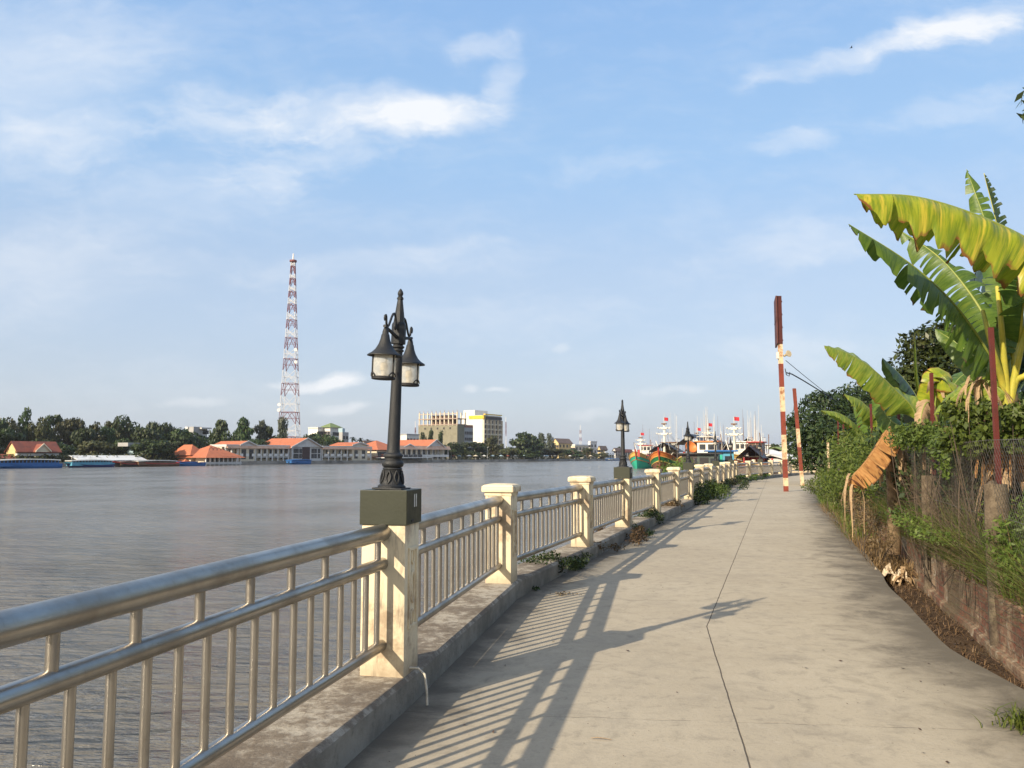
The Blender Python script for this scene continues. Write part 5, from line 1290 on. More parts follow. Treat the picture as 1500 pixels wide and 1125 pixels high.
class Bld:
    """a building in the frame of the far shore: local x along the shore, y inland"""
    def __init__(s, name, label, cat, u0, uc, u1, bo, zg=-0.5, group=None, s_range=None):
        sc = sh(uc, bo); s.W = sh(u1, bo) - sc; pc = fs(sc, bo); k0 = (u0 - 750) / 1200
        den = NI.x - k0 * NI.y
        s.D = (k0 * pc.y - pc.x) / den if abs(den) > 1e-6 else 8
        s.zg = zg; s.p = pc; s.d = pc.y; s.sc = sc; s.bo = bo
        s.root = empty(name, (pc.x, pc.y, zg), label, cat, group, RZ)
    def z(s, v, x=0, y=0):
        d = s.d + E.y * x + NI.y * y
        return hz(v, d) - s.zg
    def x(s, u, y=0): return sh(u, s.bo + y) - s.sc
    def box(s, name, mat, x0, x1, y0, y1, z0, z1, parent=None):
        mb = MB(); mb.box(((x0 + x1) / 2, (y0 + y1) / 2, (z0 + z1) / 2), (x1 - x0, y1 - y0, z1 - z0)); return mb.build(name, mat, parent or s.root)
    def gable(s, name, mat, x0, x1, y0, y1, ze, zr, axis='y', over=0.5, gmat=None, th=0.3):
        """pitched roof; axis = ridge direction; gmat: the gable walls"""
        mb = MB()
        if axis == 'y':
            xm = (x0 + x1) / 2; dz = (zr - ze) / ((x1 - x0) / 2) * over
            for (xa, xb) in ((x0 - over, xm), (x1 + over, xm)):
                p = [(xa, y0 - over, ze - dz), (xb, y0 - over, zr), (xb, y1 + over, zr), (xa, y1 + over, ze - dz)]
                lo = [Vector(q) - Vector((0, 0, th)) for q in p]; mb.hexa(lo + [Vector(q) for q in p])
            gs = [[(x0, y, ze - 0.02), (x1, y, ze - 0.02), (xm, y, zr - th)] for y in (y0 + 0.05, y1 - 0.05)]
        else:
            ym = (y0 + y1) / 2; dz = (zr - ze) / ((y1 - y0) / 2) * over
            for (ya, yb) in ((y0 - over, ym), (y1 + over, ym)):
                p = [(x0 - over, ya, ze - dz), (x1 + over, ya, ze - dz), (x1 + over, yb, zr), (x0 - over, yb, zr)]
                lo = [Vector(q) - Vector((0, 0, th)) for q in p]; mb.hexa(lo + [Vector(q) for q in p])
            gs = [[(x, y0, ze - 0.02), (x, y1, ze - 0.02), (x, ym, zr - th)] for x in (x0 + 0.05, x1 - 0.05)]
        r = mb.build(name, mat, s.root)
        if gmat:
            mg = MB()
            for g in gs:
                t = Vector((0, 0.12, 0)) if axis == 'y' else Vector((0.12, 0, 0))
                a = [Vector(q) - t for q in g]; c = [Vector(q) + t for q in g]
                mg.add(a + c, [(0, 1, 2), (5, 4, 3), (0, 3, 4, 1), (1, 4, 5, 2), (2, 5, 3, 0)])
            mg.build('gable_wall', gmat, s.root)
            if axis == 'y':          # pale verge boards along the front gable
                mv = MB(); xm = (x0 + x1) / 2
                for xa in (x0 - over, x1 + over):
                    dz = (zr - ze) / ((x1 - x0) / 2) * over
                    mv.hexa([(xa, y0 - over - 0.25, ze - dz - 0.3), (xm, y0 - over - 0.25, zr - 0.35), (xm, y0 - over, zr - 0.35), (xa, y0 - over, ze - dz - 0.3), (xa, y0 - over - 0.25, ze - dz + 0.18), (xm, y0 - over - 0.25, zr + 0.15), (xm, y0 - over, zr + 0.15), (xa, y0 - over, ze - dz + 0.18)])
                mv.build('verge', gmat, s.root)
        return r
    def hip(s, name, mat, x0, x1, y0, y1, ze, zr, over=0.6, top=0.3):
        x0 -= over; x1 += over; y0 -= over; y1 += over
        W, D = x1 - x0, y1 - y0
        if W > D: a = D / 2 * (1 - top * 0); r0, r1 = (x0 + a, (y0 + y1) / 2), (x1 - a, (y0 + y1) / 2)
        else: a = W / 2; r0, r1 = ((x0 + x1) / 2, y0 + a), ((x0 + x1) / 2, y1 - a)
        mb = MB(); vs = [(x0, y0, ze), (x1, y0, ze), (x1, y1, ze), (x0, y1, ze), (*r0, zr), (*r1, zr)]
        if W > D: fs_ = [(0, 1, 5, 4), (1, 2, 5), (2, 3, 4, 5), (3, 0, 4), (3, 2, 1, 0)]
        else: fs_ = [(0, 1, 4), (1, 2, 5, 4), (2, 3, 5), (3, 0, 4, 5), (3, 2, 1, 0)]
        mb.add(vs, fs_); return mb.build(name, mat, s.root)
    def windows(s, xs, zs, w, h, y=0.0, name='window', mat=None, frame=None, depth=0.12, proud=0.06):
        first = None
        for x in xs:
            for z in zs:
                if first is None:
                    mb = MB(); mb.box((0, 0, 0), (w, depth, h)); o = first = mb.build(name, mat or M_WIN, s.root)
                else:
                    o = first.copy(); COL.objects.link(o)
                o.location = (x, y - proud, z)
    def side_windows(s, ys, zs, w, h, x=0.0, name='window', mat=None):
        first = None
        for y in ys:
            for z in zs:
                if first is None:
                    mb = MB(); mb.box((0, 0, 0), (0.12, w, h)); o = first = mb.build(name, mat or M_WIN, s.root)
                else:
                    o = first.copy(); COL.objects.link(o)
                o.location = (x - 0.06, y, z)
def lin(a, c, n): return [a + (c - a) * (k + 0.5) / n for k in range(n)]

# long two-storey riverside hotel ------------------------------------------------
h = Bld('riverside_hotel', 'long two-storey pale hotel with three orange gable roofs behind the blue barge', 'hotel', 322, 332, 544, 2.0)
W = h.W; Dp = 9
zt = h.z(655, h.x(390)); z1 = h.z(668.5, h.x(390))
def wing(xa, xb, nb):
    h.box('wall', W_CREAM, xa, xb, 2.2, Dp, 0, zt)
    h.box('floor_slab', W_PALE, xa, xb, 0.0, 2.2, z1 - 0.5, z1 - 0.1)
    h.box('eave', W_PALE, xa - 0.2, xb + 0.2, -0.6, Dp, zt, zt + 0.9)
    mb = MB(); mb.hexa([(xa, -1.0, zt - 0.6), (xb, -1.0, zt - 0.6), (xb, 0.4, zt + 0.1), (xa, 0.4, zt + 0.1), (xa, -1.0, zt - 0.4), (xb, -1.0, zt - 0.4), (xb, -0.62, zt + 0.5), (xa, -0.62, zt + 0.5)])
    mb.build('canopy', M_OCHRE, h.root)
    xs = lin(xa, xb, nb); bw = (xb - xa) / nb
    c = None
    for k in range(nb + 1):
        x = xa + bw * k
        if c is None: mb = MB(); mb.box((0, 0.15, zt / 2), (0.45, 0.5, zt)); o = c = mb.build('column', W_WHITE, h.root)
        else: o = c.copy(); COL.objects.link(o)
        o.location = (x, 0, 0)
    c = None
    for x in xs:
        if c is None: mb = MB(); mb.box((0, -0.25, z1 + 0.55), (bw * 0.52, 0.4, 1.1)); o = c = mb.build('balcony', W_WHITE, h.root)
        else: o = c.copy(); COL.objects.link(o)
        o.location = (x, 0, 0)
    h.windows([x - bw * 0.08 for x in xs], [z1 + 1.6], bw * 0.52, 2.4, 2.2)
    h.windows(xs, [1.9], bw * 0.5, 2.3, 2.2)
wing(0, h.x(424), 11); wing(h.x(473), W, 8)
xa, xb = h.x(427), h.x(470)
zc = h.z(654.5, xa)
h.box('wall', W_PALE, xa, xb, -0.6, Dp + 5, 0, zc)
mb = MB(); mb.box((xa + (xb - xa) * 0.47, -0.75, zc / 2), ((xb - xa) * 0.24, 0.3, zc)); mb.build('entrance', M_DOOR, h.root)
h.windows([xa + (xb - xa) * t for t in (0.1, 0.18, 0.29, 0.7, 0.8, 0.92)], [zc * 0.35, zc * 0.72], 1.5, 1.9, -0.6)
h.gable('roof', T_ORANGE, xa - 1, xb, -1.2, 20, zc, h.z(641, xa), 'y', 0.5, W_PALE)
for (ua, ub, vr, dy) in ((352, 374, 645.5, 15), (516, 538, 647.5, 13)):
    xa, xb = h.x(ua), h.x(ub)
    h.box('wall', W_CREAM, xa, xb, -0.3, dy, 0, h.z(654.5, xa) + 0.9)
    h.gable('roof', T_ORANGE, xa, xb, -0.3, dy, h.z(654.5, xa) + 0.9, h.z(vr, xa), 'y', 0.5, W_PALE)
    h.windows(lin(xa, xb, 2), [2.0, z1 + 1.7], 2.2, 2.2, -0.3)

# stilt restaurant ----------------------------------------------------------------
h = Bld('stilt_restaurant', 'orange-roofed restaurant standing on stilts over the water', 'restaurant', 284, 303, 353, -11, zg=-1.8)
W = h.W; D_ = max(h.D, 7)
z0 = h.z(684, 0); ze = h.z(670.5, 0)
h.box('floor_slab', W_PALE, -0.6, W + 0.6, -0.6, D_, 0.35, 0.6)
h.box('wall', W_CREAM, 1.2, W - 1, 2.2, D_ - 0.2, 0.6, ze)
h.box('parapet', W_PALE, -0.4, W + 0.4, -0.55, -0.25, 0.6, 1.25)
c = None
for k in range(9):
    x = W * k / 8
    if c is None: mb = MB(); mb.box((0, 0, ze / 2), (0.4, 0.4, ze)); o = c = mb.build('column', W_WHITE, h.root)
    else: o = c.copy(); COL.objects.link(o)
    o.location = (x, -0.2, 0)
h.windows(lin(1.5, W - 1, 7), [ze * 0.5 + 0.4], (W - 2.5) / 7 * 0.85, ze - 0.9, 2.2)
h.hip('roof', T_ORANGE, -0.5, W + 0.5, -1.0, D_ + 8, ze, h.z(652, 6, 4), 0.8)
h.hip('roof', T_ORANGE, -0.2, 6.0, 8.0, 19, ze + 0.9, h.z(652, 6, 4) + 0.2, 0.8)
h.box('wall', W_CREAM, 0.2, 5.6, 8.4, 18.5, 1.0, ze + 1.0)
h.hip('roof', T_ORANGE, -3, 0.6, 7.6, 14, ze - 2.2, ze - 0.4, 0.5)
h.box('wall', W_CREAM, -2.6, 0.2, 8, 13.6, 1.0, ze - 2.0)
mb = MB()
zz = h.z(658, 3)
for k in range(6):
    x = W * 0.16 + W * 0.11 * k; mb.tube([(x - 1.1, -1.5 + 1.6, zz - 0.4), (x - 0.6, 0.2, zz + 0.3), (x, 0.3, zz + 0.6), (x + 0.6, 0.2, zz + 0.3), (x + 1.1, 0.1, zz - 0.4)], 0.08, 5)
mb.build('sign_outline', M_DARKBAND, h.root)

# right restaurant ------------------------------------------------------------------
h = Bld('waterfront_restaurant', 'wide two-storey cream restaurant with orange roofs right of the big lamp post', 'restaurant', 541, 556, 655, 2.0)
W = h.W; zt = h.z(657.5, h.x(600)); z1 = h.z(668.5, h.x(600)); xl = h.x(575)
h.box('wall', W_CREAM, xl, W, 1.6, 14, 0, zt)
h.box('floor_slab', W_WHITE, xl, W + 0.4, -1.0, 1.6, z1 - 0.3, z1 + 0.9)
h.box('eave', W_PALE, xl - 0.4, W + 0.6, -1.2, 14, zt, zt + 0.7)
mb = MB(); mb.hexa([(xl, -2.2, zt - 0.3), (W + 0.6, -2.2, zt - 0.3), (W + 0.6, -0.9, zt + 0.9), (xl, -0.9, zt + 0.9), (xl, -2.2, zt - 0.1), (W + 0.6, -2.2, zt - 0.1), (W + 0.6, -1.22, zt + 1.6), (xl, -1.22, zt + 1.6)]); mb.build('canopy', M_OCHRE, h.root)
h.windows(lin(xl + 1, W - 4, 10), [z1 + 2.3], 2.0, 2.4, 1.6)
h.windows(lin(xl + 1, W - 3, 10), [1.9], 2.2, 2.2, 1.6)
c = None
for k in range(11):
    x = xl + 0.3 + (W - xl - 0.3) * k / 10
    if c is None: mb = MB(); mb.box((0, -0.7, zt / 2), (0.35, 0.35, zt)); o = c = mb.build('column', W_WHITE, h.root)
    else: o = c.copy(); COL.objects.link(o)
    o.location = (x, 0, 0)
xa, xb = h.x(622), h.x(650)
h.gable('roof', T_ORANGE, xa, xb, -1.0, 24, zt + 0.7, h.z(643.5, xa), 'y', 0.6, W_PALE)
xa, xb = h.x(588), h.x(607)
h.gable('roof', T_ORANGE, xa, xb, -1.0, 9, zt + 0.7, h.z(650, xa), 'y', 0.5, W_PALE)
h.box('wall', W_CREAM, 0, h.x(578), 1.5, 15, 0, h.z(660, 0))
h.hip('roof', T_ORANGE, -0.5, h.x(590), 0.5, 18, h.z(659, 0), h.z(645, 8), 0.8)
h.hip('roof', T_RED, -0.5, h.x(580), -3.5, 4, h.z(670, 0), h.z(665, 0), 0.6)
h.windows(lin(1, h.x(575), 5), [h.z(664, 2)], 2.4, 1.6, 1.5)
mb = MB(); xr = h.x(617); mb.box((xr / 2 - 1, -3.5, h.z(670.5, 0)), (xr + 4, 6, 0.35)); mb.build('awning', T_WHITE, h.root)
h.windows(lin(-2, xr, 9), [1.6], 3.6, 2.4, -0.9, 'doorway', M_WIN)

# smaller houses on the left --------------------------------------------------------
h = Bld('house', 'yellow house with a dull red gabled roof above the long blue ferry', 'house', 12, 27, 88, 6)
ze = h.z(659.5, 0)
h.box('wall', W_YELLOW, 0, h.W, 0.8, h.D, 0, ze); h.box('balcony', W_PALE, 0, h.W, -0.4, 0.8, ze * 0.55, ze * 0.75)
h.gable('roof', T_RED, 0, h.W, -0.6, h.D, ze, h.z(646, 0, h.D / 2), 'x', 0.5, W_YELLOW)
xa = h.x(50); xb = h.x(70)
h.box('porch', W_CREAM, xa, xb, -2.0, 0.8, ze * 0.86, ze)
h.gable('roof', T_RED, xa, xb, -2.0, 6, ze, h.z(650, xa), 'y', 0.3, W_CREAM)
h.windows(lin(1, h.W, 6), [ze * 0.25, ze * 0.68], 3, 1.9, 0.8)
h = Bld('house', 'low red-tiled house at the left edge beyond the ferries', 'house', -40, -28, 24, 4)
ze = h.z(673, 0); h.box('wall', W_CREAM, 0, h.W, 0.5, 9, 0, ze); h.gable('roof', T_RED, 0, h.W, -0.4, 9.5, ze, h.z(665, 0, 5), 'x', 0.8, W_YELLOW); h.windows(lin(0, h.W, 5), [ze * 0.5], 2.5, 1.6, 0.5)
h = Bld('shed', 'long boat shed with a white metal roof among the moored boats', 'shed', 97, 118, 212, 0)
ze = h.z(673, 10); c = None
for k in range(8):
    if c is None: mb = MB(); mb.box((0, 0, ze / 2), (0.3, 0.3, ze)); o = c = mb.build('post', W_WHITE, h.root)
    else: o = c.copy(); COL.objects.link(o)
    o.location = (h.W * k / 7, 0, 0)
h.box('wall', W_GREY, 0, h.W, 7.5, 8, 0, ze)
h.gable('roof', T_WHITE, 0, h.W, -0.5, 9, ze, h.z(667, 10, 3), 'x', 0.8, W_PALE, 0.15)
h = Bld('water_tower', 'narrow pale blue tower with a flat slab top left of the broad dark tree', 'tower', 195, 197.5, 205, 14)
h.box('shaft', W_BLUE, 0, h.W, 0, 4, 0, h.z(654, 0)); h.box('slab', W_GREY, -3, h.W + 4, -1, 5, h.z(654, 0), h.z(648.5, 0))
h.windows([h.W / 2], [h.z(662, 0)], 1.2, 1.6)
h = Bld('office_block', 'white and grey modern block between the dark tree and the conifers', 'building', 274, 284, 304, 70)
zt = h.z(628, 0); h.box('wall', W_PALE, 0, h.W, 0, h.D, 0, zt); h.box('stair_tower', W_GREY, -0.3, 4.5, -0.4, 4, 0, h.z(625, 0)); h.box('roof_slab', W_PALE, 3, h.W + 1, -2, h.D, zt, zt + 0.7)
h.windows(lin(6, h.W, 4), [zt * 0.9 - 3.2 * k for k in range(4)], 2.2, 1.9); h.box('parapet', W_WHITE, -1, 3, 3, h.D, zt, h.z(625, 0))
h = Bld('house', 'white house with a pale green hipped roof above the hotel roofs', 'house', 471, 484, 499, 70)
zt = h.z(626, 0); h.box('wall', W_WHITE, 0, h.W, 0, h.D, 0, zt); h.hip('roof', T_GREEN, 0, h.W, 0, h.D, zt, h.z(619.5, 0, 4), 1.2); h.windows(lin(2, h.W, 3), [zt * 0.8, zt * 0.6], 2, 2); h.side_windows(lin(0, h.D, 3), [zt * 0.82], 2, 2)
h = Bld('house', 'white flat-roofed house half hidden by the dark bush behind the hotel', 'house', 452, 466, 478, 75)
zt = h.z(627.5, 0); h.box('wall', W_WHITE, 0, h.W, 0, h.D, 0, zt); h.box('parapet', W_PALE, -0.3, h.W + 0.3, -0.3, h.D, zt, zt + 0.8); h.windows(lin(0, h.W, 3), [zt * 0.85], 2, 2)
h = Bld('house', 'grey block right of the green-roofed house', 'house', 497, 502, 511, 60)
zt = h.z(633, 0); h.box('wall', W_GREY, 0, h.W, 0, h.D, 0, zt); h.box('tank', W_BLUE, 1, h.W * 0.6, 1, 4, zt, zt + 2.2); h.windows(lin(0, h.W, 2), [zt * 0.8, zt * 0.55], 1.8, 1.8)
h = Bld('house', 'low white building beside the lamp post in front of the scaffolded block', 'house', 587, 596, 614, 60)
zt = h.z(637, 0); h.box('wall', W_WHITE, 0, h.W, 0, h.D, 0, zt); h.box('parapet', W_GREY, -0.3, h.W + 0.3, -0.3, h.D, zt, zt + 0.7); h.windows(lin(0, h.W, 4), [zt * 0.8], 2, 1.8)
h = Bld('house', 'small white roofs between the hotel and the waterfront restaurant', 'house', 530, 536, 552, 45)
zt = h.z(650, 0); h.box('wall', W_PALE, 0, h.W, 0, h.D, 0, zt); h.gable('roof', T_BROWN, 0, h.W, 0, h.D, zt, h.z(645, 0), 'x', 0.5, W_PALE); h.windows(lin(0, h.W, 3), [zt * 0.8], 2, 1.8)

# building under construction --------------------------------------------------------
h = Bld('unfinished_building', 'unfinished block wrapped in green netting with bare concrete columns on top', 'building', 613, 670, 694, 45)
zt = h.z(622, 0); z2 = h.z(605, 0); x1 = h.x(671 + 8); D_ = h.D
h.box('netting', W_NET, 0, 8, 0, D_, 0, zt)
h.box('wall', W_GREY, 8, h.W, 0.5, D_ * 0.5, 0, h.z(626, 8)); h.box('brick_wall', W_BRICK, 10, h.W + 1, 1.2, D_ * 0.4, h.z(626, 8), h.z(622, 8))
for k, z in enumerate((zt, (zt + z2) / 2)):
    h.box('floor_slab', W_RAW, -0.4, 10, -0.4, D_, z, z + 0.5)
h.box('core', W_RAWDARK, 2.5, 7.5, 6, D_ - 8, zt + 0.5, z2 - 1.0)
c = None
for i in range(10):
    for x in (0.3, 9.5):
        if c is None: mb = MB(); mb.box((0, 0, (zt + z2) / 2 + 0.2), (0.7, 0.7, z2 - zt + 1.2)); o = c = mb.build('column', W_CREAM, h.root)
        else: o = c.copy(); COL.objects.link(o)
        o.location = (x, 0.3 + (D_ - 1) * i / 9, 0)
mb = MB()
for i in range(10):
    mb.box((0.3, 0.3 + (D_ - 1) * i / 9, z2 + 1.2), (0.25, 0.25, 1.6))
mb.box((0.3, D_ / 2, z2 - 0.3), (0.5, D_, 0.5)); mb.build('beam', W_RAW, h.root)
h.windows(lin(9, h.W, 4), [h.z(634, 8), h.z(643, 8)], 2, 2, 0.5)
h.side_windows(lin(3, D_ - 3, 5), [zt - 2.2], 1.2, 1.2)

# white hotel ------------------------------------------------------------------------------
h = Bld('hotel_block', 'seven-storey white hotel with yellow trim and a grid of balconies', 'hotel', 674.5, 708.5, 735, 62)
zt = h.z(608, 0); D_ = h.D
h.box('wall', W_WHITE, 0, h.W, 0.8, D_, 0, zt); h.box('roof_block', W_WHITE, 1, h.W * 0.75, D_ * 0.42, D_ * 0.9, zt, h.z(600.5, 0, 8))
h.box('yellow_trim', M_YEL, -0.4, 2, -0.2, D_ * 0.62, zt - 2.6, zt - 0.2); h.box('yellow_trim', M_YEL, 2, h.W + 0.3, -0.2, 1.5, zt + 0.4, zt + 1.1)
h.box('dark_band', M_DARKBAND, 0.2, h.W + 0.2, -0.1, 1.0, h.z(614, 0), h.z(609.5, 0))
zb = h.z(614.5, 0); fl = (zb - h.z(644, 0)) / 4
nc = 5; bw = h.W / nc
for k in range(8):
    zz = zb - fl * (k + 1)
    if zz < 1: break
    h.box('floor_slab', W_CREAM, 0, h.W + 0.2, -0.6, 0.8, zz - 0.25, zz + 0.35)
for k in range(nc + 1): h.box('fin', W_CREAM, k * bw - 0.3, k * bw + 0.3, -0.7, 0.8, 0, zb)
h.windows(lin(0, h.W, nc), [zb - fl * (k + 0.4) for k in range(6)], bw * 0.62, fl * 0.66, 0.8)

# houses beyond the round tree ----------------------------------------------------------------
for (lab, u0, uc, u1, bo, v, vr, wm, rm, rt, n) in [
        ('cream villa with a low gable and red edges right of the round tree', 808, 818, 838, 40, 648, 642, W_YELLOW, T_BROWN, 'x', 4),
        ('low cream house beside the villa at the far shore', 836, 842, 862, 30, 653, 651, W_CREAM, None, '', 4),
        ('narrow tall white house with a pale green roof edge', 861, 864.5, 874, 40, 647.5, 646, W_WHITE, None, '', 2),
        ('far house with a brown pitched roof', 875, 879, 889, 30, 657, 653, W_YELLOW, T_BROWN, 'x', 2),
        ('small far white house at the water behind the second lamp', 884, 888, 899, 4, 664, 661, W_WHITE, T_WHITE, 'x', 3),
        ('grey far house partly behind the second lamp', 897, 901, 911, 18, 659, 656, W_PALE, T_BROWN, 'x', 3),
        ('pale far house above the green boat', 911, 915, 926, 10, 661, 658, W_CREAM, T_RED, 'x', 3),
        ('far white house with a terracotta roof right of the tall white one', 850, 855, 866, 12, 663, 660, W_PALE, T_RED, 'x', 3),
        ('tiny flat white house far beyond the boats', 925, 929, 940, 25, 660, 659, W_WHITE, None, '', 3)]:
    h = Bld('house', lab, 'house', u0, uc, u1, bo); zt = h.z(v, 0); D_ = min(h.D, 22)
    h.box('wall', wm, 0, h.W, 0, D_, 0, zt)
    if rm: h.gable('roof', rm, 0, h.W, 0, D_, zt, h.z(vr, 0, 5), rt, 0.6, wm)
    else: h.box('parapet', W_WHITE, -0.3, h.W + 0.3, -0.3, D_ * 0.7, zt, h.z(vr, 0))
    h.windows(lin(0, h.W, n), [zt * 0.78, zt * 0.42], h.W / n * 0.45, 2.2); h.side_windows(lin(0, D_, 3), [zt * 0.75], 1.8, 2.0)

# near bank houses beyond the boats
def plain_house(lab, u0, u1, vt, vr, d, wm, rm, rz=0.25, depth=9):
    a, c = px(u0, vt, d), px(u1, vt, d); root = empty('house', (a.x, d, -0.2), lab, 'house', None, rz); w_ = (c.x - a.x); z = a.z + 0.2; zr = hz(vr, d) + 0.2
    mb = MB(); mb.box((w_ / 2, depth / 2, z / 2), (w_, depth, z)); mb.build('wall', wm, root)
    mb = MB(); o = 0.5
    for (ya, yb) in ((-o, depth / 2), (depth + o, depth / 2)):
        p = [(-o, ya, z), (w_ + o, ya, z), (w_ + o, yb, zr), (-o, yb, zr)]; mb.hexa([Vector(q) - Vector((0, 0, 0.2)) for q in p] + [Vector(q) for q in p])
    mb.build('roof', rm, root)
    for k in range(3):
        mb = MB(); mb.box((w_ * (k + 0.5) / 3, -0.05, z * 0.55), (w_ / 6, 0.1, z * 0.3)); mb.build('window', M_WIN, root)
plain_house('white-roofed shed beyond the orange boat', 1128, 1150, 665, 658, 150, W_PALE, T_WHITE)
plain_house('far pale house between the orange boat and the banded pole', 1108, 1128, 659, 656, 240, W_WHITE, T_METAL)
plain_house('house with a green roof right of the banded pole', 1153, 1172, 661, 654, 190, W_CREAM, T_GREEN)
plain_house('low white house at the end of the path behind the poles', 1155, 1185, 672, 665, 130, W_WHITE, T_WHITE)
plain_house('tall white house far beyond the shed', 1136, 1143, 652, 650.5, 260, W_WHITE, T_METAL)
far_tree((px(1133, 660, 210).x, 210), -0.2, hz(648.5, 210), 1.8, 'round', 0, F_MID, 'single small round tree on the skyline left of the banded pole', 0.3, None)
mb = MB()
q0, q1 = px(1150, 690, 82), px(1215, 690, 82)
mb.box(((q0.x + q1.x) / 2, 82, 0.35), (q1.x - q0.x, 0.3, 1.1)); 
for k in range(5): mb.box((q0.x + (q1.x - q0.x) * k / 4, 81.9, 0.55), (0.45, 0.45, 1.5))
tag(mb.build('garden_wall', M_CREAM), 'low cream wall at the far end of the path', 'wall')

# ------------------------------------------------------------------ towers and masts
M_LATRED = paint('lattice_red', (0.20, 0.055, 0.055), (0.14, 0.05, 0.05), 0.6, 1); M_LATWHITE = paint('lattice_white', (0.70, 0.69, 0.68), (0.5, 0.5, 0.5), 0.6, 1)
b0 = 60; pt = fu(424, b0); d = pt.y; m = d / 1200
tw = empty('lattice_tower', (pt.x, d, -0.5), 'very tall red and white lattice mast rising above the hotel', 'tower')
vs = [655, 640, 622, 604, 580, 562, 543, 526, 512, 495, 482, 469, 458, 446, 437, 427, 419, 408, 402, 390, 384]
def halfw(v): return (13.2 - (645 - v) / (645 - 384) * 10.6) * m
for k, (va, vb) in enumerate(zip(vs, vs[1:])):
    za, zb = hz(va, d) + 0.5, hz(vb, d) + 0.5
    if k == 0: za = 0
    ra, rb = halfw(va), halfw(vb); red = k % 2 == 0 and k > 0 or k == 0
    mb = MB(); ca = [Vector((sx * ra, sy * ra, za)) for sx, sy in ((-1, -1), (1, -1), (1, 1), (-1, 1))]; cb = [Vector((sx * rb, sy * rb, zb)) for sx, sy in ((-1, -1), (1, -1), (1, 1), (-1, 1))]
    t = 0.14
    for i in range(4):
        j = (i + 1) % 4; mb.tube([ca[i], cb[i]], t, 5)
        mid = (cb[i] + cb[j]) / 2
        if red:
            mb.tube([cb[i], cb[j]], t * 1.0, 4); mb.tube([ca[i], mid], t * 0.9, 4); mb.tube([ca[j], mid], t * 0.9, 4)
            ma, mc = (ca[i] + cb[i]) / 2, (ca[j] + cb[j]) / 2; mb.tube([ma, mc], t * 0.6, 4)
        else:
            mb.tube([ca[i], cb[j]], t * 0.8, 4); mb.tube([ca[j], cb[i]], t * 0.8, 4)
            ma, mc = (ca[i] + cb[i]) / 2, (ca[j] + cb[j]) / 2; mb.tube([ma, mc], t * 0.7, 4)
    mb.build('lattice_section', M_LATRED if red else M_LATWHITE, tw)
za = hz(384, d) + 0.5
mb = MB(); mb.lathe([(1.7, za), (1.9, za + 0.2), (1.9, za + 1.0), (1.2, za + 1.2)], 12); mb.build('platform', M_LATRED, tw)
mb = MB(); mb.tube([(0, 0, za + 1), (0, 0, hz(370, d))], [0.55, 0.3], 6); mb.build('aerial', M_LATWHITE, tw)
for (v, sx) in ((512, 1), (530, 1), (592, -1), (600, -1)):
    mb = MB(); mb.lathe([(0.3, 0), (0.9, 0.3), (0.9, 0.5)], 10, M=Matrix.Translation((sx * (halfw(v) + 0.4), -halfw(v), hz(v, d))) @ Matrix.Rotation(PI / 2, 4, 'X')); mb.build('dish', M_LATWHITE, tw)
def thin_mast(name, u, v0, v1, bo, label, bands, w_):
    p = fu(u, bo); d = p.y; r = empty(name, (p.x, d, -0.5), label, 'mast'); n = bands
    for k in range(n):
        za, zb = hz(v1 + (v0 - v1) * k / n, d) + 0.5, hz(v1 + (v0 - v1) * (k + 1) / n, d) + 0.5
        if k == 0: za = 0
        mb = MB()
        for i in range(3):
            a = i * 2.094; c = (i + 1) * 2.094; ww = w_ * (1.1 - 0.4 * k / n)
            mb.tube([(ww * math.cos(a), ww * math.sin(a), za), (ww * math.cos(a), ww * math.sin(a), zb)], 0.11, 4); mb.tube([(ww * math.cos(a), ww * math.sin(a), za), (ww * math.cos(c), ww * math.sin(c), zb)], 0.07, 4)
        mb.build('mast_section', M_LATRED if k % 2 else M_LATWHITE, r)
    mb = MB(); mb.tube([(0, 0, zb - 2), (0, 0, zb + 4)], 0.2, 5); mb.build('aerial', M_LATWHITE, r)
thin_mast('radio_mast', 850, 630, 662, 40, 'small red and white lattice mast among the far houses', 6, 1.0)
thin_mast('radio_mast', 741, 618, 660, 90, 'thin grey mast right of the white hotel', 2, 0.5)
thin_mast('radio_mast', 608.5, 626, 645, 70, 'thin short mast left of the scaffolded block', 2, 0.4)

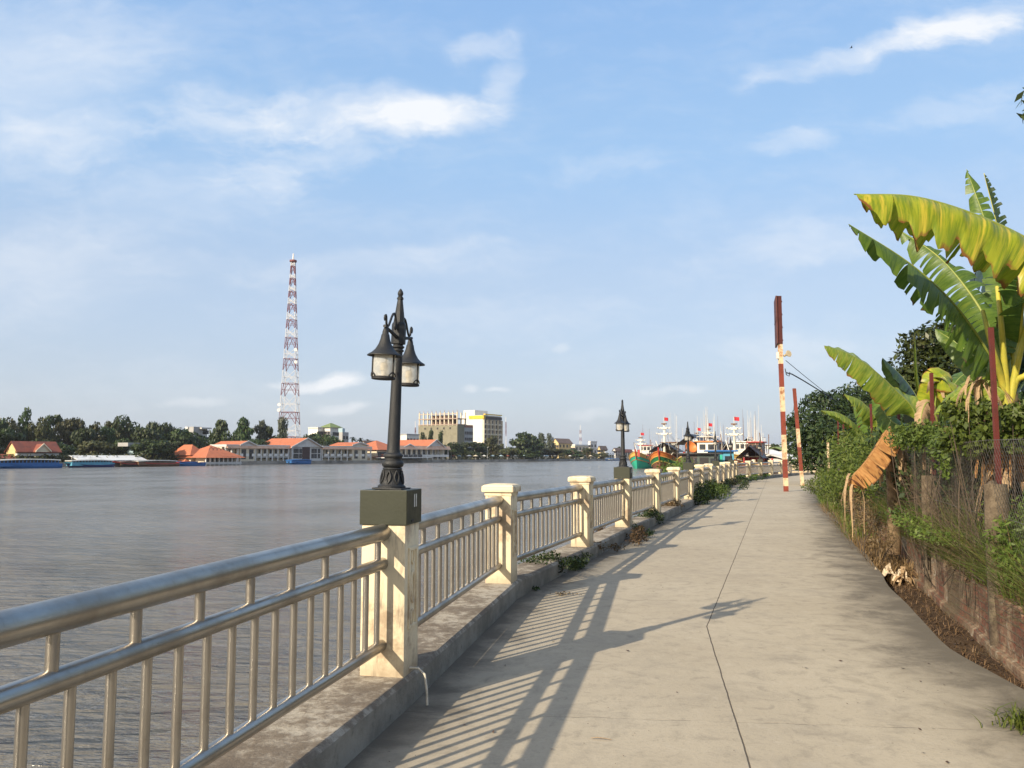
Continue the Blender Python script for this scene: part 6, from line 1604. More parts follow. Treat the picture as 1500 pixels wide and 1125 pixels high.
# ------------------------------------------------------------------ trees of the far shore
trees = [
 # u, v_top, width px, inland, kind, var, mat, label
 (-8, 609, 46, 40, 'round', 0, F_MID, 'tree cut by the left edge of the picture'),
 (16, 612, 36, 45, 'round', 1, F_OLIVE, 'olive tree second from the left edge'),
 (38, 602, 36, 45, 'wispy', 0, F_MID, 'high feathery tree behind the red-roofed yellow house'),
 (60, 612, 30, 40, 'round', 1, F_OLIVE, 'narrow olive tree right of the high feathery one'),
 (72, 604, 34, 50, 'round', 2, F_MID, 'tall dense tree over the end of the long ferry'),
 (101, 607, 38, 45, 'round', 3, F_OLIVE, 'tallest browning tree above the gap between the ferries'),
 (122, 622, 30, 35, 'round', 3, F_MID, 'rounded tree behind the second blue ferry'),
 (20, 632, 50, 22, 'round', 2, F_DARK, 'dark low tree behind the yellow house'),
 (98, 648, 34, 14, 'round', 1, F_DARK, 'dark low bushy tree right of the yellow house'),
 (60, 640, 44, 24, 'spread', 0, F_DARK, 'dark spreading tree over the yellow house roof'),
 (141, 621, 34, 40, 'wispy', 1, F_OLIVE, 'thin olive tree over the white shed'),
 (158, 622, 30, 42, 'round', 0, F_MID, 'rounded mid-green tree over the white shed'),
 (140, 642, 50, 22, 'round', 3, F_OLIVE, 'low olive tree right behind the white shed'),
 (178, 640, 40, 22, 'round', 0, F_MID, 'low tree left of the blue tower'),
 (189, 609, 46, 48, 'round', 1, F_MID, 'large leafy tree above the blue tower'),
 (168, 614, 30, 50, 'round', 2, F_OLIVE, 'olive tree left of the large leafy one'),
 (231, 606, 40, 36, 'spread', 1, F_DARK, 'tallest dark dome-shaped tree of the left shore'),
 (258, 621, 60, 26, 'spread', 2, F_DARK, 'broad dark spreading tree leaning to the stilt restaurant'),
 (222, 622, 44, 26, 'round', 3, F_DARK, 'dark tree below the dome-shaped one'),
 (224, 641, 50, 8, 'round', 0, F_MID, 'round green tree at the water left of the stilt restaurant'),
 (252, 645, 40, 10, 'round', 2, F_DARK, 'dark low tree touching the stilt restaurant roof'),
 (323, 616, 44, 42, 'tall', 3, F_MID, 'broad conical tree behind the stilt restaurant'),
 (357, 611, 40, 46, 'tall', 1, F_MID, 'tallest conical tree above the hotel'),
 (340, 632, 30, 30, 'round', 1, F_DARK, 'dark tree between the two conical ones'),
 (384, 615, 28, 46, 'tall', 0, F_GREY, 'slim grey-green conical tree left of the lattice mast'),
 (398, 622, 24, 44, 'round', 2, F_DARK, 'dark slim tree left of the lattice mast'),
 (413, 614, 30, 40, 'wispy', 2, F_GREY, 'sparse grey tree at the foot of the lattice mast'),
 (375, 640, 44, 24, 'round', 3, F_DARK, 'low dark tree behind the left hotel wing'),
 (446, 633, 40, 28, 'spread', 0, F_MID, 'broad bush behind the middle hotel gable'),
 (474, 628, 46, 30, 'spread', 3, F_MID, 'broad leafy tree in front of the white houses'),
 (464, 640, 60, 22, 'round', 0, F_DARK, 'low dark tree right of the middle hotel gable'),
 (620, 636, 20, 36, 'wispy', 0, F_DARK, 'first of the slim trees in front of the scaffolded block'),
 (632, 630, 16, 34, 'tall', 2, F_DARK, 'second slim pointed tree in front of the scaffolded block'),
 (646, 633, 18, 34, 'wispy', 3, F_DARK, 'slim tree at the right end of the restaurant roof'),
 (660, 648, 34, 6, 'round', 1, F_MID, 'dark green tree right of the waterfront restaurant'),
 (682, 646, 40, 12, 'round', 2, F_DARK, 'dark tree below the scaffolded block'),
 (700, 647, 30, 10, 'round', 0, F_MID, 'green tree below the white hotel wall'),
 (722, 640, 40, 14, 'wispy', 1, F_OLIVE, 'brownish sparse tree below the hotel balconies'),
 (742, 655, 30, 6, 'round', 3, F_OLIVE, 'small olive tree left of the round tree'),
 (762, 631, 48, 12, 'round', 0, F_DARK, 'big dark round tree right of the white hotel'),
 (778, 636, 30, 16, 'round', 2, F_DARK, 'dark tree merged into the right of the big round one'),
 (793, 636, 26, 20, 'wispy', 3, F_GREY, 'grey feathery tree right of the big round one'),
 (805, 637, 22, 22, 'wispy', 0, F_GREY, 'thin feathery tree left of the cream villa'),
 (775, 660, 40, 4, 'round', 1, F_MID, 'low green tree at the quay under the round tree'),
 (812, 655, 34, 5, 'round', 3, F_OLIVE, 'brownish low tree in front of the cream villa'),
 (838, 657, 36, 5, 'round', 0, F_MID, 'low dark tree in front of the far cream house'),
 (862, 657, 34, 5, 'wispy', 2, F_OLIVE, 'sparse brownish tree in front of the far houses'),
 (880, 663, 22, 4, 'round', 1, F_OLIVE, 'last low tree of the far quay'),
 (905, 653, 8, 40, 'round', 2, F_DARK, 'small dark tree on the far skyline at the second lamp'),
]
for (u, vt, wp, bo, kind, var, mat, lab) in trees:
    p = fu(u, bo); d = p.y; low = 0.04 if wp > 38 or mat is F_DARK else 0.15
    far_tree((p.x, d), -0.6, hz(vt, d), wp / 2 * d / 1200 * 1.38, kind, var, mat, lab, low)
# palms
def palm(u, vt, bo, label, seed):
    p = fu(u, bo); d = p.y; rg = random.Random(seed); root = empty('palm_tree', (p.x, d, -0.5), label, 'palm tree', 'trees along the far shore'); H = hz(vt, d) + 0.5
    mb = MB(); mb.tube([(0, 0, 0), (0.2, 0, H * 0.5), (0, 0, H * 0.85)], [0.3, 0.2, 0.15], 6); mb.build('trunk', M_PALEBARK, root, True)
    mb = MB()
    for k in range(16):
        a = rg.random() * 6.28; L = 3.0; el = rg.uniform(-0.3, 1.0); pr = None
        for q in range(6):
            t = q / 5; r = L * t * math.cos(el) ; z = H * 0.86 + L * t * math.sin(el) - 1.6 * t * t; w_ = 0.55 * math.sin(PI * min(1, t * 0.9 + 0.08)); s = Vector((-math.sin(a), math.cos(a), 0)) * w_; c = Vector((r * math.cos(a), r * math.sin(a), z)); o = len(mb.v)
            mb.v += [c - s - Vector((0, 0, 0.25 * w_)), c, c + s - Vector((0, 0, 0.25 * w_))]; mb.uv += [(0, 0)] * 3
            if q: mb.f += [(pr, pr + 1, o + 1, o), (pr + 1, pr + 2, o + 2, o + 1)]; mb.m += [0, 0]
            pr = o
    mb.build('crown', F_DARK, root)
palm(517, 637, 60, 'left palm of the three behind the hotel', 1); palm(529, 639, 60, 'middle palm of the three behind the hotel', 2); palm(540, 641, 60, 'right palm of the three behind the hotel', 3)
# undergrowth along the quay
rng = np.random.default_rng(8); cc = []
for k in range(5200):
    u = rng.uniform(655, 900) if k % 2 else rng.uniform(-20, 300); bo = rng.uniform(2, 10); p = fu(u, bo); cc.append((p.x, p.y, -0.6 + 2.6 * rng.random() ** 1.6))
tag(link('undergrowth', leaves('undergrowth', np.array(cc), 0.5 * (0.5 + rng.random(len(cc))), F_OLIVE, rng, np.array([0, 0, 0.4]), 0.9, 0.6)), 'low undergrowth and hedges along the far quay', 'undergrowth', None, 'stuff')
M_LPOLE = paint('pale_pole', (0.55, 0.55, 0.53), None, 0.5, 2)
for k, (u, v) in enumerate(((661, 661), (714, 655), (848, 660), (743, 664), (790, 664))):
    p = fu(u, 3); H = hz(v, p.y) + 0.5; r = empty('lamp_pole', (p.x, p.y, -0.5), ['slim pale lamp pole right of the waterfront restaurant', 'tall slim lamp pole below the white hotel', 'slim lamp pole in front of the far lattice mast', 'short lamp pole left of the round tree', 'short lamp pole right of the round tree'][k], 'lamp pole', 'lamp poles on the far quay')
    mb = MB(); mb.tube([(0, 0, 0), (0, 0, H)], [0.16, 0.11], 6); mb.build('pole', M_LPOLE, r)
    mb = MB(); mb.tube([(0, 0, H - 0.05), (0.8, -0.8, H + 0.1)], [0.09, 0.14], 5); mb.build('lamp_head', M_LPOLE, r)
rng = random.Random(5)
M_STALL = [W_WHITE, W_BLUE, W_PALE, W_CREAM, T_RED]
for k in range(20):
    u = 664 + 11.2 * k + rng.uniform(-3, 3); p = fu(u, 2.2); r = empty('parasol', (p.x, p.y, -0.45), 'x', 'parasol', 'pale parasols and stalls under the quay trees'); r['label'] = 'pale parasol among the stalls under the quay trees'
    mb = MB(); mb.tube([(0, 0, 0), (0, 0, 2.4)], 0.07, 5); mb.build('pole', M_LPOLE, r)
    mb = MB(); mb.lathe([(1.2 + 0.5 * rng.random(), 2.0), (0.7, 2.45), (0.02, 2.75)], 8); mb.build('canopy', rng.choice(M_STALL), r)
# what stands outside the picture, to the right and left
rng = random.Random(51)
for k in range(9):
    u = 1640 + 110 * k + rng.uniform(-30, 30); d = rng.uniform(32, 70); p = px(u, 680, d)
    far_tree((p.x, d), -0.2, rng.uniform(5, 9), rng.uniform(2.2, 3.6), ('round', 'spread')[k % 2], k % 4, (F_MID, F_DARK, F_OLIVE)[k % 3], 'garden tree outside the picture beyond its right edge', 0.15, 'garden trees outside the picture')
for k in range(6):
    u = -60 - 70 * k; p = fu(u, 20 + 10 * (k % 2)); far_tree(p, -0.6, rng.uniform(13, 18), rng.uniform(7, 10), 'round', k % 4, (F_MID, F_DARK)[k % 2], 'shore tree outside the picture beyond its left edge', 0.06, 'trees along the far shore')
# ------------------------------------------------------------------ boats
def bm_(name, c, c2=None): return paint(name, c, c2, 0.45, 0.8, 0.45, 0.75, 0.1)
B_TEAL = bm_('boat_teal', (0.04, 0.46, 0.31), (0.03, 0.36, 0.25)); B_BROWN = bm_('boat_brown', (0.22, 0.085, 0.045), (0.13, 0.06, 0.04)); B_GREEN = bm_('boat_green', (0.02, 0.20, 0.08), (0.02, 0.13, 0.06))
B_ORANGE = bm_('boat_orange', (0.60, 0.19, 0.045), (0.40, 0.13, 0.04)); B_YELLOW = bm_('boat_yellow', (0.70, 0.46, 0.13), (0.5, 0.28, 0.09)); B_RED = bm_('boat_red', (0.40, 0.045, 0.04), (0.25, 0.04, 0.035)); B_WHITE = bm_('boat_white', (0.74, 0.71, 0.62), (0.5, 0.45, 0.36))
B_BLUE = bm_('boat_blue', (0.03, 0.14, 0.38), (0.03, 0.10, 0.28)); B_SKY = bm_('boat_sky', (0.10, 0.34, 0.48), (0.08, 0.25, 0.36)); B_NAVY = bm_('boat_navy', (0.03, 0.05, 0.16), (0.02, 0.03, 0.09)); B_BLACK = bm_('boat_tarpaulin', (0.022, 0.02, 0.022), (0.035, 0.03, 0.03)); B_WOOD = bm_('boat_wood', (0.16, 0.085, 0.05), (0.09, 0.055, 0.04)); B_DECK = bm_('boat_deck', (0.28, 0.20, 0.13), (0.18, 0.12, 0.08))
B_MOSS = bm_('boat_moss', (0.07, 0.09, 0.08), (0.04, 0.05, 0.05)); B_SOOT = bm_('boat_soot', (0.06, 0.045, 0.04), (0.03, 0.025, 0.025)); B_PINK = bm_('boat_crimson', (0.42, 0.02, 0.05), (0.3, 0.02, 0.04)); B_FLAG = paint('flag_red', (0.55, 0.035, 0.045), (0.42, 0.03, 0.04), 0.8, 1)
B_GLASS = paint('boat_window', (0.03, 0.035, 0.045), (0.06, 0.06, 0.06), 0.15, 1)
M_ROPE = paint('pale_rope', (0.62, 0.60, 0.55), (0.45, 0.43, 0.4), 0.9, 1)

def hull_rows(L, B, n=22, bow=2.7, stern=0.9, free=1.5):
    """stations from stern (x=-L/2) to bow (x=L/2); each row: keel, bilge, mid, strake, sheer (half breadth, z)"""
    rows = []
    for i in range(n + 1):
        t = i / n; q = max(0.0, (t - 0.42) / 0.58); s_ = max(0.0, (0.25 - t) / 0.25)
        hb = B / 2 * (1 - 0.28 * s_ ** 2); q = min(q, 1.0); lo = hb * (1 - q ** 1.6) ** 0.9; md = hb * (1 - q ** 2.2) ** 0.8; tp = hb * (1 - q ** 3.4) ** 0.7
        zs = free + bow * q ** 1.8 + stern * s_ ** 1.5
        x = -L / 2 + L * t; rake = 1.6 * q ** 3
        rows.append([(x - rake * 0.9, max(0.03, lo * 0.35), -0.8), (x - rake * 0.5, max(0.04, lo * 0.86), 0.0), (x - rake * 0.1, max(0.05, md), 0.55 * zs), (x + rake * 0.25, max(0.06, md * 0.3 + tp * 0.7), zs * 0.78), (x + rake * 0.5, max(0.07, tp), zs)])
    return rows
def hull_part(name, rows, i0, i1, mat, root, grow=0.0):
    mb = MB(); n = len(rows)
    for sg in (1, -1):
        o = len(mb.v)
        for r in rows:
            for k in range(i0, i1 + 1):
                x, hb, z = r[k]; mb.v.append(Vector((x, sg * (hb + grow), z))); mb.uv.append((0, 0))
        w = i1 - i0 + 1
        for a in range(n - 1):
            for k in range(w - 1):
                f = (o + a * w + k, o + (a + 1) * w + k, o + (a + 1) * w + k + 1, o + a * w + k + 1)
                mb.f.append(f if sg < 0 else f[::-1]); mb.m.append(0)
    w = i1 - i0 + 1
    for a in (0, n - 1):          # transom and stem faces
        o1, o2 = a * w, n * w + a * w
        for k in range(w - 1): mb.f.append((o1 + k, o1 + k + 1, o2 + k + 1, o2 + k)); mb.m.append(0)
    return mb.build(name, mat, root, True, 40)
def rub(name, rows, k, r, mat, root, lift=0.0):
    mb = MB()
    for sg in (1, -1): mb.tube([(a[k][0], sg * (a[k][1] + r * 0.4), a[k][2] + lift) for a in rows], r, 5)
    return mb.build(name, mat, root)
def flag(root, p, w, h, seed):
    rg = random.Random(seed); mb = MB(); nx = 6
    for i in range(nx + 1):
        t = i / nx; y = 0.18 * w * math.sin(t * 5 + seed) * t
        for z in (0, 1): mb.v.append(Vector(p) + Vector((-w * t * 0.55, w * t * 0.8 + y, -h * z - 0.12 * w * t))); mb.uv.append((0, 0))
    for i in range(nx): mb.f.append((2 * i, 2 * i + 1, 2 * i + 3, 2 * i + 2)); mb.m.append(0)
    me = mb.build('flag', B_FLAG, root, True)
    return me
def fishing_boat(bow_u, d, head, L, B, label, low, band, strake, rail, mast_at=None, mast_h=10.0, house=True, house_mats=(B_WHITE, B_ORANGE), canopy=None, board=None, stem=None, clutter=8, seed=1, awn=0.0, free=1.6, bow=2.8, aerials=2, group='fishing boats moored along the near bank'):
    hv = Vector(head).normalized(); pb = px(bow_u, 680, d); c = Vector((pb.x, d)) - hv * (L / 2)
    rg = random.Random(seed)
    root = empty('fishing_boat', (c.x, c.y, WATER), label, 'boat', group, math.atan2(hv.y, hv.x))
    rows = hull_rows(L, B, free=free, bow=bow)
    hull_part('hull', rows, 0, 2, low, root)
    hull_part('strake', rows, 2, 3, strake, root); hull_part('bulwark', rows, 3, 4, band, root)
    rub('rub_rail', rows, 2, 0.10, rail, root); rub('rub_rail', rows, 3, 0.08, rail, root); rub('cap_rail', rows, 4, 0.11, B_YELLOW if rail is not B_YELLOW else B_ORANGE, root)
    mb = MB(); n = len(rows)
    for r in rows:
        mb.v += [Vector((r[3][0], r[3][1] - 0.05, r[3][2] + 0.02)), Vector((r[3][0], -r[3][1] + 0.05, r[3][2] + 0.02))]; mb.uv += [(0, 0)] * 2
    for a in range(n - 1): mb.f.append((2 * a, 2 * a + 1, 2 * a + 3, 2 * a + 2)); mb.m.append(0)
    mb.build('deck', B_DECK, root)
    zb = rows[-1][4][2]; xb = rows[-1][4][0]
    mb = MB(); mb.tube([(rows[-1][2][0] + 0.08, 0, rows[-1][2][2]), (xb + 0.1, 0, zb), (xb + 0.22, 0, zb + 0.75)], [0.13, 0.16, 0.15], 6); mb.build('stem_post', stem or B_RED, root)
    if stem is not None:
        mb = MB(); mb.box((xb - 0.05, 0.9, zb - 0.35), (0.35, 0.6, 1.9)); mb.build('bow_plate', stem, root)
    if board:
        for sg in (1, -1):
            mb = MB(); r1, r2 = rows[-4], rows[-9]
            for (r, z0, z1) in ((r1, 0.25, 0.85), (r2, 0.25, 0.85)):
                a, e = r[3], r[4]
                for q in (z0, z1): mb.v.append(Vector((a[0] + (e[0] - a[0]) * q, sg * (a[1] + (e[1] - a[1]) * q + 0.07), a[2] + (e[2] - a[2]) * q))); mb.uv.append((0, 0))
            mb.f.append((0, 1, 3, 2)); mb.m.append(0); nb = mb.build('name_board', board, root)
            ml = MB(); p0, p1, p2, p3 = mb.v[0], mb.v[1], mb.v[2], mb.v[3]
            for k in range(8):
                t = 0.1 + 0.1 * k; t2 = t + 0.055
                A = p0.lerp(p2, t).lerp(p1.lerp(p3, t), 0.3); Bq = p0.lerp(p2, t2).lerp(p1.lerp(p3, t2), 0.3); Cq = p0.lerp(p2, t2).lerp(p1.lerp(p3, t2), 0.7); Dq = p0.lerp(p2, t).lerp(p1.lerp(p3, t), 0.7)
                off = Vector((0, sg * 0.03, 0)); ml.quad(A + off, Bq + off, Cq + off, Dq + off)
            ml.build('lettering', B_WHITE, nb)
    zd = free * 0.8
    if house:
        x0, x1 = -L * 0.40, -L * 0.08
        hs = empty('wheelhouse', (0, 0, 0), None, None); hs.parent = root
        mb = MB(); mb.bbox(((x0 + x1) / 2, 0, zd + 1.2), (x1 - x0, B * 0.66, 2.4), 0.08); mb.build('wall', house_mats[1], hs)
        mb = MB(); mb.bbox(((x0 + x1) / 2 - 0.2, 0, zd + 2.5), (x1 - x0 + 1.2, B * 0.78, 0.22), 0.06); mb.build('roof', B_WHITE, hs)
        mb = MB(); mb.bbox((x1 - 2.2, 0, zd + 3.7), (3.2, B * 0.5, 2.2), 0.1); mb.build('wall', house_mats[0], hs)
        mb = MB(); mb.bbox((x1 - 2.2, 0, zd + 4.9), (3.9, B * 0.62, 0.2), 0.05); mb.build('roof', house_mats[1], hs)
        for k in range(3):
            mb = MB(); mb.box((x1 - 0.59, (k - 1) * B * 0.155, zd + 4.0), (0.06, B * 0.12, 0.9)); mb.build('window', B_GLASS, hs)
        for sg in (1, -1):
            for k in range(2):
                mb = MB(); mb.box((x1 - 2.9 + 1.4 * k, sg * B * 0.251, zd + 4.0), (1.0, 0.06, 0.9)); mb.build('window', B_GLASS, hs)
            for k in range(4):
                mb = MB(); mb.box((x0 + 1 + (x1 - x0 - 2) * k / 3, sg * B * 0.332, zd + 1.5), (0.9, 0.06, 0.8)); mb.build('window', B_GLASS, hs)
        for k in range(3):
            mb = MB(); mb.box((x1 + 0.01, (k - 1) * B * 0.2, zd + 1.5), (0.06, B * 0.14, 0.9)); mb.build('window', B_GLASS, hs)
        mb = MB()
        for sg in (1, -1): mb.tube([(x1 - 3.8, sg * B * 0.25, zd + 5.0), (x1 - 3.8, sg * B * 0.25, zd + 5.7), (x1 - 0.6, sg * B * 0.25, zd + 5.7), (x1 - 0.6, sg * B * 0.25, zd + 5.0)], 0.05, 5)
        mb.build('roof_rail', B_WHITE, hs)
    if mast_at is not None:
        x = L / 2 - mast_at; zm = zd
        m_ = empty('mast', (0, 0, 0), None, None); m_.parent = root
        mb = MB(); mb.tube([(x, 0, zm), (x - 0.05, 0, mast_h * 0.6), (x - 0.1, 0, mast_h)], [0.30, 0.26, 0.20], 8); mb.build('spar', B_WHITE, m_)
        for f_, w in ((0.80, 1.5), (0.92, 1.25)):
            mb = MB(); mb.tube([(x - 0.05, -w, mast_h * f_), (x - 0.05, w, mast_h * f_)], 0.10, 6); mb.box((x, 0, mast_h * f_), (0.7, w * 0.9, 0.35)); mb.build('crosstree', B_WHITE, m_)
            for y in (-w, -w * 0.5, w * 0.5, w):
                mb = MB(); mb.ball((x + 0.1, y, mast_h * f_ + 0.12), 0.15, 6); mb.build('lamp', B_WHITE, m_)
        mb = MB(); mb.box((x, 0, mast_h + 0.12), (0.8, 1.0, 0.24)); mb.build('lookout', B_WOOD, m_)
        mb = MB(); mb.tube([(x - 0.1, 0, mast_h), (x - 0.1, 0, mast_h + 1.5)], 0.05, 5); mb.build('flagstaff', B_WHITE, m_)
        flag(m_, (x - 0.1, 0, mast_h + 1.5), 0.9, 0.7, seed)
        mb = MB()
        for (a, e, r) in (((x, 0, mast_h * 0.92), (-L * 0.2, B * 0.2, zd + 5), 0.035), ((x, 0, mast_h * 0.92), (-L * 0.45, -B * 0.1, zd + 3.2), 0.035), ((x, 0, mast_h * 0.8), (L / 2 - 0.4, 0, zb), 0.03), ((x, 0, mast_h * 0.5), (-L * 0.1, B * 0.35, zd + 2.7), 0.03), ((x, 0, mast_h * 0.5), (-L * 0.15, -B * 0.35, zd + 2.7), 0.03)): mb.tube([a, e], r, 4)
        for k in range(6): mb.tube([(x, 0, mast_h * rg.uniform(0.5, 0.95)), (rg.uniform(-L * 0.45, L * 0.4), rg.choice([-1, 1]) * B * rg.uniform(0.2, 0.5), zd + rg.uniform(1.0, 4.5))], 0.028, 4)
        mb.build('rigging', M_ROPE, root)
        mb = MB()
        for sg in (1, -1): mb.tube([(x, sg * 0.4, zd + 1.0), (x - 6, sg * B * 0.45, zd + 5.2)], 0.10, 5)
        mb.build('boom', B_WHITE, root)
    if canopy is not None:
        mb = MB(); x0, x1 = -L * 0.12, L * 0.26; z = zd + 2.3 + awn
        mb.add([(x0, -B * 0.5, z), (x1, -B * 0.48, z), (x1, 0, z + 1.9), (x0, 0, z + 1.9), (x1, B * 0.48, z), (x0, B * 0.5, z)], [(0, 1, 2, 3), (3, 2, 4, 5)]); 
        mb.add([(x0, -B * 0.5, z - 0.1), (x1, -B * 0.48, z - 0.1), (x1, 0, z + 1.8), (x0, 0, z + 1.8), (x1, B * 0.48, z - 0.1), (x0, B * 0.5, z - 0.1)], [(3, 2, 1, 0), (5, 4, 2, 3)])
        for (x, y) in ((x0, -1), (x0, 1), (x1, -1), (x1, 1)): mb.tube([(x, y * B * 0.46, zd), (x, y * B * 0.46, z)], 0.08, 5)
        mb.build('canopy', canopy, root)
    for k in range(3 if clutter > 7 else 1):
        x = rg.uniform(-L * 0.1, L * 0.3); y = rg.uniform(-0.3, 0.3) * B; mb = MB(); nx = 9
        for i in range(nx + 1):
            for j in range(nx + 1):
                u_, v_ = i / nx * 2 - 1, j / nx * 2 - 1; q = max(0, 1 - (u_ * u_ + v_ * v_))
                mb.v.append(Vector((x + u_ * 1.3, y + v_ * 1.0, zd + 0.03 + (0.9 + 0.4 * rg.random()) * q ** 0.7))); mb.uv.append((0, 0))
        for i in range(nx):
            for j in range(nx): mb.f.append((i * (nx + 1) + j, (i + 1) * (nx + 1) + j, (i + 1) * (nx + 1) + j + 1, i * (nx + 1) + j + 1)); mb.m.append(0)
        mb.build('net_heap', rg.choice([B_MOSS, B_SOOT, B_NAVY, B_WOOD]), root)
    for k in range(3):
        x = rg.uniform(-L * 0.3, L * 0.25); y = rg.choice([-1, 1]) * B * 0.4
        mb = MB(); mb.tube([(x, y, zd), (x + rg.uniform(-2.5, 2.5), y * rg.uniform(0.6, 1.5), zd + rg.uniform(3.5, 6.5))], 0.07, 5); mb.build('outrigger', B_WOOD, root)
    for k in range(clutter):
        m = rg.choice([B_WHITE, B_RED, B_ORANGE, B_SKY, B_WOOD, B_YELLOW, B_BLACK, B_PINK]); x = rg.uniform(-L * 0.3, L * 0.40); y = rg.uniform(-0.33, 0.33) * B * (1 if x < L * 0.25 else 0.5)
        mb = MB(); t = rg.random()
        zz = zd + 0.05 + (bow * 0.35 if x > L * 0.25 else 0)
        if t < 0.45: mb.bbox((x, y, zz + 0.5), (rg.uniform(0.6, 1.6), rg.uniform(0.6, 1.4), 1.0 + rg.random()), 0.06, rg.random())
        elif t < 0.75: mb.lathe([(0.42, 0), (0.46, 0.4), (0.42, 1.1 + rg.random() * 0.5), (0.2, 1.2 + rg.random() * 0.3)], 10, (x, y, zz))
        else: mb.ball((x, y, zz + 0.5), 0.5, 8)
        mb.build(rg.choice(['crate', 'drum', 'float']) if False else ('crate' if t < 0.45 else ('drum' if t < 0.75 else 'float')), m, root)
    for k in range(aerials + 3):
        x = rg.uniform(-L * 0.35, -L * 0.1); y = rg.uniform(-0.25, 0.25) * B; H = rg.uniform(5.0, 7.5)
        mb = MB(); mb.tube([(x, y, zd + 2.4), (x + rg.uniform(-0.2, 0.2), y, zd + 4 + H)], [0.05, 0.02], 5); mb.build('aerial', rg.choice([M_ROPE, M_ROPE, B_WOOD, B_WHITE]), root)
    return root, rows, zd
HEAD = (-0.35, -0.94)
fishing_boat(932, 222, HEAD, 20, 6.6, 'teal green fishing boat with a yellow bow band and white mast, left of all', B_TEAL, B_YELLOW, B_TEAL, B_ORANGE, 6.2, 8.4, True, (B_WHITE, B_RED), None, B_NAVY, B_RED, 8, 3, 0.0, 1.9, 2.6, 1)
fishing_boat(966, 166, HEAD, 20, 6.4, 'brown and green fishing boat with a tall white mast and black canopy', B_BROWN, B_ORANGE, B_GREEN, B_YELLOW, 6.0, 10.0, True, (B_WHITE, B_WOOD), B_BLACK, B_GREEN, None, 12, 4, 0.6, 1.8, 2.6, 3)
fishing_boat(1004, 150, (-0.42, -0.9), 18, 5.6, 'crimson fishing boat lying under dark canopies behind the third lamp', B_PINK, B_WOOD, B_BLACK, B_WOOD, None, 8.2, True, (B_WOOD, B_BLACK), B_BLACK, None, None, 20, 6, 2.2, 1.4, 2.0, 2)
fishing_boat(1030, 175, (-0.40, -0.92), 19, 6.0, 'dark wooden fishing boat crowded with gear between the third and fourth lamp', B_WOOD, B_WOOD, B_BROWN, B_WHITE, 7.0, 9.2, True, (B_WOOD, B_BLACK), B_BLACK, None, None, 20, 8, 2.6, 1.5, 2.2, 3)
fishing_boat(1073, 150, (-0.42, -0.9), 18, 6.0, 'yellow and orange fishing boat with a white wheelhouse and tall white mast', B_BLUE, B_YELLOW, B_ORANGE, B_WHITE, 2.5, 9.2, True, (B_WHITE, B_WHITE), None, None, None, 10, 9, 0.0, 1.6, 2.2, 3)
fishing_boat(1052, 190, (-0.40, -0.92), 19, 6.0, 'orange and red fishing boat behind the blue cabin', B_ORANGE, B_RED, B_ORANGE, B_WHITE, None, 9, True, (B_ORANGE, B_WOOD), B_SOOT, None, None, 16, 11, 1.2, 1.8, 2.4, 3)
fishing_boat(1122, 132, (0.9, -0.43), 12, 4.4, 'bright orange boat with a white upper cabin, right end of the row', B_ORANGE, B_ORANGE, B_ORANGE, B_YELLOW, None, 8, True, (B_WHITE, B_ORANGE), None, None, None, 6, 12, 0.0, 1.1, 1.2, 2)
fishing_boat(1092, 128, (-0.45, -0.89), 13, 4.4, 'small red-brown boat with a dark awning next to the orange one', B_RED, B_WOOD, B_BROWN, B_ORANGE, None, 8, True, (B_WOOD, B_RED), B_BLACK, None, None, 8, 13, 0.0, 1.0, 1.4, 2)
# house boats with blue and teal cabins
def cabin_boat(u, d, head, L, B, label, hullm, wallm, wall2, roofm, hz_=2.3):
    hv = Vector(head).normalized(); p = px(u, 680, d)
    root = empty('cabin_boat', (p.x, d, WATER), label, 'boat', 'fishing boats moored along the near bank', math.atan2(hv.y, hv.x)); rows = hull_rows(L, B, bow=0.9, stern=0.3, free=1.2)
    hull_part('hull', rows, 0, 3, hullm, root); hull_part('bulwark', rows, 3, 4, wall2, root); rub('cap_rail', rows, 4, 0.09, B_WOOD, root)
    mb = MB(); mb.bbox((-L * 0.05, 0, 1.0 + hz_ / 2), (L * 0.5, B * 0.72, hz_), 0.06); mb.build('cabin_wall', wallm, root)
    mb = MB(); mb.bbox((-L * 0.05, 0, 1.0 + hz_ + 0.12), (L * 0.62, B * 0.95, 0.22), 0.05); mb.build('cabin_roof', roofm, root)
    mb = MB(); mb.box((L * 0.201, -B * 0.12, 1.0 + hz_ * 0.5), (0.08, B * 0.3, hz_ * 0.7)); mb.build('door', wall2, root)
    for k in range(3):
        for sg in (1, -1):
            mb = MB(); mb.box((-L * 0.22 + L * 0.16 * k, sg * B * 0.362, 1.0 + hz_ * 0.6), (L * 0.1, 0.08, hz_ * 0.4)); mb.build('window', B_GLASS, root)
    mb = MB(); mb.box((L * 0.203, B * 0.2, 1.0 + hz_ * 0.6), (0.08, B * 0.2, hz_ * 0.4)); mb.build('window', B_GLASS, root)
cabin_boat(1056, 118, (-0.2, -0.98), 9, 4.8, 'small cabin boat with sky blue walls below the orange and red boat', B_WOOD, B_SKY, B_TEAL, B_BLUE, 3.0)
cabin_boat(1038, 112, (-0.3, -0.95), 9, 3.8, 'dark grey green cabin boat left of the blue cabin', B_BLACK, B_MOSS, B_BLACK, B_BLACK, 2.6)
cabin_boat(1016, 120, (-0.35, -0.94), 9, 4.0, 'dark cabin boat behind the third lamp', B_BLACK, B_SOOT, B_BLACK, B_BLACK, 2.6)
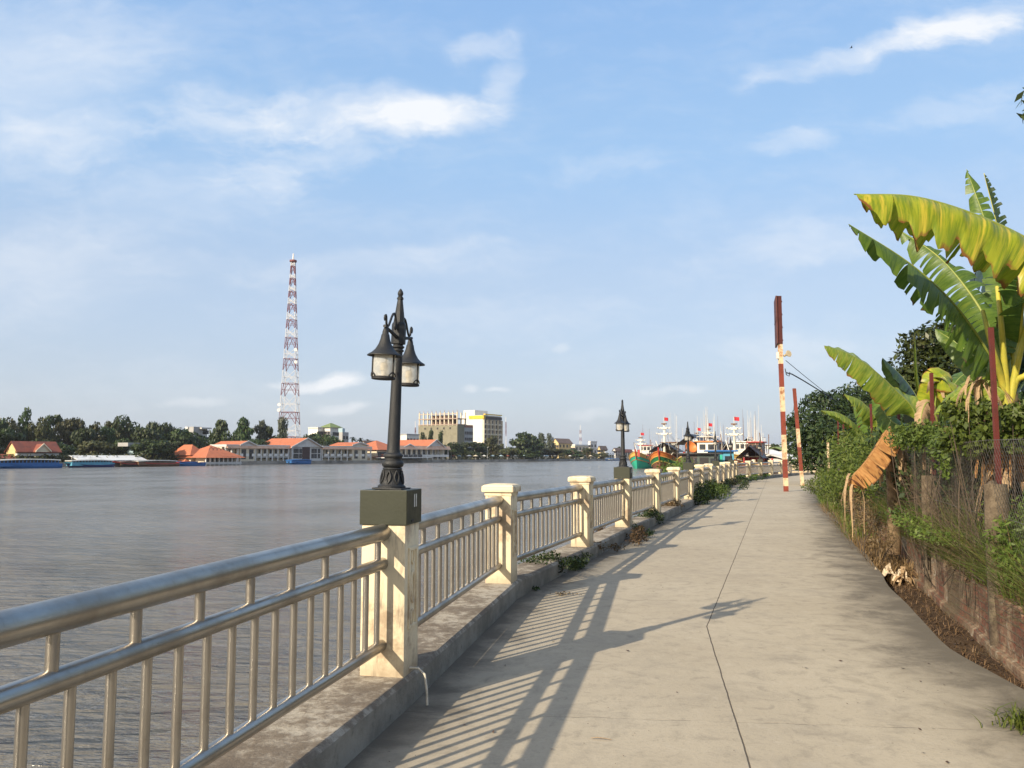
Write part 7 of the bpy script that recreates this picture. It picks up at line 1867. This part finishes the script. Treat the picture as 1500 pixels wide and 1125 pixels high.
# orange coracle on edge and a few tall poles
p = px(1012, 655, 128)
rt = empty('coracle', (p.x, 128, WATER), 'round orange basket boat propped up among the dark boats', 'boat', None)
mb = MB(); Mx = Matrix.Translation((0, 0, p.z - WATER)) @ Matrix.Rotation(R(60), 4, 'X') @ Matrix.Rotation(R(20), 4, 'Y')
mb.lathe([(0.2, -0.55), (0.65, -0.42), (0.9, -0.1), (1.0, 0.15), (0.9, 0.15), (0.55, -0.3), (0.02, -0.42)], 20, M=Mx); mb.build('shell', B_ORANGE, rt, True, 50)
mb = MB(); 
for x in (-0.8, 0.8): mb.tube([(x, 0.5, 0), (x, 0.3, p.z - WATER - 0.2)], 0.08, 5)
mb.build('stand', B_WOOD, rt)
PG = 'tall pale bamboo poles among the boats'
for k, (u, v, d, sl) in enumerate(((991, 609, 170, 0.0), (1036, 611, 180, 0.004), (1032, 624, 180, 0), (1085, 625, 170, 0), (1096, 618, 185, -0.004), (1108, 630, 170, 0), (1115, 622, 165, 0), (1117, 634, 165, 0.01), (1057, 632, 160, 0), (1000, 627, 180, 0))):
    p = px(u, v, d); mb = MB(); mb.tube([(0, 0, 0), (sl * 10, 0, (p.z - WATER))], [0.09, 0.035], 5)
    o = mb.build('mooring_pole', B_WHITE if k % 3 else M_ROPE, None, loc=(p.x, d, WATER)); o['group'] = PG; o['category'] = 'pole'
    o['label'] = 'tall thin pale pole standing among the moored fishing boats'

# ------------------------------------------------------------------ river boats on the far shore
def river_boat(u0, u1, bo, label, hullm, cabm, roofm, htop, nwin, cab=(0.06, 0.94), bow=0.6, dark=False):
    s0, s1 = sh(u0, bo), sh(u1, bo); L = s1 - s0; p = fs((s0 + s1) / 2, bo); d = fs(s0, bo).y
    root = empty('river_boat', (p.x, p.y, WATER), label, 'boat', 'river boats moored along the far shore', RZ + PI); B = 3.6
    rows = hull_rows(L, B, bow=bow, stern=0.3, free=1.0)
    hull_part('hull', rows, 0, 3, hullm, root); hull_part('gunwale', rows, 3, 4, cabm if not dark else B_RED, root)
    zt = hz(htop, d) - WATER; x0, x1 = -L / 2 + L * cab[0], -L / 2 + L * cab[1]
    mb = MB(); mb.bbox(((x0 + x1) / 2, 0, 0.7 + 0.35), (x1 - x0, B * 0.82, 1.0), 0.04); mb.build('cabin_wall', cabm, root)
    mb = MB(); mb.bbox(((x0 + x1) / 2, 0, (0.9 + zt) / 2), (x1 - x0 - 0.4, B * 0.70, zt - 0.9), 0.04); mb.build('window_band', B_GLASS, root)
    mb = MB(); q = []
    for k in range(9):
        t = k / 8; q.append((x0 - 0.3 + (x1 - x0 + 0.6) * t, zt + 0.10 + 0.25 * math.sin(PI * t)))
    for a, c in zip(q, q[1:]):
        mb.hexa([(a[0], -B * 0.5, a[1] - 0.25), (c[0], -B * 0.5, c[1] - 0.25), (c[0], B * 0.5, c[1] - 0.25), (a[0], B * 0.5, a[1] - 0.25), (a[0], -B * 0.46, a[1]), (c[0], -B * 0.46, c[1]), (c[0], B * 0.46, c[1]), (a[0], B * 0.46, a[1])])
    mb.build('roof', roofm, root)
    c = None
    for k in range(nwin + 1):
        for sg in (1, -1):
            if c is None: mb = MB(); mb.box((0, 0, (1.4 + zt) / 2), (0.22, 0.12, zt - 1.4)); o = c = mb.build('post', cabm, root)
            else: o = c.copy(); COL.objects.link(o)
            o.location = (x0 + 0.2 + (x1 - x0 - 0.4) * k / nwin, sg * B * 0.40, 0)
river_boat(-8, 91, -24, 'long bright blue ferry with a white roof at the left edge', B_BLUE, B_BLUE, B_WHITE, 674, 16)
river_boat(100, 167, -22, 'dark blue ferry with a row of open windows in front of the white shed', B_NAVY, B_SKY, T_METAL, 675, 13)
river_boat(168, 205, -18, 'dark wooden boat with pale fittings right of the second blue ferry', B_BLACK, B_WOOD, B_WOOD, 677, 6, (0.1, 0.8), 1.0, True)
river_boat(198, 262, -19, 'long dark red-brown barge with a thin pale roof', B_WOOD, B_WOOD, T_METAL, 675.5, 9, (0.1, 0.95), 0.8, True)
river_boat(250, 300, -17, 'low deep blue boat moored left of the stilt restaurant', B_BLUE, B_NAVY, B_BLUE, 679, 5, (0.25, 0.75), 0.8)
river_boat(424, 454, -6, 'blue covered barge moored in front of the hotel entrance', B_BLUE, B_BLUE, B_BLUE, 674, 7, (0.02, 0.98), 0.2)
river_boat(886, 915, -8, 'far blue boat moored behind the second lamp', B_BLUE, B_WHITE, B_BLUE, 672, 5, (0.2, 0.9), 0.4)
fishing_boat(1016, 200, (-0.36, -0.93), 20, 6.2, 'dark green fishing boat far back behind the crimson one', B_MOSS, B_WOOD, B_GREEN, B_WOOD, 6.5, 9.0, True, (B_WHITE, B_WOOD), B_SOOT, None, None, 18, 21, 1.0, 1.8, 2.4, 2)
fishing_boat(1090, 176, (-0.42, -0.9), 19, 6.0, 'dark brown fishing boat rafted behind the red-brown awning boat', B_WOOD, B_WOOD, B_BLACK, B_RED, None, 9.0, True, (B_SOOT, B_WOOD), B_BLACK, None, None, 20, 23, 1.8, 1.6, 2.2, 2)
fishing_boat(948, 245, (-0.35, -0.94), 20, 6.2, 'brown fishing boat half hidden between the teal and the brown-green one', B_WOOD, B_WHITE, B_BROWN, B_ORANGE, None, 9.0, True, (B_WHITE, B_WOOD), B_SOOT, None, None, 16, 25, 0.6, 1.8, 2.4, 2)
# ------------------------------------------------------------------ humid air
hm = bpy.data.materials.new('haze'); hm.use_nodes = True; ht = hm.node_tree; ht.nodes.clear()
ho = ht.nodes.new('ShaderNodeOutputMaterial'); hv_ = ht.nodes.new('ShaderNodeVolumePrincipled')
hv_.inputs['Color'].default_value = (0.86, 0.91, 1.0, 1); hv_.inputs['Density'].default_value = 0.00009; hv_.inputs['Anisotropy'].default_value = 0.2
ht.links.new(hv_.outputs[0], ho.inputs['Volume'])
mb = MB(); mb.box((-3000, 4150, 58), (13000, 10300, 128))
tag(mb.build('haze', hm), 'thin humid haze over the river and the town', 'haze', None, 'stuff')
